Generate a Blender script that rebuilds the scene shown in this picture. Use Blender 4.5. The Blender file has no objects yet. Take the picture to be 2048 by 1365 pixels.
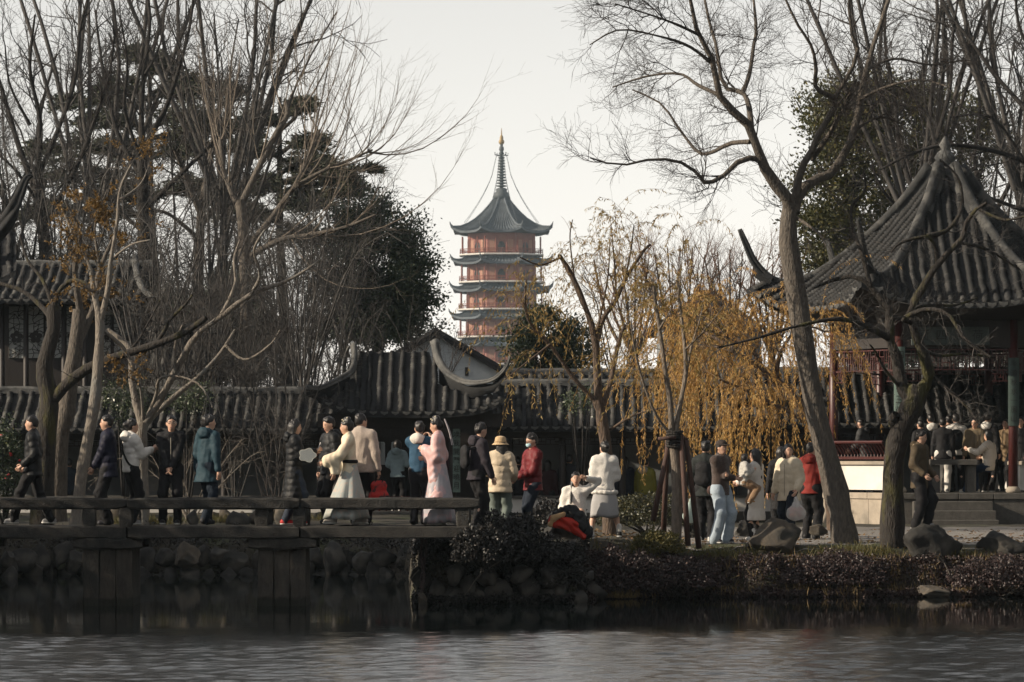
import bpy, math, random
import numpy as np
from mathutils import Vector, Matrix

# ------------------------------------------------------------------ camera, sky, sun, exposure
F, HZ, CAMZ = 7680.0, 920.0, 2.27          # focal length in photo pixels, horizon row, eye height above the water
sc = bpy.context.scene
col = sc.collection
cam_d = bpy.data.cameras.new("camera"); cam = bpy.data.objects.new("camera", cam_d); col.objects.link(cam)
cam_d.sensor_width = 36.0; cam_d.lens = F / 2048 * 36.0
cam_d.shift_y = (HZ - 682.5) / 2048
cam_d.clip_start = 0.5; cam_d.clip_end = 6000
cam_d.dof.use_dof = True; cam_d.dof.focus_distance = 62.0; cam_d.dof.aperture_fstop = 9.0
cam.location = (0, 0, CAMZ); cam.rotation_euler = (math.radians(90), 0, 0)
sc.camera = cam

SUN_EL, SUN_AZ = math.radians(23), math.radians(12)   # azimuth: from the left, this far behind the camera's plane
sun_dir = Vector((-math.cos(SUN_EL) * math.cos(SUN_AZ), -math.cos(SUN_EL) * math.sin(SUN_AZ), math.sin(SUN_EL)))
w = bpy.data.worlds.new("World"); sc.world = w; w.use_nodes = True
nt = w.node_tree; nt.nodes.clear()
sky = nt.nodes.new("ShaderNodeTexSky"); sky.sky_type = 'NISHITA'; sky.sun_disc = False
sky.sun_elevation = SUN_EL; sky.sun_rotation = math.atan2(sun_dir.x, sun_dir.y)
sky.air_density = 1.25; sky.dust_density = 0.0; sky.ozone_density = 1.0
bg = nt.nodes.new("ShaderNodeBackground"); bg.inputs[1].default_value = 0.10
wo = nt.nodes.new("ShaderNodeOutputWorld")
hsv = nt.nodes.new("ShaderNodeHueSaturation"); hsv.inputs["Saturation"].default_value = 0.14   # a milky winter sky
nt.links.new(sky.outputs[0], hsv.inputs["Color"]); tint = nt.nodes.new("ShaderNodeMixRGB"); tint.blend_type = 'MULTIPLY'; tint.inputs[0].default_value = 1; tint.inputs[2].default_value = (1.05, 1.0, 0.965, 1)
nt.links.new(hsv.outputs[0], tint.inputs[1]); nt.links.new(tint.outputs[0], bg.inputs[0]); nt.links.new(bg.outputs[0], wo.inputs[0])
sl = bpy.data.lights.new("sun", 'SUN'); sl.energy = 4.3; sl.angle = math.radians(0.6); sl.color = (1.0, 0.85, 0.66)
so = bpy.data.objects.new("sun", sl); col.objects.link(so); so.location = (-30, 20, 40)
so.rotation_euler = sun_dir.to_track_quat('Z', 'Y').to_euler()
sc.view_settings.view_transform = 'Standard'; sc.view_settings.look = 'None'
sc.view_settings.exposure = 0.66; sc.view_settings.gamma = 1.0
sc.cycles.use_denoising = True
sc.cycles.max_bounces = 5; sc.cycles.diffuse_bounces = 2; sc.cycles.glossy_bounces = 3
sc.cycles.transmission_bounces = 3; sc.cycles.volume_bounces = 1; sc.cycles.transparent_max_bounces = 8
sc.cycles.use_adaptive_sampling = True; sc.cycles.adaptive_threshold = 0.02

# ------------------------------------------------------------------ helpers
R = np.random.default_rng(7)
random.seed(7)
def at(px, py, Y): return np.array(((px - 1024) / F * Y, Y, CAMZ - (py - HZ) / F * Y))
def X_(px, Y): return (px - 1024) / F * Y
def Z_(py, Y): return CAMZ - (py - HZ) / F * Y

def nmesh(name, V, Fc, smooth=False):
    """fast mesh from a vertex array and one face array (all faces the same size)"""
    V = np.asarray(V, np.float32); Fc = np.asarray(Fc, np.int32)
    m = bpy.data.meshes.new(name); n, k = Fc.shape
    m.vertices.add(len(V)); m.vertices.foreach_set("co", V.ravel())
    m.loops.add(n * k); m.loops.foreach_set("vertex_index", Fc.ravel())
    m.polygons.add(n); m.polygons.foreach_set("loop_start", np.arange(0, n * k, k, dtype=np.int32))
    try: m.polygons.foreach_set("loop_total", np.full(n, k, np.int32))
    except Exception: pass
    if smooth: m.polygons.foreach_set("use_smooth", np.ones(n, bool))
    m.update(calc_edges=True)
    return m

def link(name, mesh, mat=None, parent=None, loc=None, rotz=None):
    o = bpy.data.objects.new(name, mesh)
    if mat is not None and mesh is not None and len(mesh.materials) == 0: mesh.materials.append(mat)
    col.objects.link(o)
    if parent is not None: o.parent = parent
    if loc is not None: o.location = loc
    if rotz is not None: o.rotation_euler = (0, 0, rotz)
    return o

def tag(o, label, cat, group=None, kind=None):
    if label: o["label"] = label
    if cat: o["category"] = cat
    if group: o["group"] = group
    if kind: o["kind"] = kind
    return o

def thing(name, label, cat, loc=(0, 0, 0), rotz=0, group=None):
    o = bpy.data.objects.new(name, None); col.objects.link(o)
    o.empty_display_size = 0.2
    o.location = loc; o.rotation_euler = (0, 0, rotz)
    return tag(o, label, cat, group)

class MB:
    """collects boxes, prisms, tubes, loft rings; quads and tris kept as lists"""
    def __init__(s): s.v = []; s.f = []
    def add(s, V, Fs):
        b = len(s.v); s.v.extend([tuple(map(float, q)) for q in V]); s.f.extend([tuple(i + b for i in f) for f in Fs]); return s
    def box(s, x0, x1, y0, y1, z0, z1):
        return s.add([(x0,y0,z0),(x1,y0,z0),(x1,y1,z0),(x0,y1,z0),(x0,y0,z1),(x1,y0,z1),(x1,y1,z1),(x0,y1,z1)],
                     [(3,2,1,0),(4,5,6,7),(0,1,5,4),(1,2,6,5),(2,3,7,6),(3,0,4,7)])
    def cbox(s, x0, x1, y0, y1, z0, z1, b=0.015):
        """box with its vertical edges chamfered and its top edges worn"""
        P = [(x0+b,y0),(x1-b,y0),(x1,y0+b),(x1,y1-b),(x1-b,y1),(x0+b,y1),(x0,y1-b),(x0,y0+b)]
        cx, cy = (x0+x1)/2, (y0+y1)/2
        V = []
        for z, sh in ((z0,0),(z0+b,0),(z1-b,0),(z1,b)):
            for x, y in P: V.append((x - math.copysign(sh, x-cx), y - math.copysign(sh, y-cy), z))
        Fs = []
        for r in range(3):
            for i in range(8):
                j = (i+1) % 8; Fs.append((r*8+i, r*8+j, r*8+8+j, r*8+8+i))
        Fs.append(tuple(range(24, 32))); Fs.append(tuple(range(7, -1, -1)))
        return s.add(V, Fs)
    def rbox(s, x0, x1, y0, y1, z0, z1, b=0.02, j=0.007, axis=0, step=0.16):
        """hewn block: a chamfered bar along one axis whose worn edges wander"""
        lo, hi = (x0, y0, z0), (x1, y1, z1); u, v = [(1, 2), (2, 0), (0, 1)][axis]; n = max(2, int((hi[axis]-lo[axis])/step)); rings = []
        ph = [random.uniform(0, 6.28) for _ in range(8)]
        for q in range(n+1):
            a = lo[axis] + (hi[axis]-lo[axis])*q/n; e = b*.7 if q in (0, n) else 0; ring = []
            for k, (du, dv) in enumerate(((b, 0), (-b, 0), (0, b), (0, -b), (-b, 0), (b, 0), (0, -b), (0, b))):
                cu = (lo[u] if k in (0, 5, 6, 7) else hi[u]) + du; cv = (lo[v] if k in (0, 1, 2, 7) else hi[v]) + dv
                cu += j*(math.sin(a*5.1+ph[k]) + random.uniform(-.8, .8)) + (e if cu < (lo[u]+hi[u])/2 else -e); cv += j*.6*(math.sin(a*3.7+ph[k]*2) + random.uniform(-.8, .8)) + (e if cv < (lo[v]+hi[v])/2 else -e)
                p = [0, 0, 0]; p[axis] = a; p[u] = cu; p[v] = cv; ring.append(tuple(p))
            rings.append(ring)
        return s.ring(rings)
    def ring(s, rings, close=True, caps=True):
        """loft through rings, each a list of n points"""
        n = len(rings[0]); V = [p for r in rings for p in r]; Fs = []
        for r in range(len(rings) - 1):
            for i in range(n if close else n - 1):
                j = (i + 1) % n; Fs.append((r*n+i, r*n+j, (r+1)*n+j, (r+1)*n+i))
        if caps and close: Fs.append(tuple(range(n-1, -1, -1))); Fs.append(tuple((len(rings)-1)*n + i for i in range(n)))
        return s.add(V, Fs)
    def tube(s, pts, rad, n=6):
        pts = [Vector(p) for p in pts]; rings = []
        if not hasattr(rad, '__len__'): rad = [rad] * len(pts)
        for i, p in enumerate(pts):
            t = (pts[min(i+1, len(pts)-1)] - pts[max(i-1, 0)]).normalized()
            a = t.cross(Vector((0, 0.05, 1)) if abs(t.z) < 0.95 else Vector((0, 1, 0))).normalized(); b = t.cross(a)
            rings.append([p + (a * math.cos(6.28318*k/n) + b * math.sin(6.28318*k/n)) * rad[i] for k in range(n)])
        return s.ring(rings)
    def lathe(s, prof, n=16, c=(0, 0)):
        return s.ring([[(c[0] + r*math.cos(6.28318*k/n), c[1] + r*math.sin(6.28318*k/n), z) for k in range(n)] for r, z in prof])
    def mesh(s, name, smooth=False):
        m = bpy.data.meshes.new(name); m.from_pydata(s.v, [], s.f)
        if smooth: m.polygons.foreach_set("use_smooth", np.ones(len(m.polygons), bool))
        m.update(); return m
    def obj(s, name, mat, parent=None, smooth=False, loc=None, rotz=None):
        return link(name, s.mesh(name, smooth), mat, parent, loc, rotz)

_mats = {}
def mat(name, c1, c2=None, scale=4.0, rough=0.8, bump=0.0, bscale=20.0, vary=0.0, metal=0.0, stretch=(1, 1, 1), detail=4.0, spec=0.5, c3=None, c3scale=1.0, sheen=0.0):
    """procedural surface: two tones mixed by noise, a third in blotches, noise bump, per-object variation"""
    if name in _mats: return _mats[name]
    m = bpy.data.materials.new(name); m.use_nodes = True; t = m.node_tree; N = t.nodes; L = t.links
    b = N["Principled BSDF"]; b.inputs["Roughness"].default_value = rough; b.inputs["Metallic"].default_value = metal
    b.inputs["Specular IOR Level"].default_value = spec
    if sheen: b.inputs["Sheen Weight"].default_value = sheen
    tc = N.new("ShaderNodeTexCoord"); mp = N.new("ShaderNodeMapping"); mp.inputs["Scale"].default_value = stretch
    L.new(tc.outputs["Object"], mp.inputs[0])
    nz = N.new("ShaderNodeTexNoise"); nz.inputs["Scale"].default_value = scale; nz.inputs["Detail"].default_value = detail
    nz.inputs["Roughness"].default_value = 0.62
    L.new(mp.outputs[0], nz.inputs["Vector"])
    rp = N.new("ShaderNodeValToRGB"); c2 = c2 or tuple(x * 0.7 for x in c1)
    rp.color_ramp.elements[0].position = 0.32; rp.color_ramp.elements[1].position = 0.68
    rp.color_ramp.elements[0].color = (*c2, 1); rp.color_ramp.elements[1].color = (*c1, 1)
    L.new(nz.outputs[0], rp.inputs[0]); out = rp.outputs[0]
    if c3:
        n3 = N.new("ShaderNodeTexNoise"); n3.inputs["Scale"].default_value = c3scale; n3.inputs["Detail"].default_value = 5
        L.new(mp.outputs[0], n3.inputs["Vector"])
        r3 = N.new("ShaderNodeValToRGB"); r3.color_ramp.elements[0].position = 0.52; r3.color_ramp.elements[1].position = 0.64
        L.new(n3.outputs[0], r3.inputs[0])
        mx = N.new("ShaderNodeMixRGB"); mx.inputs[2].default_value = (*c3, 1)
        L.new(r3.outputs[0], mx.inputs[0]); L.new(out, mx.inputs[1]); out = mx.outputs[0]
    if vary:
        oi = N.new("ShaderNodeObjectInfo"); hs = N.new("ShaderNodeHueSaturation")
        mr = N.new("ShaderNodeMapRange"); mr.inputs[3].default_value = 1 - vary; mr.inputs[4].default_value = 1 + vary
        L.new(oi.outputs["Random"], mr.inputs[0]); L.new(mr.outputs[0], hs.inputs["Value"]); L.new(out, hs.inputs["Color"]); out = hs.outputs[0]
    L.new(out, b.inputs["Base Color"])
    if bump:
        bp = N.new("ShaderNodeBump"); bp.inputs["Strength"].default_value = min(1.0, bump); bp.inputs["Distance"].default_value = 0.02 * max(1.0, bump)
        nb = N.new("ShaderNodeTexNoise"); nb.inputs["Scale"].default_value = bscale; nb.inputs["Detail"].default_value = 6
        L.new(mp.outputs[0], nb.inputs["Vector"]); L.new(nb.outputs[0], bp.inputs["Height"]); L.new(bp.outputs[0], b.inputs["Normal"])
    _mats[name] = m; return m

def leafmat(name, c1, c2, rough=0.6, trans=0.25, c3=None):
    """leaf: colour varies from leaf to leaf, a little light passes through"""
    if name in _mats: return _mats[name]
    m = bpy.data.materials.new(name); m.use_nodes = True; t = m.node_tree; N = t.nodes; L = t.links
    b = N["Principled BSDF"]; b.inputs["Roughness"].default_value = rough
    gi = N.new("ShaderNodeNewGeometry"); rp = N.new("ShaderNodeValToRGB")
    rp.color_ramp.elements[0].color = (*c1, 1); rp.color_ramp.elements[1].color = (*c2, 1)
    if c3: e = rp.color_ramp.elements.new(0.85); e.color = (*c2, 1); rp.color_ramp.elements[2].color = (*c3, 1)
    L.new(gi.outputs["Random Per Island"], rp.inputs[0]); L.new(rp.outputs[0], b.inputs["Base Color"])
    tr = N.new("ShaderNodeBsdfTranslucent"); L.new(rp.outputs[0], tr.inputs[0])
    mx = N.new("ShaderNodeMixShader"); mx.inputs[0].default_value = trans
    L.new(b.outputs[0], mx.inputs[1]); L.new(tr.outputs[0], mx.inputs[2]); L.new(mx.outputs[0], N["Material Output"].inputs[0])
    _mats[name] = m; return m

# shared materials
M_tile = mat("roof_tile", (0.017, 0.0185, 0.021), (0.006, 0.0065, 0.0075), 9, 0.8, 0.5, 30, vary=0.3, c3=(0.052, 0.052, 0.05), c3scale=2.6)
M_tiledark = mat("shaded_roof_tile", (0.012, 0.013, 0.015), (0.004, 0.0045, 0.005), 9, 0.8, 0.5, 30, vary=0.3, c3=(0.034, 0.034, 0.033), c3scale=3.2)  # darker copy of the roof tile; the pavilion roof's shade is in the colour
M_tilebase = mat("roof_bed", (0.014, 0.015, 0.017), (0.007, 0.008, 0.009), 6, 0.9, 0.5, 30)
M_ridge = mat("ridge_plaster", (0.12, 0.12, 0.115), (0.04, 0.042, 0.043), 5, 0.85, 0.5, 18, c3=(0.03, 0.032, 0.034), c3scale=2.0)
M_ridgedark = mat("dark_ridge", (0.034, 0.035, 0.035), (0.011, 0.012, 0.0125), 5, 0.85, 0.8, 16, c3=(0.075, 0.074, 0.07), c3scale=2.6)  # darker copy of the ridge plaster for the pavilion hips
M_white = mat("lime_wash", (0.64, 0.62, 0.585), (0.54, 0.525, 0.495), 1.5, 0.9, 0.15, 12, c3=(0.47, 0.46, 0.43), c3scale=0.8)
M_wallshade = mat("shaded_lime_wash", (0.20, 0.21, 0.215), (0.14, 0.15, 0.155), 1.2, 0.9, 0.15, 12, c3=(0.09, 0.095, 0.098), c3scale=0.7)  # white wall darkened in its colour for the shade under the eaves
M_wood = mat("dark_wood", (0.020, 0.014, 0.012), (0.010, 0.008, 0.008), 8, 0.6, 0.2, 25, stretch=(4, 4, 0.6))
M_red = mat("red_lacquer", (0.065, 0.013, 0.011), (0.035, 0.008, 0.008), 6, 0.45, 0.15, 20, stretch=(3, 3, 0.5))
M_green = mat("green_board", (0.13, 0.19, 0.165), (0.09, 0.13, 0.12), 6, 0.6, 0.1, 20)
M_ink = mat("ink", (0.012, 0.014, 0.014), None, 5, 0.6)
M_stone = mat("bridge_stone", (0.050, 0.046, 0.041), (0.020, 0.0195, 0.018), 7, 0.9, 0.8, 40, c3=(0.014, 0.015, 0.0145), c3scale=2.4, vary=0.15)
M_pier = mat("pier_stone", (0.06, 0.052, 0.043), (0.024, 0.022, 0.019), 6, 0.9, 0.8, 34, c3=(0.02, 0.02, 0.018), c3scale=1.7, vary=0.15, stretch=(1.6, 1.6, .5))
def tide_line(m, lo, hi):
    """a wet dark band with a ragged upper edge where the stone meets the pond"""
    t = m.node_tree; N = t.nodes; L = t.links; b = N["Principled BSDF"]; src = b.inputs["Base Color"].links[0].from_socket
    g = N.new("ShaderNodeNewGeometry"); sp = N.new("ShaderNodeSeparateXYZ"); L.new(g.outputs["Position"], sp.inputs[0])
    nz = N.new("ShaderNodeTexNoise"); nz.inputs["Scale"].default_value = 7; L.new(g.outputs["Position"], nz.inputs["Vector"])
    ad = N.new("ShaderNodeMath"); ad.operation = 'MULTIPLY_ADD'; ad.inputs[1].default_value = .12; L.new(nz.outputs[0], ad.inputs[0]); L.new(sp.outputs["Z"], ad.inputs[2])
    mr = N.new("ShaderNodeMapRange"); mr.inputs[1].default_value = lo + .06; mr.inputs[2].default_value = hi + .06; L.new(ad.outputs[0], mr.inputs[0])
    mx = N.new("ShaderNodeMixRGB"); mx.inputs[1].default_value = (.012, .013, .009, 1); L.new(mr.outputs[0], mx.inputs[0]); L.new(src, mx.inputs[2]); L.new(mx.outputs[0], b.inputs["Base Color"])
tide_line(M_pier, .10, .15)
M_pale_stone = mat("pale_stone", (0.36, 0.31, 0.25), (0.27, 0.235, 0.19), 4, 0.9, 0.4, 40, c3=(0.2, 0.18, 0.15), c3scale=1.2, vary=0.08)
M_step = mat("step_stone", (0.085, 0.08, 0.072), (0.05, 0.047, 0.043), 8, 0.9, 0.6, 45, vary=0.1)
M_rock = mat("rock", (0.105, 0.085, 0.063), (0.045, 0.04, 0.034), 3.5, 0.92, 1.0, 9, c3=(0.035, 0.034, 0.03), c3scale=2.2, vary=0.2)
M_rockdark = mat("dark_rock", (0.028, 0.027, 0.025), (0.011, 0.011, 0.0105), 3.5, 0.85, 1.0, 9, c3=(0.055, 0.05, 0.043), c3scale=2.4, vary=0.25)  # darker rock tone with paler blotches

def smoothstep(a, b, x):
    t = np.clip((x - a) / (b - a), 0, 1); return t * t * (3 - 2 * t)
def vnoise(x, y, s=0):
    return (np.sin(x*1.7+s)*np.cos(y*1.3-s*2) + 0.6*np.sin(x*3.9-y*2.1+s*3) + 0.35*np.sin(x*8.3+y*7.1+s) + 0.2*np.cos(x*17.1-y*13.3+s*5)) / 2.15

# ------------------------------------------------------------------ terrain, path, water
_sx = np.array([-300, -12.5, -10.6, -9.2, -6.0, -4.0, -2.5, -1.95, -1.55, -1.0, 0.0, 0.9, 1.15, 1.45, 3.0, 6.0, 9.0, 12.0, 300])
_sy = np.array([40, 40, 73.0, 76.2, 75.8, 76.4, 75.6, 74.5, 60.9, 60.5, 60.7, 61.0, 61.9, 63.0, 63.9, 63.8, 64.1, 63.7, 63.7])
def shore(x): return np.interp(x, _sx, _sy)
def gz(x, y):
    x = np.asarray(x, float); y = np.asarray(y, float)
    d = y - shore(x) + 0.12 * vnoise(x*2.2, y*0.6, 1.0)
    top = 0.84 + 0.12 * (1 - smoothstep(1.6, 2.6, x)) * (1 - smoothstep(70, 76, y)) + 0.22 * smoothstep(74, 85, y) * (1 - 0.95 * smoothstep(0.5, 3, x)) + 0.22 * (1 - smoothstep(-0.7, 0.25, x)) * (1 - smoothstep(62.5, 66, y))
    z = -0.7 + (top + 0.7) * (0.80 * smoothstep(-0.3, 0.4, d) + 0.20 * smoothstep(0.3, 1.3, d))
    return z + 0.03 * vnoise(x*1.5, y*1.5, 4) * smoothstep(0.2, 1.0, d) * (1 - smoothstep(84, 86, y))

def sheet(name, xs, ys, zf, m, kind='structure', smooth=True):
    XX, YY = np.meshgrid(xs, ys); ZZ = zf(XX, YY)
    V = np.stack([XX.ravel(), YY.ravel(), ZZ.ravel()], 1); nx = len(xs); ny = len(ys)
    i, j = np.meshgrid(np.arange(nx-1), np.arange(ny-1)); a = (j*nx+i).ravel()
    o = link(name, nmesh(name, V, np.stack([a, a+1, a+nx+1, a+nx], 1), smooth), m); o["kind"] = kind; return o
xs = np.concatenate([[-1200,-600,-300,-100,-50,-25,-16], np.arange(-11, 14, 0.14), [18,28,50,100,300,600,1200]])
ys = np.concatenate([[38, 44, 50], np.arange(56, 67, 0.13), np.arange(67, 86, 0.4), [90,100,130,200,400,800,1200,1900]])
M_soil = mat("soil", (0.045, 0.038, 0.027), (0.022, 0.02, 0.015), 3, 0.95, 0.8, 22, c3=(0.045, 0.05, 0.022), c3scale=1.1)
sheet("ground", xs, ys, gz, M_soil)
M_path = mat("path_gravel", (0.26, 0.245, 0.23), (0.14, 0.13, 0.12), 26, 0.95, 1.0, 30, c3=(0.20, 0.19, 0.17), c3scale=1.3)
def pathz(x, y): return gz(x, y) + 0.012
pw = np.arange(0, 1.0001, 0.03); px_ = np.arange(2.55, 13.5, 0.14)
XX = np.repeat(px_[None], len(pw), 0); y0 = shore(px_) + 0.95 + 0.22*vnoise(px_*1.3, px_*0, 2); YY = y0[None] + pw[:, None]*(80.6 - y0[None])
V = np.stack([XX.ravel(), YY.ravel(), pathz(XX, YY).ravel()], 1); nx = len(px_); i, j = np.meshgrid(np.arange(nx-1), np.arange(len(pw)-1)); a = (j*nx+i).ravel()
o = link("path", nmesh("path", V, np.stack([a, a+1, a+nx+1, a+nx], 1), True), M_path); o["kind"] = "structure"

m = bpy.data.materials.new("pond_water"); m.use_nodes = True; t = m.node_tree; N = t.nodes; L = t.links
b = N["Principled BSDF"]; b.inputs["Base Color"].default_value = (0.0035, 0.006, 0.007, 1); b.inputs["Roughness"].default_value = 0.02; b.inputs["IOR"].default_value = 1.33
geo = N.new("ShaderNodeNewGeometry"); sep = N.new("ShaderNodeSeparateXYZ"); L.new(geo.outputs["Position"], sep.inputs[0])
wob = N.new("ShaderNodeTexNoise"); wob.inputs["Scale"].default_value = 0.55; wob.inputs["Detail"].default_value = 3; L.new(geo.outputs["Position"], wob.inputs["Vector"])
ad = N.new("ShaderNodeMath"); ad.operation = 'MULTIPLY_ADD'; ad.inputs[1].default_value = 5.5; L.new(wob.outputs[0], ad.inputs[0]); L.new(sep.outputs["Y"], ad.inputs[2])
calm = N.new("ShaderNodeMapRange"); calm.inputs[1].default_value = 56.5; calm.inputs[2].default_value = 50.5; calm.inputs[3].default_value = 0.06; calm.inputs[4].default_value = 1.0; calm.interpolation_type = 'SMOOTHSTEP'
L.new(ad.outputs[0], calm.inputs[0])
mp = N.new("ShaderNodeMapping"); mp.inputs["Scale"].default_value = (1.0, 0.85, 1.0); L.new(geo.outputs["Position"], mp.inputs[0])
n1 = N.new("ShaderNodeTexNoise"); n1.inputs["Scale"].default_value = 13.0; n1.inputs["Detail"].default_value = 3.5; n1.inputs["Roughness"].default_value = 0.55; n1.inputs["Distortion"].default_value = 0.6; L.new(mp.outputs[0], n1.inputs["Vector"])
bp = N.new("ShaderNodeBump"); bp.inputs["Distance"].default_value = 0.006; L.new(n1.outputs[0], bp.inputs["Height"]); L.new(calm.outputs[0], bp.inputs["Strength"])
rg = N.new("ShaderNodeMapRange"); rg.inputs[1].default_value = 0.06; rg.inputs[2].default_value = 1.0; rg.inputs[3].default_value = 0.02; rg.inputs[4].default_value = 0.16   # capillary ripples too fine to model
L.new(calm.outputs[0], rg.inputs[0]); L.new(rg.outputs[0], b.inputs["Roughness"])
L.new(bp.outputs[0], b.inputs["Normal"])
_wr = np.random.default_rng(5); _wl = np.exp(_wr.uniform(math.log(.13), math.log(.62), 26)); _wa = _wr.normal(math.pi/2 + .35, .75, 26); _wp = _wr.uniform(0, 6.28, 26)
def waves(x, y):
    # wind ripples over the open pond; the water lies calm along the banks
    e = (1 - smoothstep(47.0, 52.5, y + 1.6*vnoise(x*.42, y*.5, 3) + .9*vnoise(x*1.3, y*.9, 6) - .05*x)) * smoothstep(35.6, 37, y) * (1 - smoothstep(7.6, 8.2, np.abs(x)))
    e = e*(.75 + .35*vnoise(x*.6, y*.35, 8)) + .02*(1 - smoothstep(55, 58, y))*(np.abs(x) < 8)
    z = sum(.12*math.sqrt(2/26)*l/6.283*np.sin((x*math.cos(a) + y*math.sin(a))*6.283/l + p) for l, a, p in zip(_wl, _wa, _wp))
    return z*e
wx = np.concatenate([[-400, -100, -20], np.arange(-8.3, 8.35, .085), [20, 100, 400]]); wy = np.concatenate([[-60, 0, 20], np.concatenate([np.arange(36.5, 53, .062), np.arange(53, 58, .3)]), [70, 84]])
o = sheet("water", wx, wy, waves, m)

# the air between here and the far pagoda
mb = MB().box(-1250, 1250, -75, 1950, -1.9, 92)
hz = mb.obj("haze", None); hz["kind"] = "stuff"
m = bpy.data.materials.new("winter_haze"); m.use_nodes = True; t = m.node_tree; t.nodes.clear()
pv = t.nodes.new("ShaderNodeVolumePrincipled"); pv.inputs["Color"].default_value = (0.70, 0.88, 1.0, 1); pv.inputs["Density"].default_value = 0.00011; pv.inputs["Anisotropy"].default_value = 0.2
mo = t.nodes.new("ShaderNodeOutputMaterial"); t.links.new(pv.outputs[0], mo.inputs["Volume"]); hz.data.materials.append(m)

# ------------------------------------------------------------------ tiled roofs
def arc_roll(path, rad=0.066, step=0.075, n=6, flare=0.026):
    """a roll of lapped cover tiles: half-round discs stepping down a slope path (list of 3-D points from top to eave)"""
    P = np.asarray(path, float); seg = np.linalg.norm(np.diff(P, axis=0), axis=1); cum = np.concatenate([[0], np.cumsum(seg)])
    k = max(3, int(cum[-1] / step)); rings = []; ph0 = random.uniform(0, 6); wob = random.uniform(.002, .012)
    for i in range(k):
        for tt, rr in ((i / k, rad - flare), ((i + 0.9) / k, rad + flare*0.5)):
            d = tt * cum[-1]; p = np.array([np.interp(d, cum, P[:, c]) for c in range(3)])
            q = np.array([np.interp(min(d + 0.05, cum[-1]), cum, P[:, c]) for c in range(3)]) - np.array([np.interp(max(d - 0.05, 0), cum, P[:, c]) for c in range(3)])
            q /= np.linalg.norm(q) + 1e-9
            s = np.cross(q, (0, 0, 1.0)); s /= np.linalg.norm(s) + 1e-9; u = np.cross(s, q); u = u if u[2] > 0 else -u
            jit = wob*math.sin(i*.55 + ph0) + random.uniform(-0.007, 0.007); r2 = rr + random.uniform(-0.008, 0.005)
            rings.append([tuple(p + s*(jit + r2*math.cos(math.pi*a/n)) + u*r2*math.sin(math.pi*a/n)*1.05) for a in range(n+1)])
    mb = MB().ring(rings, close=False, caps=False)
    last = len(mb.v) - (n+1); mb.f.append(tuple(range(last, last + n + 1)))      # round end tile at the eave
    mb.f.append(tuple(range(n, -1, -1)))
    return mb

def drip_mesh(wd=0.17, h=0.09):
    """the scalloped drip tile that closes each trough at the eave"""
    P = [(-wd/2, 0), (-wd*0.46, -h*0.5), (-wd*0.2, -h*0.72), (0, -h), (wd*0.2, -h*0.72), (wd*0.46, -h*0.5), (wd/2, 0), (0, -h*0.18)]
    mb = MB(); V = [(x, 0, z) for x, z in P] + [(x, 0.018, z) for x, z in P]; n = len(P)
    return mb.add(V, [tuple(range(n)), tuple(range(2*n-1, n-1, -1))] + [(i, i+n, (i+1) % n + n, (i+1) % n) for i in range(n)])

def straight_roof(parent, x0, x1, ye, ze, yr, zr, spacing=0.233, sag=0.06, ridge=True, thick=0.12, back=True):
    """one run of tiled roof: bed, cover rolls, drip tiles, ridge course. Rolls share a few meshes"""
    top = lambda t: (ye + (yr - ye)*t, ze + (zr - ze)*t - sag*math.sin(math.pi*t))
    T = [i/6 for i in range(7)]
    mb = MB(); sec = [top(t) for t in T]
    if back: sec = sec + [(yr + (yr - ye)*(1-t), ze + (zr-ze)*t - sag*math.sin(math.pi*t)) for t in reversed(T[:-1])]
    low = [(y, z - thick) for y, z in reversed(sec)]
    loop = sec + low
    mb.ring([[(x, y, z) for y, z in loop] for x in (x0, x1)]); mb.obj("roof_bed", M_tilebase, parent)
    protos = []
    for q in range(7):
        path = [(random.uniform(-0.016, 0.016), top(t)[0] - ye, top(t)[1] - ze + 0.012) for t in reversed(T)]
        me = arc_roll(path).mesh("tile_roll", True); me.materials.append(M_tile); protos.append(me)
    dm = drip_mesh().mesh("drip_tile"); dm.materials.append(M_ridge)
    n = int((x1 - x0) / spacing)
    for i in range(n):
        x = x0 + (i + 0.5) * (x1 - x0) / n
        link("tile_roll", protos[(i*3 + i//5) % 7], None, parent, (x + random.uniform(-.012, .012), ye - 0.01 + random.uniform(-.02, .02), ze + random.uniform(-0.008, 0.008)))
        if i: link("drip_tile", dm, None, parent, (x0 + i*(x1-x0)/n, ye - 0.028, ze + 0.0))
    if ridge:
        rb = MB(); nn = 30
        rb.ring([[(x0 + (x1-x0)*k/nn, yr + dy, zr + dz + 0.012*math.sin(k*1.7)) for dy, dz in ((-0.09,-0.03),(-0.08,0.09),(-0.03,0.14),(0.03,0.14),(0.08,0.09),(0.09,-0.03))] for k in range(nn+1)])
        rb.obj("ridge_course", M_ridge, parent)
    return n

def fret(mb, x0, x1, y, z0, z1, cell=0.16, t=0.012):
    """hanging fretwork of interlocked bars"""
    mb.box(x0, x1, y-t, y+t, z1-0.03, z1); mb.box(x0, x1, y-t, y+t, z0, z0+0.02)
    k = 0; x = x0
    while x < x1 - 0.02:
        xe = min(x + cell, x1); zm = z0 + (z1-z0)*(0.36 if k % 2 else 0.66)
        mb.box(xe-0.009, xe+0.009, y-t, y+t, z0 if k % 3 else zm, z1); mb.box(x, xe, y-t*0.8, y+t*0.8, zm-0.009, zm+0.009)
        mb.box((x+xe)/2-0.008, (x+xe)/2+0.008, y-t*0.8, y+t*0.8, zm if k % 2 else z0, z1 if k % 2 else zm)
        x = xe; k += 1

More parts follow.
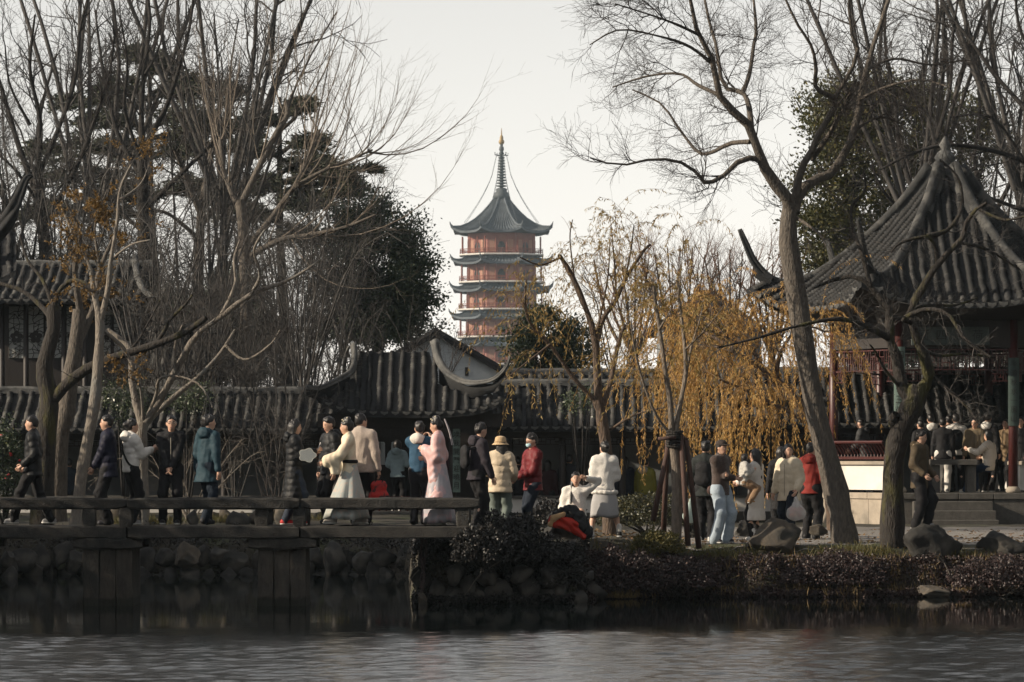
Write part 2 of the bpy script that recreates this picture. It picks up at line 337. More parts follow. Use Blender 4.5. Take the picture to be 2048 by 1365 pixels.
def column(parent, x, y, z0, z1, r=0.085, m=None, name="column"):
    mb = MB().lathe([(r*1.0, z0), (r, z0+0.2), (r*0.97, (z0+z1)/2), (r*0.94, z1)], 14); mb.obj(name, m or M_wood, parent, True, (x, y, 0))

# ------------------------------------------------------------------ corridor running along the far side
ZG = 1.06
def corridor(label, x0, x1, ze, zr, ye=86.0, plinth=True, cols=(), shade=M_wallshade, wallx=None, fretz=0.17):
    c = thing("covered_corridor", label, "corridor", ((x0+x1)/2, ye, ZG)); c.location = (0, 0, 0)
    yr = ye + 1.55
    straight_roof(c, x0, x1, ye, ze, yr, zr)
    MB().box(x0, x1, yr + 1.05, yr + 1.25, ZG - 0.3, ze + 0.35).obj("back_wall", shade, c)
    MB().box(x0, x1, ye + 0.32, ye + 0.44, ze - 0.24, ze - 0.12).obj("eave_beam", M_wood, c)
    mb = MB(); fret(mb, x0, x1, ye + 0.4, ze - 0.24 - fretz, ze - 0.24, 0.2); mb.obj("fretwork", M_wood, c)
    if plinth:
        MB().cbox(x0, x1, ye + 0.42, ye + 0.56, ZG - 0.35, 1.40, 0.01).obj("low_wall", M_white, c)
        MB().cbox(x0, x1, ye + 0.36, ye + 0.68, 1.402, 1.46, 0.01).obj("bench_top", M_step, c)
    MB().box(x0, x1, ye + 0.3, yr + 1.05, ZG - 0.3, ZG + 0.02).obj("corridor_floor", M_step, c)
    for x in cols: column(c, x, ye + 0.5, ZG, ze - 0.1, 0.075)
    return c
xl = lambda p, Y=86.4: X_(p, Y)
cA = corridor("tiled corridor with bare grey wall behind the bridge, west of the gate roof", xl(-420), xl(672), 2.98, 3.80, cols=[xl(-400), xl(-240), xl(-90), xl(70), xl(448), xl(640)])
cB = corridor("tiled corridor with low white bench wall between gate roof and golden willow", xl(985), xl(1470), 3.02, 3.98, cols=[xl(1020), xl(1125), xl(1245), xl(1372)])
cC = corridor("higher tiled corridor roof passing behind the hexagonal pavilion", xl(1472), xl(2330), 3.12, 4.30, ye=88.2, cols=[xl(1480), xl(1600), xl(1740), xl(1950)])
# a second, upper course on the middle corridor: the taller roof standing just behind it
r2 = thing("rear_corridor_roof", "upper row of tile ends on the roof just behind the middle corridor", "roof"); straight_roof(r2, xl(1010), xl(1690), 88.6, 3.72, 90.2, 4.28)
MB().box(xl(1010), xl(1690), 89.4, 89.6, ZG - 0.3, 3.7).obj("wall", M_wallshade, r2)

# tracery window on the wall of the third corridor
tw = thing("tracery_window", "round-tracery stone window in white wall behind the cream-coated woman", "window")
cx, cy, cz = X_(1565, 90.7), 90.74, Z_(915, 90.7)
mb = MB().box(cx-0.55, cx+0.55, cy-0.03, cy+0.02, cz-0.52, cz+0.52); mb.obj("opening", M_ink, tw)
for fx in (-0.36, 0, 0.36):
    for fz in (-0.34, 0, 0.34):
        pts = [(cx+fx+0.2*math.cos(a*math.pi/8), cy-0.05, cz+fz+0.2*math.sin(a*math.pi/8)) for a in range(17)]
        MB().tube(pts, 0.018, 5).obj("tracery_ring", M_white, tw, True)
mb = MB()
for a, b_, c_, d_ in ((-.58,.58,.52,.58),(-.58,.58,-.58,-.52),(-.58,-.52,-.52,.52),(.52,.58,-.52,.52)): mb.box(cx+a, cx+b_, cy-0.06, cy-0.02, cz+c_, cz+d_)
mb.obj("window_frame", M_white, tw)

# ------------------------------------------------------------------ gate hall with swept hip roof
gate = thing("gate_hall", "dark gate hall with swept tiled roof and curling ridge ends behind the bridge", "building")
gy = 85.0
def gate_z(x, t, xc, hw):
    """eave (t=0) to top (t=1) surface height; corners of the eave rise"""
    u = np.clip(abs(x - xc) / hw, 0, 1)
    return 3.34 + 1.36*(0.78*t + 0.22*t*t) + 0.34*(u**4)*(1-t)**1.5
gx0, gx1 = X_(636, gy), X_(1012, gy); gxc, ghw = (gx0+gx1)/2, (gx1-gx0)/2
tl0, tl1 = X_(702, 86.6), X_(872, 86.6)           # the upper roof between the two gable ridges
def gate_top(x):
    """how far up the slope a tile roll at x starts"""
    if tl0 <= x <= tl1: return 1.0
    d = (tl0 - x) / (tl0 - gx0) if x < tl0 else (x - tl1) / (gx1 - tl1)
    return max(0.10, 0.56 - 0.40*min(1, d)**0.7)
def gate_pt(x, t): return (x, gy + 1.65*t, float(gate_z(x, t, gxc, ghw)))
n = int((gx1-gx0)/0.236)
for i in range(n):
    x = gx0 + (i+0.5)*(gx1-gx0)/n; tt = gate_top(x)
    path = [tuple(np.array(gate_pt(x, tt*(1-k/6))) + (0, 0, 0.012)) for k in range(7)]
    arc_roll(path, 0.064).obj("tile_roll", M_tile, gate, True)
    if i: link("drip_tile", drip_mesh().mesh("drip_tile"), M_ridge, gate, tuple(np.array(gate_pt(gx0 + i*(gx1-gx0)/n, 0)) + (0, -0.02, 0)))
rows = []
for k in range(9):
    t = k/8
    rows.append([gate_pt(gx0 + (gx1-gx0)*i/24, min(t, gate_top(gx0 + (gx1-gx0)*i/24))) for i in range(25)])
mb = MB().ring(rows, close=False, caps=False); mb.ring([[(x, y, z-0.14) for x, y, z in r] for r in rows], close=False, caps=False)
mb.ring([rows[0], [(x, y, z-0.14) for x, y, z in rows[0]]], close=False, caps=False)
# rear slope, mirrored
mir = [[(x, 2*(gy+1.65) - y, z) for x, y, z in r] for r in rows]; mb.ring(mir, close=False, caps=False)
mb.obj("roof_bed", M_tilebase, gate, True)
def sweep_ridge(parent, pts, w0, h0, name="hip_ridge", m=None, taper=0.5, n=24):
    """a plastered ridge swept along a smooth curve: stepped mouldings, narrowing to its end"""
    P = np.array(pts, float); tt = np.linspace(0, len(P)-1, n)
    def cr(t):
        i = min(int(t), len(P)-2); f = t - i; p0, p1, p2, p3 = P[max(i-1, 0)], P[i], P[i+1], P[min(i+2, len(P)-1)]
        return 0.5*((2*p1) + (-p0+p2)*f + (2*p0-5*p1+4*p2-p3)*f*f + (-p0+3*p1-3*p2+p3)*f**3)
    C = np.array([cr(t) for t in tt]); rings = []
    for k in range(n):
        tg = C[min(k+1, n-1)] - C[max(k-1, 0)]; tg /= np.linalg.norm(tg) + 1e-9
        s = np.cross(tg, (0, 0, 1.0))
        if np.linalg.norm(s) < 0.12: s = np.cross(C[-1] - C[0], (0, 0, 1.0))
        s /= np.linalg.norm(s) + 1e-9; u = np.cross(s, tg); u = u if u[2] > 0 or abs(tg[2]) > 0.9 else -u
        f = 1 - (1-taper)*k/(n-1); wd, h = w0*f, h0*f
        rings.append([tuple(C[k] + s*a*wd + u*b*h) for a, b in ((-1,0),(-1,.34),(-.72,.42),(-.72,.58),(-.86,.64),(-.7,.9),(-.3,1.04),(.3,1.04),(.7,.9),(.86,.64),(.72,.58),(.72,.42),(1,.34),(1,0))])
    return MB().ring(rings).obj(name, m or M_ridge, parent, True)
G = lambda px, py, Y: tuple(at(px, py, Y))
sweep_ridge(gate, [G(706,692,86.5), G(709,722,86.3), G(702,748,85.9), G(676,764,85.4), G(640,780,84.95), G(612,778,84.8)], 0.075, 0.15, taper=0.55)
sweep_ridge(gate, [G(866,684,86.5), G(876,724,86.3), G(896,752,85.9), G(935,770,85.4), G(985,764,84.95), G(1013,738,84.8), G(1022,712,84.75)], 0.085, 0.17, taper=0.3)
sweep_ridge(gate, [G(688,752,87.4), G(690,720,86.9), G(698,695,86.6)], 0.05, 0.1)
for pts in ([(700,752,85.95), (676,768,85.45), (640,784,85.0), (612,782,84.85)], [(878,730,86.3), (896,757,85.95), (935,775,85.45), (985,770,85.0), (1008,750,84.85)]):
    up_ = [tuple(np.array(G(*p)) + (0, .02, .03)) for p in pts]; dn_ = [tuple(np.array(G(*p)) + (0, -.06, -.42*(1 - .75*i/(len(pts)-1)))) for i, p in enumerate(pts)]
    bk_ = [(x, y+.12, z) for x, y, z in dn_]; MB().ring([up_, dn_, bk_], close=False, caps=False).obj("ridge_skirt", M_tilebase, gate, True)
# under the roof: beam, columns, panelled back with two pale windows, threshold
bx0, bx1 = X_(664, 86), X_(1000, 86)
MB().box(bx0-0.3, bx1+0.25, 85.55, 85.75, 3.0, 3.3).obj("eave_beam", M_wood, gate)
MB().box(bx0, bx1, 88.0, 88.15, ZG-0.3, 3.45).obj("back_wall", M_wood, gate)
for p in (672, 742, 868, 905): column(gate, X_(p, 85.8), 85.8, ZG, 3.1, 0.085)
mb = MB(); fret(mb, bx0, bx1, 85.66, 2.78, 3.0, 0.22); mb.obj("fretwork", M_wood, gate)
M_glow = mat("pale_window", (0.62, 0.66, 0.66), (0.45, 0.5, 0.5), 3, 0.7)  # pale pane colour stands in for daylight showing at the windows
for a, b_ in ((750, 770), (782, 795)):
    w_ = MB().cbox(X_(a, 87.9), X_(b_, 87.9), 87.93, 87.995, Z_(930, 87.9), Z_(884, 87.9), 0.03).obj("window", M_glow, gate)
    mb = MB(); xm = (X_(a, 87.9)+X_(b_, 87.9))/2; mb.box(xm-0.008, xm+0.008, 87.90, 87.928, Z_(930, 87.9), Z_(884, 87.9)); mb.obj("mullion", M_wood, w_)
MB().cbox(bx0-0.2, bx1+0.1, 85.3, 88.0, ZG-0.4, ZG+0.06, 0.02).obj("threshold", M_step, gate)
mb = MB()
for k in range(9): mb.box(X_(745+k*14, 86.2)-0.02, X_(745+k*14, 86.2)+0.02, 86.1, 86.14, ZG+0.06, ZG+0.34)
mb.box(X_(740, 86.2), X_(865, 86.2), 86.09, 86.15, ZG+0.34, ZG+0.39); mb.box(X_(740, 86.2), X_(865, 86.2), 86.09, 86.15, ZG+0.16, ZG+0.19); mb.obj("low_rail", M_red, gate)

def text(parent, s, loc, size, m, name="lettering", rot=(math.radians(90), 0, 0), ext=0.003):
    cu = bpy.data.curves.new(name, 'FONT'); cu.body = s; cu.size = size; cu.extrude = ext; cu.align_x = 'CENTER'; cu.align_y = 'CENTER'
    tmp = bpy.data.objects.new(name, cu); col.objects.link(tmp); bpy.context.view_layer.update()
    me = bpy.data.meshes.new_from_object(tmp.evaluated_get(bpy.context.evaluated_depsgraph_get())); bpy.data.objects.remove(tmp); me.materials.clear()
    o = link(name, me, m, parent, loc); o.rotation_euler = rot; return o
def board(label, px, py0, py1, Y, wpx, chars, m=M_green, ink=M_ink):
    k = F/Y; x = X_(px, Y); wd = wpx/k/2
    t_ = thing("inscribed_board", label, "sign", (x, Y, Z_(py1, Y)))
    h = (py1-py0)/k; V = []; nseg = 6
    mb = MB(); sec = [(-wd + 2*wd*i/nseg, -0.05*math.cos((i/nseg-0.5)*2.2)) for i in range(nseg+1)]
    loop = sec + [(x_, y_+0.03) for x_, y_ in reversed(sec)]
    mb.ring([[(x_, y_, z) for x_, y_ in loop] for z in (0, h)]); mb.obj("panel", m, t_)
    for i, ch in enumerate(chars): text(t_, ch, (0, -0.062, h*(1 - (i+0.75)/(len(chars)+0.5))), h/(len(chars)+0.5)*0.82, ink)
    return t_
board("tall pale green board with seven characters hanging on the gate column", 913, 858, 985, 85.68, 15, "唤我開門迎曉月")

# ------------------------------------------------------------------ white gable house behind the gate
gh = thing("gable_house", "pale blue-white gable wall with dark sloping coping behind the gate roof", "house")
Yg = 104.0
P = [G(872, 668, Yg), G(1010, 752, Yg), G(1010, 960, Yg), G(740, 960, Yg), G(740, 752, Yg)]
mb = MB(); V = P + [(x, y+6, z) for x, y, z in P]; mb.add(V, [(4,3,2,1,0),(5,6,7,8,9)] + [(i, (i+1) % 5, (i+1) % 5+5, i+5) for i in range(5)])
mb.obj("wall", mat("gable_white", (0.52, 0.55, 0.56), (0.42, 0.45, 0.46), 1.5, 0.9, 0.1, 10), gh)
for a, b_ in (((866, 664), (1018, 752)), ((878, 664), (726, 752))):
    p, q = np.array(G(*a, Yg)), np.array(G(*b_, Yg)); d = (q-p)/np.linalg.norm(q-p); u = np.array((-d[2], 0, d[0])); u = u if u[2] > 0 else -u
    mb = MB(); rings = [[tuple(c + u*hh + np.array((0, yy, 0))) for yy, hh in ((-0.22,-0.06),(-0.22,0.05),(-0.1,0.14),(6.2,0.14),(6.2,-0.06))] for c in (p, q)]
    mb.ring(rings).obj("coping", M_tilebase, gh)
w_ = MB().box(X_(930, Yg), X_(937, Yg), Yg-0.03, Yg-0.004, Z_(752, Yg), Z_(735, Yg)).obj("window", M_ink, gh)

# ------------------------------------------------------------------ halls at the west end
hall = thing("lattice_hall", "dark timber hall with ice-crackle lattice windows behind the leaning trees", "building")
Yh = 96.0; kh = F/Yh
straight_roof(hall, X_(-200, Yh), X_(292, Yh), Yh-1.2, Z_(602, Yh), Yh+1.6, Z_(525, Yh), sag=0.10)
MB().box(X_(-200, Yh), X_(280, Yh), Yh, Yh+0.2, 0.7, Z_(600, Yh)).obj("wall", M_wood, hall)
sweep_ridge(hall, [G(270,522,97.4), G(276,560,96.2), G(292,590,95.2), G(318,596,94.7), G(338,572,94.5)], 0.09, 0.18, taper=0.35)
M_paper = mat("window_paper", (0.40, 0.41, 0.39), (0.30, 0.31, 0.30), 4, 0.9)
def ice_panel(px0, px1, py0, py1):
    x0, x1, z0, z1 = X_(px0, Yh), X_(px1, Yh), Z_(py1, Yh), Z_(py0, Yh)
    pn = MB().box(x0, x1, Yh-0.03, Yh-0.004, z0, z1).obj("window", M_paper, hall)
    mb = MB(); c = 0.105; nx_, nz_ = max(2, int((x1-x0)/c)), int((z1-z0)/c); pts = {}
    for i in range(nx_+1):
        for j in range(nz_+1):
            e = 0 if i in (0, nx_) else 1; e2 = 0 if j in (0, nz_) else 1
            pts[i, j] = (x0+(x1-x0)*i/nx_ + e*random.uniform(-.035, .035), z0+(z1-z0)*j/nz_ + e2*random.uniform(-.035, .035))
    def bar(p, q):
        mb.tube([(p[0], Yh-0.04, p[1]), (q[0], Yh-0.04, q[1])], 0.0075, 4)
    for i in range(nx_+1):
        for j in range(nz_+1):
            if i < nx_ and random.random() < 0.85: bar(pts[i, j], pts[i+1, j])
            if j < nz_ and random.random() < 0.85: bar(pts[i, j], pts[i, j+1])
            if i < nx_ and j < nz_ and random.random() < 0.55: bar(pts[i, j], pts[i+1, j+1]) if random.random() < .5 else bar(pts[i+1, j], pts[i, j+1])
    mb.obj("lattice", M_wood, pn)
    f = MB(); cxx, czz = (x0+x1)/2, (z0+z1)/2 - 0.12; r = (x1-x0)*0.24
    for a in range(5):
        an = a*1.2566+1.57; f.ring([[(cxx + r*math.cos(an) + r*0.72*math.cos(k*.5236), y, czz + r*math.sin(an) + r*0.72*math.sin(k*.5236)) for k in range(12)] for y in (Yh-0.058 - a*0.0006, Yh-0.05)])
    f.obj("blossom_motif", M_wood, pn)
for a in ((18, 49), (56, 88), (92, 126), (132, 164), (206, 222), (228, 246), (250, 268)): ice_panel(a[0], a[1], 613, 717)
for p in (4, 52, 128, 170, 200, 275): column(hall, X_(p, Yh-0.5), Yh-0.5, 0.8, Z_(604, Yh), 0.07)

sm = thing("small_tiled_roof", "little tiled roof with curved grey ridge half hidden by pale limbs", "roof")
straight_roof(sm, X_(300, 93), X_(442, 93), 92.2, Z_(745, 92.2), 93.8, Z_(662, 93.8), sag=0.1)
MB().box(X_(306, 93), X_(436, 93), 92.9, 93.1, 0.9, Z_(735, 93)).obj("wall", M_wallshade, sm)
sweep_ridge(sm, [G(300,668,93.6), G(330,652,93.6), G(370,655,93.6), G(410,668,93.6), G(446,664,93.6)], 0.1, 0.16)

# the corner of a near pavilion, its horn curling into view
wp = thing("curled_eave_pavilion", "black horn-tipped eave corner of a pavilion above the lattice windows", "pavilion")
Yp = 82.0
sweep_ridge(wp, [G(-160,560,Yp+1.6), G(-70,520,Yp+0.8), G(-10,485,Yp+0.3), G(28,440,Yp), G(47,398,Yp), G(58,362,Yp), G(66,354,Yp)], 0.2, 0.5, "horn_ridge", M_tilebase, 0.14)
rows = [[tuple(at(-260 + 292*i/10, 600 - 135*t - 60*(i/10)**3*(1-t), Yp + 2.2*t)) for i in range(11)] for t in (0, .25, .5, .75, 1)]
mb = MB().ring(rows, close=False, caps=False); mb.ring([[(x, y, z-0.12) for x, y, z in r] for r in rows], close=False, caps=False)
mb.ring([rows[0], [(x, y, z-0.12) for x, y, z in rows[0]]], close=False, caps=False); mb.ring([[r[-1] for r in rows], [(r[-1][0], r[-1][1], r[-1][2]-0.12) for r in rows]], close=False, caps=False); mb.obj("roof_bed", M_tilebase, wp)
for i in range(12):
    u = (i+0.5)/12*10; i0 = int(u); f_ = u - i0
    path = [tuple((1-f_)*np.array(rows[k][i0]) + f_*np.array(rows[k][min(i0+1, 10)]) + (0, 0, 0.015)) for k in range(4, -1, -1)]
    arc_roll(path, 0.065).obj("tile_roll", M_tile, wp, True)
column(wp, X_(-60, Yp+0.8), Yp+0.8, 0.8, 5.4, 0.11, M_wood)
column(wp, X_(-220, Yp+0.8), Yp+0.8, 0.8, 5.4, 0.11, M_wood)

# ------------------------------------------------------------------ hexagonal pavilion
PC = (X_(1890, 87.0), 87.0); FL = 1.54
pav = thing("hexagonal_pavilion", "hexagonal tiled pavilion with soaring horned eaves beside the mossy tree", "pavilion", (PC[0], PC[1], 0.85))
pav.location = (PC[0], PC[1], 0.0)
AE, HT = 3.55, math.tan(math.radians(30))
_a = np.array([0.0, 0.25, 0.8, 1.65, 2.4, 2.94, 3.3, 3.7, 4.4]); _z = np.array([8.95, 8.60, 7.95, 7.10, 6.45, 6.05, 5.82, 5.60, 5.3])
def roof_z(a, w_): return float(np.interp(a, _a, _z) + 0.62*min(1.0, abs(w_)/2.05)**3.2*smoothstep(1.4, 3.6, a))
def eave_a(w_): return AE + 0.34*min(1.0, abs(w_)/2.1)**3
def loc6(face, a, w_, z):
    an = math.radians(-90 + 60*face); n_ = (math.cos(an), math.sin(an)); s_ = (-n_[1], n_[0])
    return (n_[0]*a + s_[0]*w_, n_[1]*a + s_[1]*w_, z)
for fc in range(6):
    rows = []
    for k in range(13):
        s = k/12; row = []
        for i in range(15):
            u = -1 + 2*i/14; w_ = u*HT*(0.1 + (AE+0.12-0.1)*s)*1.0; a = 0.1 + (eave_a(w_)-0.1)*s if s > 0.0 else 0.1
            w_ = u*HT*a; row.append(loc6(fc, a, w_, roof_z(a, w_)))
        rows.append(row)
    mb = MB().ring(rows, close=False, caps=False); lo = [[(x, y, z-0.12) for x, y, z in r] for r in rows]
    mb.ring(lo, close=False, caps=False); mb.ring([rows[-1], lo[-1]], close=False, caps=False); mb.obj("roof_face", M_tilebase, pav, True)
    so_ = [[(x, y, z-.125) for x, y, z in rows[-1]], [loc6(fc, 2.9, (-1 + 2*i/14)*HT*2.9, 5.46) for i in range(15)], [loc6(fc, 2.3, (-1 + 2*i/14)*HT*2.3, 5.36) for i in range(15)]]
    MB().ring(so_, close=False, caps=False).obj("soffit", M_wood, pav, True)
    if fc in (2, 3, 4): continue
    W = 2.12; nr = 17
    for i in range(nr):
        w_ = -W + 2*W*(i+0.5)/nr; a0 = max(0.25, abs(w_)/HT + 0.02); a1 = eave_a(w_)
        if a1 - a0 < 0.12: a0 = a1 - 0.12
        path = [tuple(np.array(loc6(fc, a0 + (a1-a0)*k/9, w_, roof_z(a0 + (a1-a0)*k/9, w_))) + (0, 0, 0.012)) for k in range(10)]
        arc_roll(path, 0.08, 0.078, 6, 0.03).obj("tile_roll", M_tiledark, pav, True)
        if i:
            wd = -W + 2*W*i/nr; p = loc6(fc, eave_a(wd)+0.02, wd, roof_z(eave_a(wd), wd))
            link("drip_tile", drip_mesh(0.19, 0.13).mesh("drip_tile"), M_ridge, pav, p, math.radians(60*fc))
for c in range(6):
    an = math.radians(-120 + 60*c); d = np.array((math.cos(an), math.sin(an)))
    pr = [(0.12, 8.86), (0.8, 8.0), (1.9, 7.0), (2.9, 6.36), (3.55, 6.22), (4.0, 6.36), (4.38, 6.78), (4.6, 7.3), (4.70, 7.58)]
    sweep_ridge(pav, [(d[0]*r_, d[1]*r_, z-0.10) for r_, z in pr], 0.15, 0.40, "hip_ridge", M_ridgedark, 0.24, 34)
    # stepped brackets under the horn
    mb = MB()
    for q, (r_, z, h) in enumerate(((3.75, 6.12, 0.2), (4.0, 6.22, 0.24), (4.2, 6.4, 0.26))):
        c0 = d*r_; mb.tube([(c0[0]-d[0]*0.25, c0[1]-d[1]*0.25, z-0.1), (c0[0]+d[0]*0.12, c0[1]+d[1]*0.12, z+h*0.4)], [0.16, 0.08], 6)
    mb.obj("horn_bracket", M_tilebase, pav)
    p = d*2.52
    cn = MB().lathe([(0.105, FL), (0.1, 3.2), (0.095, 5.4)], 16).obj("column", M_red, pav, True, (p[0], p[1], 0))
    MB().lathe([(0.13, FL-0.01), (0.17, FL+0.04), (0.15, FL+0.1), (0.115, FL+0.14)], 16).obj("column_base", M_pale_stone, cn, True)
MB().lathe([(0.3, 8.7), (0.26, 8.85), (0.15, 8.92), (0.2, 9.02), (0.24, 9.12), (0.16, 9.24), (0.08, 9.3), (0.14, 9.4), (0.05, 9.55), (0.01, 9.6)], 16).obj("finial", M_ridge, pav, True)
for fc in range(6):
    # lintel, fretwork
    p0 = np.array(loc6(fc, 2.52*math.cos(math.pi/6), -1.26, 0)); p1 = np.array(loc6(fc, 2.52*math.cos(math.pi/6), 1.26, 0))
    g = MB(); g.box(-1.26, 1.26, -0.06, 0.06, 4.75, 5.35); o = g.obj("lintel", M_wood, pav, False, tuple((p0+p1)/2), math.radians(60*fc))
    g = MB(); fret(g, -1.16, 1.16, 0, 4.25, 4.72, 0.17, 0.014); fret(g, -1.16, -0.8, 0.002, 4.0, 4.26, 0.12, 0.012); fret(g, 0.8, 1.16, 0.002, 4.0, 4.26, 0.12, 0.012)
    g.obj("fretwork", M_red, pav, False, tuple((p0+p1)/2), math.radians(60*fc))
    # parapet wall with red back-rest, all faces but the open front and back
    if fc not in (0, 3):
        c_ = np.array(loc6(fc, 2.24, 0, 0)); rz = math.radians(60*fc)
        MB().box(-1.24, 1.24, -0.09, 0.09, FL+0.06, FL+0.62).obj("parapet", M_white, pav, False, tuple(c_), rz)
        MB().cbox(-1.27, 1.27, -0.16, 0.2, FL+0.622, FL+0.70, 0.015).obj("parapet_coping", M_pale_stone, pav, False, tuple(c_), rz)
        rail = MB(); rail.tube([(-1.2, -0.34, FL+1.12), (1.2, -0.34, FL+1.12)], 0.035, 8); rail.box(-1.2, 1.2, -0.22, -0.16, FL+0.74, FL+0.80)
        ro = rail.obj("back_rest_rail", M_red, pav, False, tuple(c_), rz)
        for q in range(19):
            x = -1.14 + q*0.1267
            MB().tube([(x, -0.17, FL+0.72), (x, -0.16, FL+0.85), (x, -0.24, FL+0.98), (x, -0.34, FL+1.10)], 0.014, 5).obj("spindle", M_red, ro)
    # stone platform face blocks; sunlight on the left-front face is painted as paler stone
    a = 2.66; half = a*HT
    for q in range(4 if fc in (5, 0, 1) else 1):
        nq = 4 if fc in (5, 0, 1) else 1
        x0_, x1_ = -half + 2*half*q/nq + 0.003, -half + 2*half*(q+1)/nq - 0.003
        MB().cbox(x0_, x1_, -0.12, 0.12, 0.55, FL-0.132, 0.008).obj("platform_block", M_pale_stone if fc == 5 else M_step, pav, False, loc6(fc, a-0.12, 0, 0), math.radians(60*fc))
        MB().cbox(x0_, x1_, -0.2, 0.2, FL-0.13, FL, 0.012).obj("platform_edge", M_pale_stone if fc == 5 else M_step, pav, False, loc6(fc, a-0.16, 0, 0), math.radians(60*fc))
mb = MB(); mb.ring([[(2.62*math.cos(math.radians(60*k)), 2.62*math.sin(math.radians(60*k)), z) for k in range(6)] for z in (0.5, FL-0.008)]); mb.obj("floor", M_step, pav)
mb = MB(); mb.ring([[(2.5*math.cos(math.radians(60*k)), 2.5*math.sin(math.radians(60*k)), z) for k in range(6)] for z in (5.36, 5.42)]); mb.obj("ceiling", M_wood, pav)
for q in range(3):
    x0_, x1_ = -1.02 - 0.0*q, 0.72 + 0.03*q; zt = FL - 0.2*(q+1) + 0.02
    MB().cbox(x0_, x1_, -2.66-0.30*(q+1), -2.66-0.30*q-0.003, 0.5, zt, 0.014).obj("step", M_step, pav)
# name board under the front eave
nb = thing("name_board", "dim horizontal board with four characters under the hexagonal pavilion's front eave", "sign", (PC[0]-0.15, PC[1]-2.36, 5.0))
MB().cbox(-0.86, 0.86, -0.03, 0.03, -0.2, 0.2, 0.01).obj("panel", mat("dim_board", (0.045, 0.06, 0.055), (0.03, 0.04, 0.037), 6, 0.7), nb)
for i, ch in enumerate("面四風荷"): text(nb, ch, (-0.6 + 0.4*i, -0.034, 0), 0.26, M_ink)
for i, (cidx, s) in enumerate(((0, "四壁荷花三面柳"), (1, "半潭秋水一房山"))):
    an = math.radians(-120 + 60*cidx); x, y = PC[0] + 2.52*math.cos(an), PC[1] + 2.52*math.sin(an) - 0.07
    board(("long pale green couplet board on the pavilion column beside the steps" if i == 0 else "dark green couplet board on the pavilion column near the seated jeans wearer"),
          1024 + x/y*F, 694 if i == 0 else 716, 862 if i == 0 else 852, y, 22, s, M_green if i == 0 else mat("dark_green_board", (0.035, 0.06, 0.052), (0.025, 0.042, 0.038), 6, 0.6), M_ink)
# stone table in the pavilion's mouth
tb = thing("stone_table", "grey stone slab table standing inside the pavilion behind the steps", "table", (X_(1905, 85.3), 85.3, FL))
MB().cbox(-0.52, 0.52, -0.3, 0.3, 0.62, 0.74, 0.015).obj("table_top", M_step, tb)
for sx in (-0.4, 0.4): MB().cbox(sx-0.1, sx+0.1, -0.22, 0.22, 0, 0.618, 0.012).obj("leg", M_step, tb)

# grey tiled roof far behind the willows
fr = thing("distant_hall_roof", "hazy grey hall roof rising behind the golden willow", "roof")
Yd = 150.0
rows = [[tuple(at(1416 + s*(24 + 100*t), 588 + 72*t + 14*t*(1-t), Yd - 5*t)) for s in np.linspace(-1, 1, 13)] for t in np.linspace(0, 1, 7)]
mb = MB().ring(rows, close=False, caps=False); mb.ring([[(x, 2*Yd - y, z) for x, y, z in r] for r in rows], close=False, caps=False); mb.obj("roof_slope", M_tile, fr, True)
sweep_ridge(fr, [G(1388,582,Yd), G(1400,588,Yd), G(1432,588,Yd), G(1446,582,Yd)], 0.12, 0.2)
MB().box(X_(1320, Yd), X_(1512, Yd), Yd-3.4, Yd+3.4, 0.5, Z_(660, Yd)).obj("wall", M_wallshade, fr)

# ------------------------------------------------------------------ the far pagoda
YP = 844.0
pg = thing("pagoda", "tall reddish octagonal pagoda with grey eaves and gold-tipped spire in haze", "pagoda", (X_(1003, YP), YP, 0.9))
pg.location = (X_(1003, YP), YP, 0)
M_pwall = mat("pagoda_wood", (0.27, 0.105, 0.08), (0.20, 0.075, 0.06), 0.6, 0.8, c3=(0.30, 0.15, 0.11), c3scale=0.25)
M_proof = mat("pagoda_tile", (0.085, 0.10, 0.115), (0.05, 0.06, 0.07), 0.5, 0.85)
M_prail = mat("pagoda_rail", (0.55, 0.52, 0.48), (0.45, 0.43, 0.4), 1, 0.8)
M_pcol = mat("pagoda_post", (0.20, 0.05, 0.03), (0.14, 0.04, 0.025), 1, 0.7)
M_poch = mat("pagoda_panel", (0.34, 0.18, 0.125), (0.28, 0.14, 0.095), 0.8, 0.8)
M_gold = mat("gold", (0.30, 0.21, 0.09), (0.22, 0.15, 0.07), 2, 0.6, metal=0.2)
M_iron = mat("spire_iron", (0.06, 0.07, 0.08), (0.04, 0.05, 0.055), 1, 0.7)
OA = [math.radians(-90 + 22.5 + 45*k) for k in range(8)]
def octp(r, z, rot=0): return [(r*math.cos(a+rot), r*math.sin(a+rot), z) for a in OA]
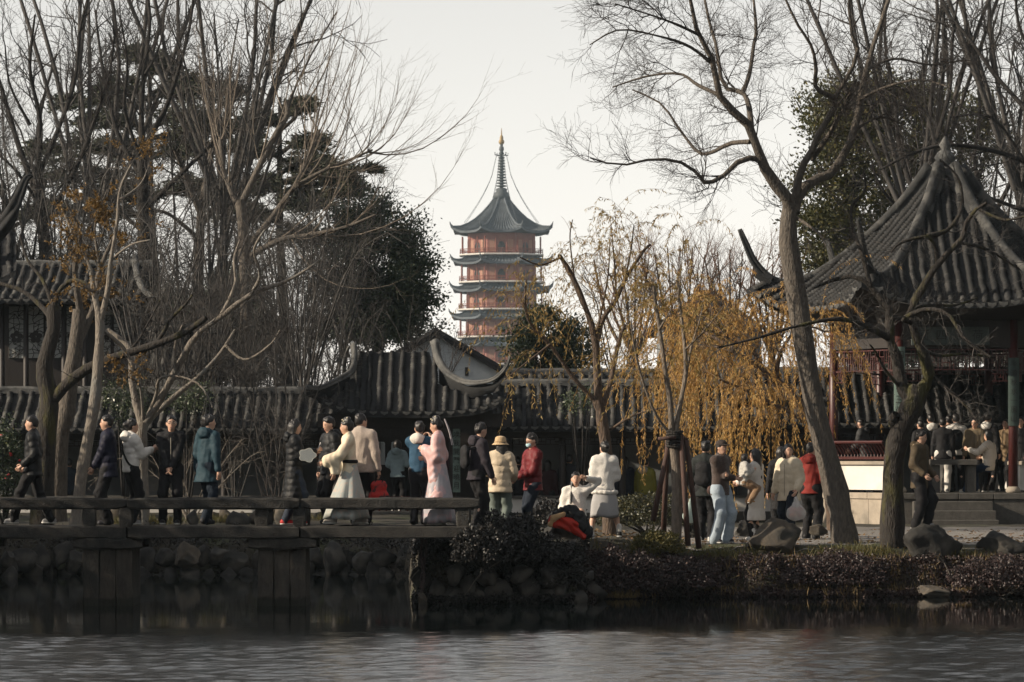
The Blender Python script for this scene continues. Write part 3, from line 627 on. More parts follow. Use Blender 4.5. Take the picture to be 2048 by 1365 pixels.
def pag_roof(r0, z0, r1, z1, curl, name, ribs, nseg=6):
    """octagonal skirt of roof: concave slope, corners swept up, raised tile ribs and hips"""
    mb = MB(); rings = []; NP = 9
    def pt(k, u, t):
        a0, a1 = OA[k], OA[(k+1) % 8]; r = r0 + (r1-r0)*t; z = z0 + (z1-z0)*(1-(1-t)**1.7)
        c = abs(2*u-1)**3.5*t**2; rr = r*(1 + 0.035*c)
        p = (1-u)*np.array((math.cos(a0), math.sin(a0))) + u*np.array((math.cos(a1), math.sin(a1)))
        return (p[0]*rr, p[1]*rr, z + curl*c)
    for s in range(nseg+1): rings.append([pt(k, i/NP, s/nseg) for k in range(8) for i in range(NP)])
    mb.ring(rings, caps=False); mb.ring([[(x, y, z-0.45) for x, y, z in rings[-1]], rings[-1]], caps=False)
    mb.ring([[(x*0.8, y*0.8, z1-0.35) for x, y, z in rings[-1]], [(x, y, z-0.45) for x, y, z in rings[-1]]], caps=False)
    ro = mb.obj(name, M_proof, pg)
    rb = MB()
    for k in range(8):
        for i in range(1, ribs):
            u = i/ribs; rb.tube([np.array(pt(k, u, s/4)) + (0, 0, 0.06) for s in range(5)], 0.11, 4)
    rb.obj("tile_rib", M_proof, ro)
    for k in range(8):
        P = [np.array(pt(k, 0, s/6)) + (0, 0, 0.12) for s in range(7)]; d = np.array((math.cos(OA[k]), math.sin(OA[k]), 0))
        P += [P[-1] + d*0.5 + (0, 0, 0.45), P[-1] + d*0.75 + (0, 0, 1.1)]
        MB().tube(P, [0.28]*7 + [0.22, 0.06], 5).obj("hip_ridge", M_proof, ro)
pag_roof(1.0, 60.4, 11.1, 52.2, 0.9, "top_roof", 12, 8)
for n_ in range(9):
    ze, zf = 52.0 - 6.0*n_, 47.3 - 6.0*n_; rw = 8.9 + 0.15*n_; last = n_ == 8
    w_ = MB().ring([octp(rw*0.9, zf-1.8 if not last else 0.3), octp(rw*0.9, ze-0.2)]).obj("storey_wall", M_pwall, pg)
    if n_ < 7:
        for k in range(8):
            a0, a1 = OA[k], OA[(k+1) % 8]; A = np.array((math.cos(a0), math.sin(a0))); B = np.array((math.cos(a1), math.sin(a1)))
            nn = (A+B)/np.linalg.norm(A+B)
            if nn[1] > 0.4: continue
            for u in (0.2, 0.8):
                p = ((1-u)*A + u*B)*rw*0.9; q = np.array((-nn[1], nn[0])); MB().ring([[(p[0]+q[0]*s*0.75+nn[0]*o_, p[1]+q[1]*s*0.75+nn[1]*o_, z) for s, o_ in ((-1, -0.05), (1, -0.05), (1, 0.06), (-1, 0.06))] for z in (zf+0.4, zf+3.0)]).obj("wall_panel", M_poch, w_)
            p = (A+B)/2*rw*0.9
            prof = [(-0.8, zf+0.2), (0.8, zf+0.2), (0.8, zf+1.7), (0.45, zf+2.4), (0, zf+2.65), (-0.45, zf+2.4), (-0.8, zf+1.7)]
            MB().ring([[(p[0]+q[0]*s+nn[0]*o_, p[1]+q[1]*s+nn[1]*o_, z) for s, z in prof] for o_ in (-0.05, 0.07)]).obj("arched_door", M_ink, w_)
            for u in (0.0, 0.33, 0.67):
                p = ((1-u)*A + u*B)*rw*1.04; MB().tube([(p[0], p[1], zf), (p[0], p[1], ze-0.9)], 0.17, 6).obj("veranda_post", M_pcol, pg)
        MB().ring([octp(rw*1.08, zf-0.35), octp(rw*1.12, zf-0.30), octp(rw*1.12, zf), octp(rw*0.88, zf)]).obj("balcony_floor", M_prail, pg)
        rl = MB()
        for z in (zf+0.35, zf+0.75, zf+1.05):
            O = octp(rw*1.1, z)
            for k in range(8): rl.tube([O[k], O[(k+1) % 8]], 0.07, 4)
        O = octp(rw*1.1, zf)
        for k in range(8):
            for i in range(6):
                p = (1-i/6)*np.array(O[k]) + i/6*np.array(O[(k+1) % 8]); rl.tube([tuple(p), (p[0], p[1], zf+1.05)], 0.05, 4)
        rl.obj("balcony_rail", M_pcol, pg)
    if not last: pag_roof(rw*0.9, zf-0.5, rw+2.15, zf-1.95, 0.75, "eave_roof", 11, 4)
# spire: drum, stacked rings, cross arms with hanging chains, gold gourd, needle
MB().lathe([(1.9, 59.6), (1.7, 60.8), (1.2, 61.2), (1.25, 61.8), (0.8, 62.0)], 16).obj("spire_drum", M_iron, pg, True)
prof = [(0.45, 61.8)]; z = 62.2
for i in range(11): prof += [(0.42, z), (1.15 - 0.045*i, z+0.12), (1.15 - 0.045*i, z+0.36), (0.42, z+0.48)]; z += 0.62
prof += [(0.3, z), (0.42, z+0.3), (0.6, z+0.6), (0.35, z+1.0), (0.55, z+1.3), (0.5, z+1.9), (0.3, z+2.2), (0.35, z+2.6)]
MB().lathe(prof, 14).obj("spire", M_iron, pg, True)
zc = z + 0.15
for a in range(4):
    d = (math.cos(a*1.5708+0.6), math.sin(a*1.5708+0.6)); MB().tube([(0, 0, zc), (d[0]*1.7, d[1]*1.7, zc+0.05), (d[0]*1.75, d[1]*1.75, zc+0.6)], 0.12, 5).obj("spire_arm", M_iron, pg)
for k in range(8):
    d = (math.cos(OA[k]), math.sin(OA[k])); P = [(d[0]*(1.2+7.6*t), d[1]*(1.2+7.6*t), zc - (zc-54.2)*(t**0.62)) for t in np.linspace(0, 1, 8)]
    MB().tube(P, 0.05, 4).obj("hanging_chain", M_iron, pg)
z += 2.5
MB().lathe([(0.3, z), (0.6, z+0.35), (0.62, z+0.8), (0.38, z+1.15), (0.42, z+1.4), (0.34, z+1.8), (0.15, z+2.2), (0.06, z+3.6)], 14).obj("gold_finial", M_gold, pg, True)

# ------------------------------------------------------------------ the stone bridge
BY0, BY1, DK = 59.5, 61.0, 1.25
br = thing("stone_bridge", "low zigzag stone slab bridge on slab piers crossing the pond", "bridge", (-5, 60, 0)); br.location = (0, 0, 0)
kb = F/BY0
xb = lambda p: (p-1024)/kb
segs = [(-120, 252), (254, 598), (600, 958)]
for (a, b_), dy in zip(segs, (0.06, 0.0, 0.05)):
    for r_ in range(3):
        y0_, y1_ = BY0 + dy + r_*0.5, BY0 + dy + r_*0.5 + 0.494
        MB().rbox(xb(a)+0.006, xb(b_)-0.006, y0_, y1_-.01, DK-0.2 - 0.004*r_, DK - 0.012 + 0.004*(r_ % 2), 0.018, .006).obj("deck_slab", M_stone, br)
    for y_ in (BY0 + dy + 0.0, BY1 + dy - 0.24):
        MB().rbox(xb(a)+0.006, xb(b_)-0.006, y_ + 0.01, y_ + 0.23, DK+0.25, DK+0.43, 0.028, .008).obj("rail_beam", M_stone, br)
for p in (-60, 163, 236, 508, 584, 912):
    for y_ in (BY0 + 0.075, BY1 - 0.15): MB().rbox(xb(p), xb(p+28), y_, y_+0.16, DK-0.03, DK+0.275, 0.018, .006, 2, .08).obj("rail_post", M_stone, br)
for p0_, p1_, wl in ((163, 264, 0), (514, 612, 0), (-130, -30, 0)):
    for i in range(3):
        x0_ = xb(p0_) + (xb(p1_)-xb(p0_))*i/3; x1_ = xb(p0_) + (xb(p1_)-xb(p0_))*(i+1)/3 - 0.005
        MB().rbox(x0_, x1_, BY0 + 0.14 + 0.018*(i % 2), BY1 - 0.12, -0.8, DK-0.34, 0.014, .006, 2, .12).obj("pier_slab", M_pier, br)
    MB().rbox(xb(p0_)-0.14, xb(p1_)+0.15, BY0 + 0.06, BY0 + 0.42, DK-0.37, DK-0.19, 0.028, .009).obj("pier_cap", M_stone, br)
    MB().rbox(xb(p0_)-0.14, xb(p1_)+0.15, BY1 - 0.40, BY1 - 0.05, DK-0.37, DK-0.19, 0.028, .009).obj("pier_cap", M_stone, br)

# ------------------------------------------------------------------ rocks
def rock_mesh(seed, rx, ry, rz, sub=3, rough=0.28):
    r_ = np.random.default_rng(seed)
    import bmesh
    bm = bmesh.new(); bmesh.ops.create_icosphere(bm, subdivisions=sub, radius=1.0)
    V = np.array([v.co for v in bm.verts]); Fs = [[v.index for v in f.verts] for f in bm.faces]; bm.free()
    d = np.zeros(len(V))
    for q in range(16):       # flat facets: cut by random planes
        n_ = r_.normal(size=3); n_ /= np.linalg.norm(n_); h = r_.uniform(0.42, 0.8); s = V @ n_
        over = np.maximum(0, s - h); V = V - over[:, None]*n_*0.97
    for q in range(9):
        k_ = r_.normal(size=3)*(1.8 + 1.7*q); d += (.5 - np.abs(np.sin(V @ k_ + r_.uniform(0, 6))))*rough*1.5/(1.2 + .9*q)
    V = V*(1.22 + d*0.55)[:, None]*np.array((rx, ry, rz))
    return nmesh("boulder", V, Fs, False)
def rock(label, px, py0, py1, Y, wpx, seed, m=M_rock, cat="rock", group=None, depth=0.8, sink=0.25, name="boulder", sub=4):
    k = F/Y; rx = wpx/k/2; h = (py1-py0)/k; rz = h/2*(1+sink); c = (X_(px, Y), Y, Z_(py1, Y) + h - rz)
    o = link(name, rock_mesh(seed, rx*1.12, rx*depth*1.05, rz*1.12, sub), m); o.location = c; o.rotation_euler = ((seed*.37) % .7 - .35 if sub < 4 else 0, (seed*.53) % .8 - .4 if sub < 4 else 0, (seed*0.7) % 0.6 - 0.3)
    return tag(o, label, cat, group)
rock("large lichened boulder at the path edge beside the jeans wearer", 1542, 1034, 1112, 64.9, 118, 11, M_rock)
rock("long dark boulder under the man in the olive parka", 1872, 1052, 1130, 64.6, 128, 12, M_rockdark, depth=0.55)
rock("flat-topped dark boulder on the bank beyond the mossy tree", 2002, 1058, 1110, 65.0, 92, 13, M_rockdark)
rock("pale stone lying at the waterline under the creeper", 1872, 1170, 1196, 63.5, 70, 14, M_rock)
rock("squared stone block carrying the heap of coats", 1128, 1046, 1092, 63.2, 110, 15, M_rockdark, depth=0.6)
rock("tan wedge rock standing at the water under hanging vines", 846, 1180, 1216, 60.3, 22, 16, M_rock)
rock("small tan stone on the gravel beside the smooth-barked tree", 1640, 1052, 1072, 68, 46, 17, M_rock)
rock("low square stone behind the willow stakes", 1400, 1044, 1078, 70, 52, 18, M_rockdark)
rock("stone behind the woman in the long white coat", 1490, 1040, 1075, 71, 56, 19, M_rockdark)
rock("sunlit jagged rock low in the bank under the bridge", 372, 1092, 1136, 75.4, 62, 21, M_rock)
for i in range(46):
    row = i // 23; p = 10 + (i % 23)*36 + random.uniform(-8, 8) + row*16
    py = 1092 + row*40 + random.uniform(-5, 5); wd = random.uniform(38, 62); ht = random.uniform(34, 56)
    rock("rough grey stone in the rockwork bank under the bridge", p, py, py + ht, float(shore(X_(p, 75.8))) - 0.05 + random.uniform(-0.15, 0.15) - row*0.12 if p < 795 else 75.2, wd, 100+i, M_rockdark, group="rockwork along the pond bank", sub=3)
for i in range(13):
    p = (300, 330, 352, 385, 430, 455, 470, 490, 512, 535, 560, 225, 640)[i] + random.uniform(-5, 5); Yq = random.uniform(78, 82)
    rock("small garden stone behind the bridge rail", p, 1020 + random.uniform(-6, 8), 1052, Yq, random.uniform(26, 46), 200+i, M_rock if i % 3 else M_rockdark, group="garden stones behind the bridge", sub=2)
for i in range(17):
    p = 848 + i*21 + random.uniform(-6, 6); py = 1130 + (i % 3)*22
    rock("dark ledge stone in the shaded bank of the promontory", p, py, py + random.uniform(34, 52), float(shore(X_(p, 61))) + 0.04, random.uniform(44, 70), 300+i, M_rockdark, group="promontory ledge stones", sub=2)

# ------------------------------------------------------------------ trees
TR = np.random.default_rng(21)
def tubes(P, rad, s):
    """N polylines of m points -> tube vertices and quads, all at once"""
    N_, m_, _ = P.shape
    T = np.empty_like(P); T[:, 1:-1] = P[:, 2:] - P[:, :-2]; T[:, 0] = P[:, 1] - P[:, 0]; T[:, -1] = P[:, -1] - P[:, -2]
    T /= np.linalg.norm(T, axis=2, keepdims=True) + 1e-9
    ref = np.where(np.abs(T[:, :1, 2:3]) > 0.9, np.array([[[1.0, 0.1, 0]]]), np.array([[[0.1, 0.05, 1.0]]]))
    A = np.cross(T, np.broadcast_to(ref, T.shape)); A /= np.linalg.norm(A, axis=2, keepdims=True) + 1e-9; B = np.cross(T, A)
    th = np.arange(s) * 2*np.pi/s
    V = P[:, :, None] + (A[:, :, None]*np.cos(th)[None, None, :, None] + B[:, :, None]*np.sin(th)[None, None, :, None])*rad[:, :, None, None]
    n, i, k = np.meshgrid(np.arange(N_), np.arange(m_-1), np.arange(s), indexing='ij'); k2 = (k+1) % s
    b0 = (n*m_ + i)*s; b1 = b0 + s
    return V.reshape(-1, 3), np.stack([b0+k, b0+k2, b1+k2, b1+k], -1).reshape(-1, 4)
def join(parts):
    Vs, Fs, o_ = [], [], 0
    for V, F_ in parts:
        if len(V): Vs.append(V); Fs.append(F_ + o_); o_ += len(V)
    return np.concatenate(Vs), np.concatenate(Fs)
def resample(pts, m_):
    P = np.array(pts, float); n = len(P); tt = np.linspace(0, n-1, m_); i = np.minimum(tt.astype(int), n-2); f = (tt - i)[:, None]
    p0, p1, p2, p3 = P[np.maximum(i-1, 0)], P[i], P[i+1], P[np.minimum(i+2, n-1)]
    return 0.5*(2*p1 + (p2-p0)*f + (2*p0-5*p1+4*p2-p3)*f**2 + (3*p1-p0-3*p2+p3)*f**3)
def spawn(P, rad, dens, lmin, lmax, ang=0.8, asd=0.25, up=0.1, wander=0.18, seg=5, t0=0.15, t1=1.0, rk=0.013, rtip=0.0018, lfall=0.35, outer=None):
    """child branches on every parent polyline"""
    N_, m_, _ = P.shape
    L_ = np.linalg.norm(np.diff(P, axis=1), axis=2).sum(1); cnt = TR.poisson(dens*L_*(t1-t0)); idx = np.repeat(np.arange(N_), cnt); K = len(idx)
    if K == 0: return np.zeros((0, seg, 3)), np.zeros((0, seg))
    t = TR.uniform(t0, t1, K); x = t*(m_-1); i = np.minimum(x.astype(int), m_-2); f = (x-i)[:, None]
    base = P[idx, i]*(1-f) + P[idx, i+1]*f; tg = P[idx, i+1] - P[idx, i]; tg /= np.linalg.norm(tg, axis=1, keepdims=True) + 1e-9
    pr = rad[idx, i]*(1-f[:, 0]) + rad[idx, i+1]*f[:, 0]
    rv = TR.normal(size=(K, 3)); pe = np.cross(tg, rv); pe /= np.linalg.norm(pe, axis=1, keepdims=True) + 1e-9
    a = np.clip(TR.normal(ang, asd, K), 0.15, 1.7)[:, None]; d = tg*np.cos(a) + pe*np.sin(a)
    ln = TR.uniform(lmin, lmax, K)*(1 - lfall*t)
    Q = np.empty((K, seg, 3)); Q[:, 0] = base; st = (ln/(seg-1))[:, None]
    for q in range(1, seg):
        d = d + TR.normal(size=(K, 3))*wander + np.array((0, 0, up)); d /= np.linalg.norm(d, axis=1, keepdims=True) + 1e-9
        Q[:, q] = Q[:, q-1] + d*st
    r0 = np.minimum(np.maximum(rk*ln, rtip*1.25), pr*0.75); rr = r0[:, None]*(1-np.linspace(0, 1, seg))[None] + rtip*np.linspace(0, 1, seg)[None]
    return Q, rr
def leaves_on(P, n, l, wd, droop=0.6, t0=0.1):
    """narrow leaves along polylines, mostly hanging the way the twig goes"""
    N_, m_, _ = P.shape; idx = TR.integers(0, N_, n); x = TR.uniform(t0, 1, n)*(m_-1); i = np.minimum(x.astype(int), m_-2); f = (x-i)[:, None]
    b = P[idx, i]*(1-f) + P[idx, i+1]*f; tg = P[idx, i+1] - P[idx, i]; tg /= np.linalg.norm(tg, axis=1, keepdims=True) + 1e-9
    d = tg*0.5 + TR.normal(size=(n, 3))*0.45 + np.array((0, 0, -droop)); d /= np.linalg.norm(d, axis=1, keepdims=True)
    return leaf_quads(b, d, l*TR.uniform(0.6, 1.3, n), wd*TR.uniform(0.7, 1.3, n))
def leaf_quads(b, d, l, wd):
    n = len(b); s = np.cross(d, TR.normal(size=(n, 3))); s /= np.linalg.norm(s, axis=1, keepdims=True) + 1e-9; nn = np.cross(d, s)
    l = np.broadcast_to(l, (n,))[:, None]; wd = np.broadcast_to(wd, (n,))[:, None]
    V = np.stack([b, b + d*l*0.45 + s*wd*0.5 + nn*l*0.06, b + d*l, b + d*l*0.45 - s*wd*0.5 + nn*l*0.06], 1).reshape(-1, 3)
    return V, np.arange(n*4).reshape(n, 4)
TRI = [0]
def put(name, parts, m_, parent, smooth=True, kind=None):
    V, F_ = join(parts); TRI[0] += 2*len(F_); o_ = link(name, nmesh(name, V, F_, smooth), m_, parent)
    if kind: o_["kind"] = kind
    return o_
def bark(name, c1, c2, c3=None): return mat(name, c1, c2, 14, 0.9, 2.2, 22, stretch=(1.6, 1.6, 0.5), c3=c3, c3scale=2.5)
B_dark = bark("dark_bark", (0.030, 0.026, 0.024), (0.012, 0.011, 0.0105))
B_pale = bark("pale_bark", (0.23, 0.20, 0.165), (0.13, 0.115, 0.10), (0.17, 0.165, 0.15))
B_mid = bark("grey_bark", (0.128, 0.109, 0.09), (0.057, 0.05, 0.043))
B_moss = bark("mossy_bark", (0.034, 0.028, 0.023), (0.013, 0.011, 0.010), (0.05, 0.046, 0.013))
B_twig = mat("twig_grey", (0.042, 0.035, 0.032), (0.023, 0.019, 0.018), 2, 0.85)
B_twigd = mat("twig_dark", (0.03, 0.025, 0.024), (0.017, 0.015, 0.0145), 2, 0.85)
B_twigp = mat("twig_pale", (0.068, 0.063, 0.059), (0.03, 0.028, 0.027), 2, 0.85)  # paler twig tone; sun on the twigs is put into the colour
B_twigr = mat("twig_russet", (0.16, 0.082, 0.05), (0.11, 0.06, 0.04), 2, 0.85)
B_twigy = mat("twig_yellow", (0.17, 0.105, 0.04), (0.10, 0.06, 0.03), 2, 0.8)
B_willow = bark("willow_bark", (0.125, 0.085, 0.058), (0.05, 0.037, 0.03))
B_shoot = bark("shoot_bark", (0.20, 0.165, 0.13), (0.11, 0.092, 0.076))

def limbs3(Y, limbs, m_=14):
    """limbs: (pixel points, width at base, width at end, depth at base, depth at end) -> polylines and radii"""
    Ps, Rs = [], []
    for pts, w0, w1, d0, d1 in limbs:
        n = len(pts); P = [at(p[0], p[1], Y + d0 + (d1-d0)*i/(n-1)) for i, p in enumerate(pts)]
        Ps.append(resample(P, m_)); k = F/Y
        Rs.append((w0 + (w1-w0)*np.linspace(0, 1, m_)**0.8)/2/k)
    return np.array(Ps), np.array(Rs)
def hero(name, label, Y, limbs, levels, mb_, mt, leaves=None, cat="tree", group=None, sides=9, m_=14, skip=1, knob=0.06):
    """a tree whose limbs are laid out one by one; finer growth spreads from them. skip: limbs (the trunk) that bear no twigs"""
    P, Rr = limbs3(Y, limbs, m_); Rr = Rr*(1 + knob*TR.normal(size=Rr.shape))
    b = P[0, 0]; t_ = thing(name, label, cat, (0, 0, 0), 0, group)
    t_.location = (0, 0, 0)
    put("trunk", [tubes(P[:1], Rr[:1], sides+3)], mb_, t_)
    for q in range(1, len(P)): put("limb", [tubes(P[q:q+1], Rr[q:q+1], sides if limbs[q][1] > 8 else 6)], mb_, t_)
    par, pr = P[skip:], Rr[skip:]; acc = []; lv = []
    for kw in levels:
        Q, q_ = spawn(par, pr, **kw); acc.append(tubes(Q, q_, 4 if q_.size and q_.max() > 0.02 else 3)); lv.append(Q); par, pr = Q, q_
    if acc: put("crown", acc, mt, t_)
    if leaves:
        for lm, lvl, n, l, wd, dr in leaves: put("foliage", [leaves_on(lv[lvl], n, l, wd, dr)], lm, t_, False)
    return t_, lv
tw = lambda d, a, b, **k: dict(dens=d, lmin=a, lmax=b, **k)

# the big smooth-barked tree beside the path
L5 = [([(1694,1112),(1684,1040),(1670,975),(1650,900),(1624,790),(1604,660),(1588,560),(1575,470),(1582,410)], 54, 36, 0, 0),
 ([(1583,425),(1572,393),(1544,361),(1519,315),(1503,259),(1470,227),(1438,190),(1429,139),(1419,106),(1396,69),(1387,28),(1366,-60)], 27, 6, 0, -1.2),
 ([(1503,262),(1498,213),(1484,185),(1447,171),(1433,93),(1419,46),(1400,-50)], 13, 5, -.4, .8),
 ([(1484,187),(1498,153),(1507,93),(1512,51),(1500,-60)], 11, 5, 0, 1.4),
 ([(1519,319),(1484,319),(1442,356),(1410,366),(1398,350),(1359,324),(1304,319),(1239,331),(1180,316)], 13, 3, -.3, -1.6),
 ([(1500,284),(1461,287),(1424,305),(1396,305),(1359,259),(1322,208),(1265,180)], 11, 3, -.4, .9),
 ([(1438,190),(1396,171),(1359,148),(1294,153),(1225,175)], 9, 3, -.6, .3),
 ([(1421,125),(1378,93),(1322,74),(1239,60),(1180,90)], 8, 2.5, -.8, -1.8),
 ([(1396,69),(1350,48),(1300,30),(1230,8)], 7, 2.5, -1, -2),
 ([(1586,425),(1595,389),(1628,361),(1656,352),(1683,319),(1711,259),(1720,194),(1734,139),(1753,69),(1771,23),(1790,-60)], 28, 7, 0, 1.2),
 ([(1591,405),(1600,343),(1623,305),(1642,259),(1669,218),(1669,194),(1702,143),(1716,93),(1697,46),(1704,-60)], 18, 5, 0, -.9),
 ([(1669,196),(1632,176),(1632,139),(1623,93),(1591,42),(1550,-50)], 11, 4, -.5, -1.5),
 ([(1623,321),(1665,259),(1702,185)], 12, 7, 0, -.4),
 ([(1590,435),(1612,448),(1640,470),(1652,492)], 9, 3, 0, -.6),
 ([(1734,139),(1790,118),(1860,130),(1930,120)], 8, 3, .8, 2),
 ([(1718,200),(1770,175),(1840,160),(1900,175)], 8, 3, .7, -.8),
 ([(1711,259),(1760,235),(1810,250)], 7, 3, .6, 1.5)]
hero("smooth_barked_tree", "big leaning smooth-barked bare tree with wide twiggy crown beside the gravel path", 65.4, L5,
 [tw(5.6, .5, 1.35, ang=.75, up=.03, wander=.2, seg=6), tw(11, .3, .85, ang=.7, up=.0, wander=.22, seg=5), tw(14, .14, .48, ang=.7, up=-.02, wander=.22, seg=3)], B_mid, B_twig)
# ivy roots climbing its foot are part of the bank cover below

# mossy twisted tree in front of the pavilion
L6 = [([(1783,1115),(1785,1040),(1786,970),(1790,903),(1810,841),(1829,805),(1836,770)], 46.8, 45.9, 0, 0),
 ([(1834,790),(1852,768),(1858,745),(1844,699),(1825,653),(1821,615),(1836,592),(1859,554),(1878,524),(1920,486),(1931,448),(1950,421),(1973,406)], 31.2, 6.75, 0, -.6),
 ([(1822,800),(1802,771),(1794,718),(1779,676),(1779,623),(1768,608),(1741,573),(1722,558),(1684,554),(1627,577)], 28.6, 5.4, 0, .5),
 ([(1779,678),(1750,662),(1714,646),(1669,638),(1592,653),(1516,676),(1435,696)], 14.3, 3.375, .15, -1.2),
 ([(1876,528),(1870,493),(1851,474),(1802,486),(1783,505)], 11.7, 4.05, -.3, -.8),
 ([(1851,474),(1897,459),(1924,413),(1916,356),(1880,320)], 10.4, 4.05, -.5, .5),
 ([(1825,645),(1806,638),(1851,619),(1897,630),(1931,680),(1981,714)], 11.7, 5.4, -.2, -1.1),
 ([(1821,618),(1851,611),(1909,611),(1954,596)], 9.1, 4.05, -.2, .6),
 ([(1741,573),(1722,501),(1707,463),(1703,413),(1730,383),(1728,340)], 10.4, 4.05, .3, 1),
 ([(1858,745),(1890,775),(1930,810),(1960,850)], 10.4, 4.05, 0, -.6),
 ([(1844,700),(1880,712),(1930,708),(1990,716)], 9.1, 4.05, 0, .8),
 ([(1800,775),(1770,740),(1752,706),(1740,690)], 7.8, 3.375, 0, -.7),
 ([(1788,850),(1786,838),(1792,828)], 20.8, 17.55, 0, -.15),
 ([(1960,420),(2010,440),(2060,430)], 7.8, 4.05, -.6, -1), ([(1920,486),(1975,500),(2040,540)], 7.8, 4.05, -.4, .6)]
hero("mossy_tree", "twisted dark mossy tree with crooked limbs in front of the hexagonal pavilion", 65.0, L6,
 [tw(8.5, .3, .95, ang=.9, up=.03, wander=.36, seg=6, rk=.016), tw(11, .16, .5, ang=.8, wander=.34, seg=5), tw(6, .08, .22, ang=.8, wander=.3, seg=3)], B_moss, B_twigp, knob=0.1)

# leaning tree between the big one and the golden willow
tb_, lvw = hero("golden_willow", "leaning willow with a thick curtain of golden hanging leaves before the corridor", 77.0,
 [([(1668,1060),(1655,930),(1625,850),(1590,800),(1555,765)], 30, 18, 0, 0), ([(1556,768),(1510,730),(1465,700),(1450,665),(1436,650)], 16, 6, 0, -.8),
  ([(1600,812),(1550,770),(1510,710),(1500,675),(1516,645)], 14, 5, 0, 1.2), ([(1550,768),(1560,710),(1580,675),(1600,655)], 11, 4, 0, -1), ([(1470,700),(1420,670),(1385,655)], 9, 4, -.6, .6),
  ([(1625,852),(1560,815),(1490,780),(1440,760)], 10, 4, 0, -1.5), ([(1510,700),(1455,668),(1420,655),(1400,670)], 8, 3, .6, 1.6), ([(1580,675),(1620,655),(1650,665)], 7, 3, -1, .4), ([(1465,700),(1410,692),(1350,705),(1290,725)], 7, 2.5, -.3, 1.8), ([(1450,665),(1400,630),(1340,640),(1300,670)], 6, 2, -.4, 2.6)],
 [tw(4.2, .5, 1.5, ang=1.0, up=.05, wander=.26, seg=7, lfall=.1), tw(7.5, 1.0, 3.0, ang=.8, up=-.42, wander=.13, seg=9, lfall=.3, rk=.003, rtip=.0016)], B_willow, B_twigy,
 [(leafmat("willow_gold", (0.34, 0.18, 0.05), (0.60, 0.38, 0.12), .6, .4, (0.42, 0.35, 0.16)), 1, 34000, .085, .015, .8)], group="willows by the pond")
# pruned willow behind the standing woman in fur
hero("pruned_willow", "pruned willow with thin trailing yellow twigs behind the woman in white fur", 67.5,
 [([(1222,1090),(1216,1000),(1212,900),(1204,840),(1196,800)], 30, 22, 0, 0), ([(1198,805),(1194,740),(1192,690),(1180,640),(1150,565),(1125,520),(1118,512)], 19, 8, 0, -.3),
  ([(1192,690),(1205,640),(1232,600),(1250,560),(1285,505),(1300,490)], 13, 5, 0, .8), ([(1200,810),(1150,760),(1100,690),(1062,650),(1050,610),(1053,560)], 11, 4, 0, -1),
  ([(1204,820),(1222,760),(1236,690),(1250,650)], 12, 7, 0, .5), ([(1240,690),(1215,640),(1195,560),(1188,520)], 8, 4, .4, 1.1), ([(1232,600),(1230,540),(1222,450)], 6, 2, .3, -.4), ([(1190,680),(1215,560),(1220,470)], 6, 2, 0, .4),
  ([(1150,565),(1140,480),(1145,440)], 4, 2, -.2, -.6), ([(1250,560),(1262,500),(1268,450)], 5, 2, .5, .2), ([(1120,516),(1080,530),(1040,515)], 6, 2.5, -.3, -.8), ([(1220,860),(1270,830),(1330,815)], 6, 2.5, 0, -.6), ([(1100,690),(1060,720),(1010,760)], 6, 2, -.7, -1.5)],
 [tw(3.6, .35, .9, ang=.9, up=.16, wander=.2, seg=6), tw(6.0, .7, 2.0, ang=.8, up=-.32, wander=.1, seg=8, lfall=.2, rk=.003, rtip=.0015)], B_willow, B_twigy,
 [(leafmat("willow_sparse", (0.27, 0.16, 0.045), (0.24, 0.19, 0.06), .6, .3), 1, 4600, .085, .016, .6)], group="willows by the pond")
# staked young tree
hero("staked_willow", "young upright willow tied to dark stakes at the bank edge", 64.6,
 [([(1352,1090),(1354,1020),(1353,950),(1346,880),(1346,866)], 21, 23, 0, 0), ([(1344,872),(1340,800),(1330,740),(1320,660),(1310,600),(1308,572)], 13, 6, 0, -.3),
  ([(1350,872),(1362,800),(1372,740),(1366,660),(1358,600),(1354,560)], 13, 5, 0, .4), ([(1373,740),(1384,690),(1400,640),(1408,600)], 7, 3, .2, .9), ([(1340,868),(1312,830),(1285,760),(1268,690),(1262,640)], 7, 3, 0, -.9),
  ([(1356,600),(1362,540),(1368,470)], 4, 1.5, .3, .2), ([(1318,660),(1330,640),(1342,620)], 5, 2, -.2, -.4), ([(1370,700),(1410,660),(1450,610)], 4, 2, .2, -.6)],
 [tw(2.6, .4, 1.0, ang=.7, up=.16, wander=.14, seg=6), tw(5.5, .6, 1.6, ang=.8, up=-.28, wander=.1, seg=8, lfall=.2, rk=.003, rtip=.0015)], B_shoot, B_twigy,
 [(_mats["willow_sparse"], 1, 3600, .085, .016, .6)], group="willows by the pond")
Ys = 64.6
M_stake = mat("stake_wood", (0.075, 0.035, 0.025), (0.035, 0.02, 0.017), 10, 0.8, 0.4, 30, stretch=(3, 3, .5))
for (a, b_, d0, d1) in (((1306,1036),(1340,880),-.1,0), ((1327,1058),(1336,872),.5,.06), ((1376,1086),(1362,870),-.3,-.05), ((1398,1092),(1372,880),.1,.05)):
    st = MB().tube([G(a[0], a[1]+6, Ys+d0), G((a[0]+b_[0])/2, (a[1]+b_[1])/2, Ys+(d0+d1)/2), G(b_[0], b_[1], Ys+d1)], [.05, .045, .042], 8).obj("tree_stake", M_stake, None, True)
    tag(st, "dark red-brown wooden prop leaning against the young staked willow", "stake", "props round the staked willow")
wr = thing("tie_wrap", "rope wrapping and short crossbars binding the stakes to the young willow", "rope")
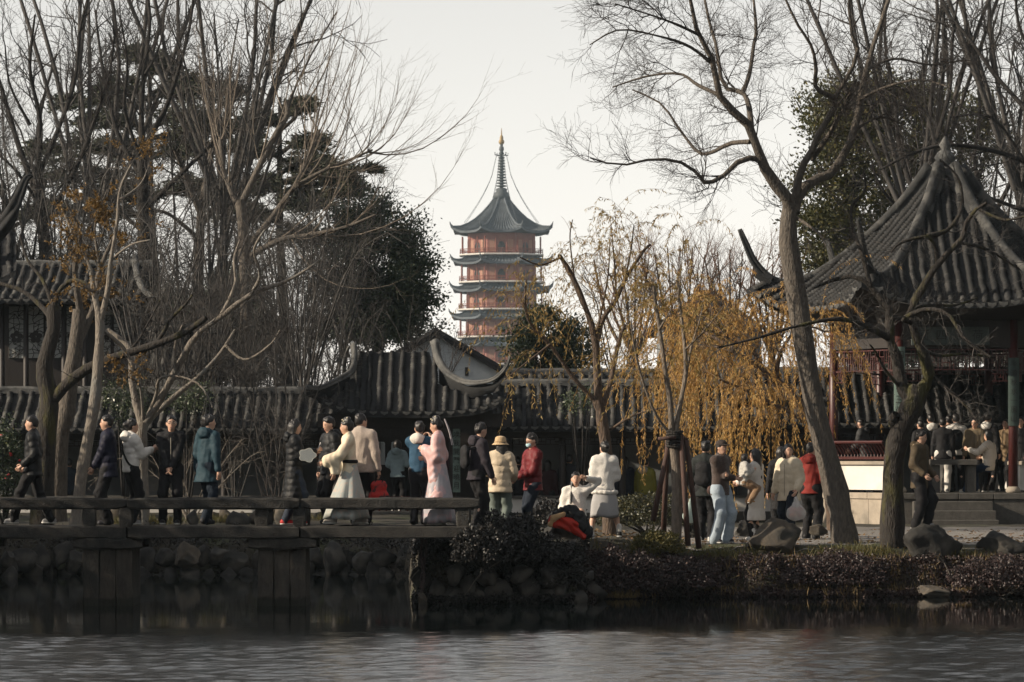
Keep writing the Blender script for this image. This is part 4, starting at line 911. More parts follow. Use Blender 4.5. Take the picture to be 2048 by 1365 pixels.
for i in range(7):
    z = Z_(894 - i*5, Ys); MB().tube([(X_(1349, Ys) + .13*math.cos(a*.5236), Ys + .13*math.sin(a*.5236), z + .012*math.sin(a*1.1+i)) for a in range(13)], .022, 6).obj("rope_turn", B_dark, wr, True)
for a, b_, y_ in (((1316,878),(1352,876),-.16), ((1340,870),(1376,880),.15)): MB().tube([G(a[0],a[1],Ys+y_), G(b_[0],b_[1],Ys+y_)], .03, 7).obj("crossbar", M_stake, wr, True)

# west bank trees
hero("black_trunked_tree", "black-trunked tree with one long mossy limb reaching over the bridge", 78.0,
 [([(82,1075),(88,960),(92,860),(100,800),(88,745),(96,700),(108,655),(106,610)], 50, 26, 0, 0), ([(98,812),(130,772),(180,735),(240,712),(310,690),(370,665),(412,636)], 26, 11, 0, -.8), ([(106,640),(80,610),(40,580),(-30,560)], 14, 7, 0, .8),
  ([(106,625),(120,580),(150,560),(185,575)], 13, 6, 0, -.7), ([(310,690),(330,660),(340,640),(370,610),(385,590)], 10, 4, -.5, -1), ([(106,612),(85,560),(55,520),(40,470)], 10, 4, 0, .6), ([(240,712),(270,690),(300,640),(320,600)], 6, 3, -.3, .6)],
 [tw(3.4, .4, .9, ang=.9, up=.1, wander=.28, seg=6), tw(6, .2, .5, wander=.28, seg=5), tw(6, .1, .28, wander=.28, seg=3)], B_moss, B_twigd, skip=1)
hero("thick_grey_trunk", "thick smooth grey trunk standing behind the black-trunked tree", 80.5,
 [([(112,1060),(114,960),(120,870),(132,830),(140,760),(150,700),(160,620)], 44, 26, 0, 0), ([(150,700),(185,620),(200,540),(230,470)], 18, 6, 0, 1), ([(160,622),(150,540),(160,470),(130,400)], 16, 5, 0, -.8), ([(200,540),(190,450),(215,380)], 8, 3, .6, .9)],
 [tw(3, .4, 1.0, up=.14, wander=.22, seg=6), tw(6, .25, .6, wander=.24, seg=5), tw(6, .12, .3, wander=.24, seg=3)], B_mid, B_twigd,
 [(leafmat("autumn_small", (0.15, 0.085, 0.022), (0.23, 0.14, 0.04), .6, .3), 2, 6500, .06, .026, .3)])
hero("pale_slender_tree", "slender pale forked trunk leaning up past the bridge rail", 76.8,
 [([(150,1062),(162,960),(176,880),(190,800),(196,730),(200,660),(198,620)], 25, 18, 0, 0), ([(199,640),(188,585),(178,530),(150,480),(130,430)], 13, 4, 0, .6), ([(199,650),(216,580),(222,520),(235,440),(240,380),(262,330)], 14, 4, 0, -.6), ([(200,655),(240,690),(262,720)], 10, 5, 0, .4),
  ([(222,520),(262,490),(300,480)], 6, 2, -.2, -.9), ([(188,585),(160,570),(138,578)], 7, 3, .1, -.4), ([(240,400),(280,370),(298,330)], 6, 2, -.5, .2)],
 [tw(5, .4, 1.1, up=.1, wander=.2, seg=6), tw(8, .25, .6, wander=.22, seg=5), tw(6.5, .12, .32, wander=.22, seg=3)], B_pale, B_twig,
 [(_mats["autumn_small"], 2, 4200, .055, .026, .3)])
hero("fan_limbed_tree", "pale many-stemmed tree fanning its bright limbs over the corridor roof", 79.0,
 [([(285,1060),(284,960),(282,880),(286,845)], 30, 22, 0, 0), ([(284,850),(266,780),(262,720),(254,690),(215,660)], 18, 9, 0, .5), ([(288,850),(320,800),(352,740),(392,672),(440,636),(500,590),(560,568)], 17, 8, 0, -.7), ([(288,852),(330,810),(390,760),(430,720),(452,690),(470,660)], 14, 5, 0, .8),
  ([(286,850),(284,800),(275,765),(240,750)], 8, 3, 0, -.8), ([(290,845),(312,790),(318,760),(350,752),(400,770),(425,815)], 8, 3, 0, -1), ([(352,740),(350,690),(365,650)], 7, 3, -.3, -.6), ([(450,690),(490,720),(540,690),(560,660)], 7, 3, .6, 0),
  ([(560,568),(600,548),(640,520)], 8, 4, -.7, -.9), ([(440,636),(470,570),(468,520),(480,480)], 9, 4, -.5, 0), ([(500,592),(520,550),(508,500),(530,460)], 8, 4, -.6, -1.2)],
 [tw(5.5, .4, 1.1, ang=.8, up=.04, wander=.26, seg=6), tw(8.5, .25, .65, ang=.8, wander=.28, seg=5), tw(7, .12, .32, wander=.28, seg=3)], B_pale, B_twig)

def twig_shrub(label, px, pyb, Y, hpx, wpx, n, seed_levels, m_=B_twigp, name="bare_shrub", leaves=None, group=None):
    lim = []
    for i in range(n):
        a = -1 + 2*(i+.5)/n; a += TR.normal()*.12; tx = px + a*wpx/2; ty = pyb - hpx*(1 - .35*a*a)*TR.uniform(.8, 1.05)
        lim.append(([(px + a*6, pyb), (px + a*wpx*.16 + TR.normal()*12, pyb - hpx*.33), (px + a*wpx*.34 + TR.normal()*16, pyb - hpx*.66), (tx, ty)], 3.2, 1.2, a*.1, TR.uniform(-1.2, 1.2)))
    return hero(name, label, Y, lim, seed_levels, m_, m_, leaves, "shrub", group, sides=6, m_=10, skip=0)
fine = [tw(5, .35, .9, ang=.7, up=.06, wander=.26, seg=6), tw(8, .2, .55, ang=.8, wander=.28, seg=4), tw(7, .1, .3, wander=.28, seg=3)]
twig_shrub("grey twiggy shrub crowding the corridor roof beside the gate", 560, 1020, 82, 420, 300, 9, fine)
twig_shrub("dense bare shrub with arching twigs over the left corridor tiles", 470, 1010, 83.5, 400, 240, 7, fine)
twig_shrub("low bare shrub with long whips against the grey wall", 380, 1040, 80, 190, 330, 9, [tw(3, .4, 1.0, ang=.6, up=.05, wander=.15, seg=6), tw(5, .2, .5, wander=.2, seg=3)], B_pale)
twig_shrub("leafless shrub behind the woman in the long black coat", 545, 1040, 81, 230, 190, 7, [tw(3.5, .3, .8, ang=.6, up=.05, wander=.18, seg=6), tw(5, .2, .45, wander=.2, seg=4)], B_twig)
twig_shrub("thin bare sapling clump in front of the white gable", 880, 800, 97, 150, 210, 8, [tw(5, .4, .9, ang=.6, up=.1, wander=.18, seg=6), tw(7, .2, .5, wander=.22, seg=4)], B_twig)
twig_shrub("twiggy thicket behind the left slope of the gate roof", 680, 860, 93, 300, 260, 9, fine)
twig_shrub("twiggy thicket below the round evergreen crown", 790, 850, 95, 260, 240, 9, fine)

# tall bare trees behind the halls
up2 = [tw(3.2, .9, 2.3, ang=.55, up=.12, wander=.13, seg=8, lfall=.2), tw(5.2, .45, 1.25, ang=.55, up=.06, wander=.15, seg=6), tw(6.5, .2, .62, ang=.6, up=.03, wander=.18, seg=3)]
gB = "tall bare trees behind the halls"
hero("tall_bare_tree", "tall dark bare tree spreading above the curled eave corner", 102,
 [([(70,900),(80,700),(92,520),(80,420),(75,330)], 34, 22, 0, 0), ([(78,400),(40,300),(10,200),(-20,100),(-40,20)], 15, 4, 0, 1), ([(76,340),(80,240),(60,140),(70,30)], 14, 4, 0, -1), ([(78,350),(120,250),(150,160),(160,60),(180,-20)], 13, 4, 0, .6), ([(88,450),(150,340),(190,240),(220,140),(230,60)], 13, 4, 0, -1.5), ([(85,420),(30,340),(-30,290)], 9, 3, 0, -1), ([(60,250),(20,170),(10,90)], 7, 3, -.5, -1.5)],
 up2, B_dark, B_twigd, group=gB)
hero("tall_bare_tree", "tall dark bare tree rising through the cedar's flat boughs", 104,
 [([(300,900),(292,680),(288,500),(285,380),(284,280)], 32, 20, 0, 0), ([(284,290),(283,210),(290,130),(300,40),(290,-40)], 14, 5, 0, .5), ([(284,300),(330,220),(360,130),(380,50),(390,-30)], 13, 4, 0, -1.2), ([(288,360),(240,280),(215,190),(200,100),(190,20)], 13, 4, 0, 1.3), ([(290,420),(370,340),(430,280),(470,200)], 12, 4, 0, -.7), ([(285,330),(250,220),(255,130),(240,30)], 10, 3, 0, -1.4), ([(292,470),(210,400),(150,370)], 10, 3, 0, .5), ([(290,150),(320,90),(330,20)], 7, 3, 0, 1)],
 up2, B_dark, B_twigd, group=gB)
shoots = [tw(5.0, 2.2, 5.2, ang=.55, asd=.3, up=.2, wander=.05, seg=9, lfall=.1, rk=.0058), tw(2.4, .6, 1.8, ang=.38, up=.05, wander=.08, seg=5, rk=.006), tw(3.4, .2, .7, ang=.45, up=.03, wander=.1, seg=3)]
hero("pollarded_tree", "pollarded tree throwing long straight pale shoots above the round evergreen", 99,
 [([(498,930),(496,760),(492,600),(488,480),(480,400)], 28, 20, 0, 0), ([(490,500),(540,440),(585,380),(640,345),(700,320),(745,300)], 13, 4, 0, -.6), ([(482,410),(520,330),(555,262),(574,232),(572,205)], 14, 10, 0, .5), ([(482,430),(450,350),(440,280)], 12, 8, 0, 1), ([(488,520),(560,480),(620,470),(690,455),(750,430)], 14, 4, 0, -1.4), ([(560,262),(590,235),(592,210)], 9, 6, .5, .3), ([(585,382),(610,330),(640,260)], 10, 5, -.3, .8)],
 shoots, B_mid, B_shoot, group=gB)
hero("pollarded_tree", "pollarded tree with dense upright whips between cedar and pale-shooted tree", 107,
 [([(400,930),(398,760),(396,600),(400,470),(405,400)], 24, 17, 0, 0), ([(404,410),(420,320),(430,250)], 16, 9, 0, .6), ([(402,430),(370,350),(350,300)], 14, 8, 0, -.8), ([(402,450),(460,380),(490,320)], 14, 7, 0, 1), ([(400,480),(340,430),(300,420)], 10, 5, 0, -1)],
 shoots, B_mid, B_twig, group=gB)
hero("tall_bare_tree", "bare tree with fine crown behind the mossy tree and pavilion roof", 106,
 [([(1850,900),(1848,700),(1840,500),(1838,400)], 30, 20, 0, 0), ([(1838,420),(1800,300),(1790,200),(1770,90),(1775,-20)], 13, 4, 0, 1), ([(1838,410),(1870,290),(1900,180),(1905,80),(1920,-30)], 13, 4, 0, -1), ([(1840,450),(1780,400),(1740,330)], 10, 3, 0, -1), ([(1840,440),(1900,380),(1960,330)], 10, 3, 0, .8), ([(1870,290),(1850,200),(1845,100)], 8, 3, -.4, .7)],
 up2, B_dark, B_twigd, group=gB)
hero("tall_bare_tree", "bare tree beyond the pavilion finial with boughs entering from the path side", 100,
 [([(2130,950),(2125,700),(2120,520),(2115,380),(2110,260)], 44, 26, 0, 0), ([(2115,350),(2048,322),(1980,300),(1900,290),(1830,305),(1760,340)], 15, 4, 0, -1.5), ([(2112,290),(2048,215),(1990,150),(1940,80),(1890,20)], 14, 4, 0, .8), ([(2118,430),(2048,420),(1990,400),(1930,380),(1870,385)], 12, 4, 0, -2), ([(2110,270),(2090,150),(2040,60),(2030,-40)], 13, 4, 0, -.7), ([(2118,480),(2060,500),(2010,480),(1960,500)], 8, 3, 0, 1.2), ([(2048,322),(2000,250),(1960,230),(1900,235)], 8, 3, -.6, -1.4), ([(1990,150),(1980,90),(2000,10)], 7, 3, .4, 1)],
 [tw(4.2, .8, 1.9, ang=.7, up=.05, wander=.2, seg=7), tw(6, .4, 1.0, ang=.7, up=.02, wander=.22, seg=5), tw(6.5, .2, .5, wander=.22, seg=3)], B_dark, B_twigd, group=gB)
hero("tall_bare_tree", "fine-twigged bare tree filling the gap right of the yellow-green evergreen", 112,
 [([(1990,900),(1992,700),(1985,520),(1980,420)], 28, 18, 0, 0), ([(1980,430),(1950,330),(1960,220),(1950,120)], 12, 4, 0, 1), ([(1982,440),(2030,340),(2040,230),(2060,130)], 12, 4, 0, -1), ([(1982,470),(1920,420),(1880,350),(1860,280)], 10, 3, 0, 1), ([(1984,480),(2040,440),(2080,380)], 9, 3, 0, -1)],
 [tw(4, .8, 2.0, ang=.6, up=.08, wander=.18, seg=7), tw(6, .4, 1.0, ang=.6, wander=.2, seg=5), tw(6, .2, .5, wander=.2, seg=3)], B_dark, B_twigd, group=gB)
rus = [tw(3.4, .8, 1.9, ang=.5, up=.12, wander=.12, seg=6, lfall=.2), tw(5.5, .35, 1.0, ang=.5, up=.05, wander=.14, seg=5), tw(5, .2, .5, ang=.5, wander=.16, seg=3)]
for lab, p, top, wd in (("russet-twigged bare tree rising behind the pruned willow", 1270, 500, 150), ("russet-twigged bare tree rising behind the staked willow", 1360, 462, 150), ("russet-twigged bare tree between the staked willow and the horned eave", 1460, 470, 150), ("russet-twigged bare tree behind the golden willow's trunk", 1545, 500, 120)):
    lim = [([(p,900),(p+3,800),(p-2,700)], 20, 14, 0, 0)]
    for a in np.linspace(-1, 1, 7): lim.append(([(p,720),(p + a*wd*.2, 660),(p + a*wd*.36, 600),(p + a*wd*.5, top + 40*a*a + 30)], 8, 2.5, 0, TR.uniform(-1.5, 1.5)))
    hero("russet_tree", lab, 112, lim, rus, B_willow, B_twigr, None, "tree", "russet bare trees beyond the corridor", sides=6, m_=9)

def copy_tree(src, label, px, Y, sc_, rz, group, src_px, src_Y):
    c = src.copy(); col.objects.link(c); c["label"] = label; c["group"] = group
    bx, by = X_(src_px, src_Y), src_Y; a = rz; c.rotation_euler = (0, 0, a); c.scale = (sc_, sc_, sc_)
    c.location = (X_(px, Y) - sc_*(bx*math.cos(a) - by*math.sin(a)), Y - sc_*(bx*math.sin(a) + by*math.cos(a)), 1.0 - sc_*1.0)
    for ch in src.children: d = ch.copy(); col.objects.link(d); d.parent = c
    return c
SRC = {o.get("label"): o for o in bpy.data.objects if o.parent is None and o.get("category") in ("tree", "shrub")}
tb1, tb2 = SRC["tall dark bare tree spreading above the curled eave corner"], SRC["tall dark bare tree rising through the cedar's flat boughs"]
sh1, sh2 = SRC["grey twiggy shrub crowding the corridor roof beside the gate"], SRC["twiggy thicket below the round evergreen crown"]
tf = SRC["fine-twigged bare tree filling the gap right of the yellow-green evergreen"]
GT = "bare trees deep behind the halls"
for lab, src, sp, sy, p, Y, k_, r_ in (("bare thicket deep behind the lattice hall roof", sh1, 560, 82, 150, 106, 2.2, 1.2), ("bare thicket deep behind the little curved roof", sh1, 560, 82, 360, 106, 2.3, 2.2), ("bare thicket deep behind the pale whip-shooted crowns", sh1, 560, 82, 500, 108, 2.1, 3.0),
  ("bare thicket deep behind the round evergreen's inner side", sh1, 560, 82, 620, 108, 1.9, 4.1), ("bare tree beyond the curled eave corner", tf, 1990, 112, 20, 120, 1.1, .8), ("bare tree deep behind the pavilion's finial", tf, 1990, 112, 1900, 124, 1.15, 2.5), ("bare tree deep behind the far pavilion slope", tb1, 70, 102, 2040, 122, 1.0, 5.0), ("fine bare tree behind the forked smooth-barked crown", tf, 1990, 112, 1790, 128, 1.2, 4.4)):
    copy_tree(src, lab, p, Y, k_, r_, GT, sp, sy)
for lab, src, sp, sy, p, Y, k_, r_ in (("twig thicket beyond the lattice hall", sh1, 560, 82, 200, 100, 1.5, 1.0), ("twig thicket between the lattice hall and little curved roof", sh1, 560, 82, 300, 91, .9, 2.4), ("twig thicket in front of the little curved roof", sh2, 790, 95, 400, 89, 1.2, .6), ("twig thicket under the pollarded trees", sh1, 560, 82, 500, 90, 1.1, 4.0), ("twig thicket beside the gate's west ridge", sh2, 790, 95, 600, 88.5, 1.3, 1.9), ("twig thicket at the foot of the cedar", sh1, 560, 82, 100, 101, 1.7, 5.2), ("twig thicket under the pollards' long arching limb", sh1, 560, 82, 420, 97, 1.25, 3.3), ("twig thicket behind the dense arching shrub", sh1, 560, 82, 590, 96, 1.2, .4),
  ("twig thicket behind the upper tile row", sh2, 790, 95, 1240, 95, 1.2, .9), ("twig thicket below the russet trees", sh2, 790, 95, 1400, 97, 1.3, 2.9), ("twig thicket behind the horned eave corner", sh1, 560, 82, 1560, 98, 1.1, 1.4), ("twig thicket beyond the pavilion columns", sh1, 560, 82, 1800, 97, 1.1, 2.0), ("twig thicket beyond the couplet column", sh2, 790, 95, 1990, 97, 1.4, 3.5)):
    copy_tree(src, lab, p, Y, k_, r_, "twig thickets behind the corridors", sp, sy)
PLC = ("behind the hall near the black-trunked tree", "behind the amber-leaved crown", "behind the slender pale fork", "above the lattice windows", "behind the fan-limbed tree", "between cedar foot and corridor", "below the pollards' knuckles", "next to the gate's western horn", "behind the hall's tiled slope", "around the hall's curling ridge")
for i, where in enumerate(PLC):
    s_, sp, sy = ((sh1, 560, 82), (sh2, 790, 95))[i % 2]
    copy_tree(s_, "tangle of fine bare twigs " + where, (60, 120, 205, 40, 330, 400, 450, 610, 160, 280)[i], (99, 100, 99.5, 101, 88, 94, 92, 90, 100, 93)[i], (1.6, 2.0, 1.6, 2.0, 1.5, 1.6, 1.5, 1.4, 1.7, 1.6)[i], i*1.7 + .3, "twig thickets behind the corridors", sp, sy)
for i, (where, p, Y, k_) in enumerate((("above the hall ridge", 215, 109, .95), ("beside the cedar's trunk", 440, 112, 1.0), ("left of the pale whips", 545, 110, .9), ("over the evergreen's shoulder", 690, 134, .8), ("behind the amber leaves", 110, 112, .9))):
    copy_tree((sh1, sh2)[i % 2], "tall tangle of bare twigs " + where, p, Y - 8, k_*(2.0, 2.7)[i % 2], 1.3*i + .5, GT, (560, 790)[i % 2], (82, 95)[i % 2])

for i, (where, src, sp, sy, p, Y, k_) in enumerate((("above the curled eave corner", sh1, 560, 82, 40, 112, 3.1), ("over the cedar's crown", sh2, 790, 95, 190, 113, 4.0), ("beside the cedar's peak", sh1, 560, 82, 350, 115, 3.2), ("between the pale whips", sh2, 790, 95, 455, 112, 4.1), ("over the round evergreen", sh1, 560, 82, 600, 116, 2.5),
  ("beyond the forked crown by the path", sh1, 560, 82, 1740, 122, 2.9), ("over the yellow-green evergreen's top", sh2, 790, 95, 1830, 112, 4.0), ("above the pavilion's finial", sh1, 560, 82, 1940, 112, 3.2), ("above the pavilion's outer slope", sh2, 790, 95, 2040, 110, 4.2), ("behind the pavilion's nearer slope", sh1, 560, 82, 1990, 104, 2.3))):
    copy_tree(src, "bare crown of fine twigs " + where, p, Y, k_, 1.9*i + .7, GT, sp, sy)

# ------------------------------------------------------------------ evergreens
def clump_crown(c, rad3, ncl, per, size, sd=0.32, squash=0.8, wd=0.55, shell=0.55):
    """leaf clumps through an ellipsoid, thicker near its surface, ragged outline"""
    u = TR.normal(size=(ncl, 3)); u /= np.linalg.norm(u, axis=1, keepdims=True); rr = shell + (1-shell)*TR.random(ncl)**.7
    C = np.array(c) + u*rr[:, None]*np.array(rad3)*(1 + .10*TR.normal(size=(ncl, 1)))
    pts = np.repeat(C, per, 0) + TR.normal(size=(ncl*per, 3))*sd*np.array((1, 1, squash)); out = pts - np.array(c); out /= np.linalg.norm(out, axis=1, keepdims=True) + 1e-9
    d = out*.6 + TR.normal(size=out.shape)*.7 + np.array((0, 0, .1)); d /= np.linalg.norm(d, axis=1, keepdims=True)
    return leaf_quads(pts, d, size*TR.uniform(.6, 1.3, len(pts)), size*wd), C
def evergreen(name, label, px, py, Y, wpx, hpx, ncl, per, size, m_, pyb=930, sd=.32, depth=.8, extra=(), group=None):
    k = F/Y; c = at(px, py, Y); r3 = (wpx/2/k, wpx/2/k*depth, hpx/2/k); t_ = thing(name, label, "tree", (0, 0, 0), 0, group)
    parts, Cs = [], []
    p, C = clump_crown(c, r3, ncl, per, size, sd); parts.append(p); Cs.append(C)
    for (qx, qy, w2, h2, n2) in extra: p, C = clump_crown(at(qx, qy, Y), (w2/2/k, w2/2/k*depth, h2/2/k), n2, per, size, sd); parts.append(p); Cs.append(C)
    put("crown", parts, m_, t_, False)
    base = at(px, pyb, Y); base[2] = 1.0; tr = resample([base, (base + c)/2 + (.15, 0, 0), c], 10)[None]; put("trunk", [tubes(tr, np.linspace(.24, .09, 10)[None]*k**0*1.0, 9)], B_dark, t_)
    ends = np.concatenate(Cs)[::max(1, len(np.concatenate(Cs))//26)]
    st = tr[0][TR.integers(5, 10, len(ends))]; put("bough", [tubes(np.stack([resample([s, (s+e)/2 + (0, 0, .2), e], 6) for s, e in zip(st, ends)]), np.tile(np.linspace(.06, .012, 6), (len(ends), 1)), 5)], B_dark, t_)
    return t_
LM_camphor = leafmat("camphor_leaf", (0.02, 0.036, 0.022), (0.05, 0.072, 0.034), .5, .15, (0.085, 0.085, 0.03))
evergreen("round_evergreen", "dense dark round evergreen rising behind the gate roof", 748, 550, 128, 235, 300, 150, 170, .125, LM_camphor, sd=.26, extra=((800, 600, 140, 160, 45), (700, 620, 170, 130, 40), (720, 450, 120, 110, 25), (830, 660, 80, 70, 10)))
evergreen("round_evergreen", "small dark evergreen in front of the pagoda's lower storeys", 1085, 690, 118, 150, 140, 60, 150, .11, LM_camphor, sd=.2, extra=((1150, 700, 110, 110, 25),))
evergreen("bank_evergreen", "broad dark evergreen on the west bank before the bridge", -720, 800, 56.5, 700, 480, 90, 120, .2, LM_camphor, sd=.4, pyb=1000)
evergreen("bank_evergreen", "leaning dark evergreen on the west bank behind the bridge end", -560, 740, 73.4, 520, 560, 130, 130, .2, LM_camphor, sd=.4, pyb=1000)
ev = SRC2 = [o for o in bpy.data.objects if o.get("label") == "dense dark round evergreen rising behind the gate roof"][0]
for lab, p, Y, k_, r_ in (("dark evergreen mass behind the pollarded trunks", 470, 140, .82, 1.0), ("dark evergreen mass behind the lattice hall roof", 170, 142, .9, 2.3), ("dark evergreen mass behind the little curved roof", 330, 150, .8, 4.0), ("dark evergreen mass beyond the pavilion's far eave", 2000, 150, 1.0, 5.0), ("dark evergreen mass glimpsed through the pavilion fretwork", 1880, 132, .9, 3.0), ("dark evergreen mass beyond the leaning tree", 1745, 136, .85, 1.5)):
    copy_tree(ev, lab, p, Y, k_, r_, "dark evergreens deep behind the halls", 748, 128)
LM_yg = leafmat("cypress_leaf", (0.04, 0.048, 0.014), (0.095, 0.09, 0.028), .6, .2, (0.16, 0.13, 0.03))
evergreen("yellow_green_evergreen", "tall yellow-green evergreen behind the smooth-barked tree", 1700, 380, 118, 240, 440, 150, 140, .13, LM_yg, sd=.27, extra=((1790, 250, 200, 220, 55), (1650, 480, 130, 150, 30), (1700, 240, 130, 160, 30), (1900, 300, 180, 300, 50)))
LM_shrub = leafmat("glossy_leaf", (0.04, 0.06, 0.03), (0.075, 0.095, 0.05), .35, .1, (0.14, 0.15, 0.09))
for lab, p, q, Y, w2, h2, n2 in (("glossy-leaved evergreen shrub behind the navy-coated man", 248, 800, 84.0, 95, 90, 26), ("dark leafy bush at the bridge's west end with a few red blooms", 8, 935, 77, 80, 190, 40), ("leafy evergreen shrub against the corridor by the fan-limbed tree", 375, 800, 86, 80, 60, 16), ("low evergreen shrub under the pruned willow", 1165, 800, 84.6, 70, 50, 10)):
    t_ = thing("evergreen_shrub", lab, "shrub", (0, 0, 0)); k = F/Y; p_, C = clump_crown(at(p, q, Y), (w2/2/k, w2/3/k, h2/2/k), n2, 80, .06, .13, .9, .6, .3); put("foliage", [p_], LM_shrub if Y > 80 else LM_camphor, t_, False)
    b_ = at(p, q + h2, Y); b_[2] = 0.9; put("stem", [tubes(np.stack([resample([b_, (b_ + e)/2, e], 6) for e in C[:8]]), np.tile(np.linspace(.03, .008, 6), (8, 1)), 5)], B_dark, t_)
    if Y < 80:
        for q2 in range(7): MB().lathe([(0.005, -.02), (.03, 0), (.022, .025), (.004, .03)], 7).obj("bloom", mat("red_bloom", (0.5, 0.02, 0.03), (.35, .02, .03), 5), t_, True, tuple(C[q2] + (0, -.2, 0)))
# unseen evergreen crowns, added round the pond to block low sky light
wr_ = np.random.default_rng(77); parts = []
def wood(x, y, h, r, n=420):
    c = np.array((x, y, 1.0 + h*.55)); u = wr_.normal(size=(n, 3)); u /= np.linalg.norm(u, axis=1, keepdims=True); b = c + u*(.35 + .65*wr_.random((n, 1))**.5)*np.array((r, r, h*.5))
    d = wr_.normal(size=(n, 3)); d /= np.linalg.norm(d, axis=1, keepdims=True); parts.append(leaf_quads(b, d, .95*wr_.uniform(.6, 1.3, n), .75))
for y in range(2, 118, 7): wood(-27 - wr_.uniform(0, 5) - max(0, y-70)*.12, y, wr_.uniform(7, 9.5), 4.2)
for y in range(2, 118, 7): wood(26 + wr_.uniform(0, 5), y, wr_.uniform(15, 20), 5.2, 700); wood(33 + wr_.uniform(0, 5), y+3, wr_.uniform(17, 23), 5.5, 600)
for x in range(-34, 38, 7): wood(x, -15 - wr_.uniform(0, 5), wr_.uniform(17, 22), 5.2, 700); wood(x+3, -24, wr_.uniform(20, 25), 5.6, 600)
for q in range(9): wood(-18.5 - 1.6*(q % 5), 100 + 4*(q // 2), wr_.uniform(8, 11), 3.2, 380)
o_ = put("sky_block_wood", parts, LM_camphor, None, False); tag(o_, "unseen evergreen wood added around the pond to block sky light", "wood", None, "stuff")
sheet("near_bank", np.linspace(-60, 60, 13), np.array([-60., -40, -20, -9]), lambda x, y: .6 + 0*x, M_soil)
LM_cedar = leafmat("cedar_needle", (0.02, 0.028, 0.02), (0.05, 0.058, 0.034), .7, .15, (0.09, 0.09, 0.045))
def cedar(label, px, Y, tiers, pyb=930):
    t_ = thing("cedar", label, "tree", (0, 0, 0), 0, "layered cedars behind the halls"); k = F/Y; base = at(px, pyb, Y); base[2] = 1.0; top = at(px, tiers[0][1] - 10, Y)
    tr = resample([base, (base*2 + top)/3 + (.2, 0, 0), (base + 2*top)/3, top], 14)[None]; put("trunk", [tubes(tr, np.linspace(.3, .05, 14)[None], 9)], B_dark, t_)
    bp, br_, pts = [], [], []
    for (ex, ey, sx) in tiers:         # each tier: a bough reaching from the trunk to ex,ey with a flat spread
        s = np.array((base[0], Y, Z_(ey + 18, Y)))
        for q in range(3):
            an = TR.uniform(-1, 1)*1.1; e = at(ex, ey + TR.uniform(-8, 8), Y); v = e - s; L_ = np.hypot(v[0], v[1]); dx = math.copysign(1, v[0] if abs(v[0]) > .1 else TR.normal())
            e = s + np.array((dx*L_*math.cos(an*.6), L_*math.sin(an), v[2])); P = resample([s, s*.5 + e*.5 + (0, 0, .25), e], 9); bp.append(P); br_.append(np.linspace(.085, .012, 9))
            n = 620; t = TR.uniform(.15, 1.03, n)**.8; c = np.stack([np.interp(t*8, np.arange(9), P[:, a]) for a in range(3)], 1)
            pr = np.array((-(e-s)[1], (e-s)[0], 0)); pr /= np.linalg.norm(pr); ax_ = (e-s)/np.linalg.norm(e-s); nb_ = 13
            tb = TR.uniform(.2, 1.0, nb_); ln = (.25 + .75*np.sin(np.pi*np.clip(tb, .1, .9)))*sx/100*TR.uniform(.5, 1.5, nb_)*TR.choice([-1, 1], nb_); w_ = TR.integers(0, nb_, n); u = TR.random(n)
            c = np.stack([np.interp(tb[w_]*8, np.arange(9), P[:, a]) for a in range(3)], 1); lift = TR.normal(0, .13, nb_)
            c += pr*(u*ln[w_])[:, None] + ax_*(u*np.abs(ln[w_])*.55)[:, None] + np.array((0, 0, 1))*((lift[w_] - .28*np.abs(ln[w_])*u*u)[:, None]) + TR.normal(size=(n, 3))*np.array((.07, .07, .035)); pts.append(c)
    put("bough", [tubes(np.array(bp), np.array(br_), 5)], B_dark, t_)
    c = np.concatenate(pts); d = TR.normal(size=c.shape)*np.array((.9, .9, .35)) + np.array((0, 0, .2)); d /= np.linalg.norm(d, axis=1, keepdims=True)
    put("foliage", [leaf_quads(c, d, .27*TR.uniform(.6, 1.3, len(c)), .06)], LM_cedar, t_, False)
cedar("broad flat-layered dark cedar behind the tall bare trees", 300, 126, [(265,112,50),(330,140,60),(200,185,90),(400,172,80),(120,205,110),(470,180,110),(180,245,110),(440,240,110),(60,300,100),(210,290,110),(420,300,120),(520,260,90),(100,360,120),(450,380,120),(250,390,120),(30,420,100)])
cedar("dark cedar with drooping flat boughs above the round evergreen", 560, 132, [(560,205,70),(610,222,80),(500,240,90),(640,290,80),(470,300,90),(660,330,90),(720,400,70),(740,368,60),(520,370,100),(640,400,100),(760,350,40),(450,430,110),(610,470,110)])

# ------------------------------------------------------------------ bank cover
def scatter_bank(name, label, x0, x1, n, l, wd, m_, front=(-.35, .5), zj=.10, hang=0.0, seed=1, cat="ground cover", ymul=1.0, dens=None):
    r_ = np.random.default_rng(seed); x = r_.uniform(x0, x1, n*2); d = r_.uniform(front[0], front[1], n*2)
    keep = r_.random(n*2) < (.55 + .45*vnoise(x*1.8, d*3, seed)); x, d = x[keep][:n], d[keep][:n]
    y = shore(x) + d; z = gz(x, y); bumpy = .13*np.maximum(0, vnoise(x*2.6, d*2.2, seed+2)) + .02
    b = np.stack([x, y - bumpy*r_.random(len(x))*.8, np.maximum(z, .0) + bumpy*r_.random(len(x))**.6 + zj*r_.random(len(x))], 1)
    dd = r_.normal(size=b.shape) + np.array((0, -.5, .2 - hang)); dd /= np.linalg.norm(dd, axis=1, keepdims=True)
    o_ = put(name, [leaf_quads(b, dd, l*r_.uniform(.6, 1.4, len(b)), wd)], m_, None, False); tag(o_, label, cat, None, "stuff"); return o_
LM_cree = leafmat("creeper_leaf", (0.014, 0.010, 0.011), (0.05, 0.031, 0.031), .55, .1, (0.11, 0.072, 0.06))
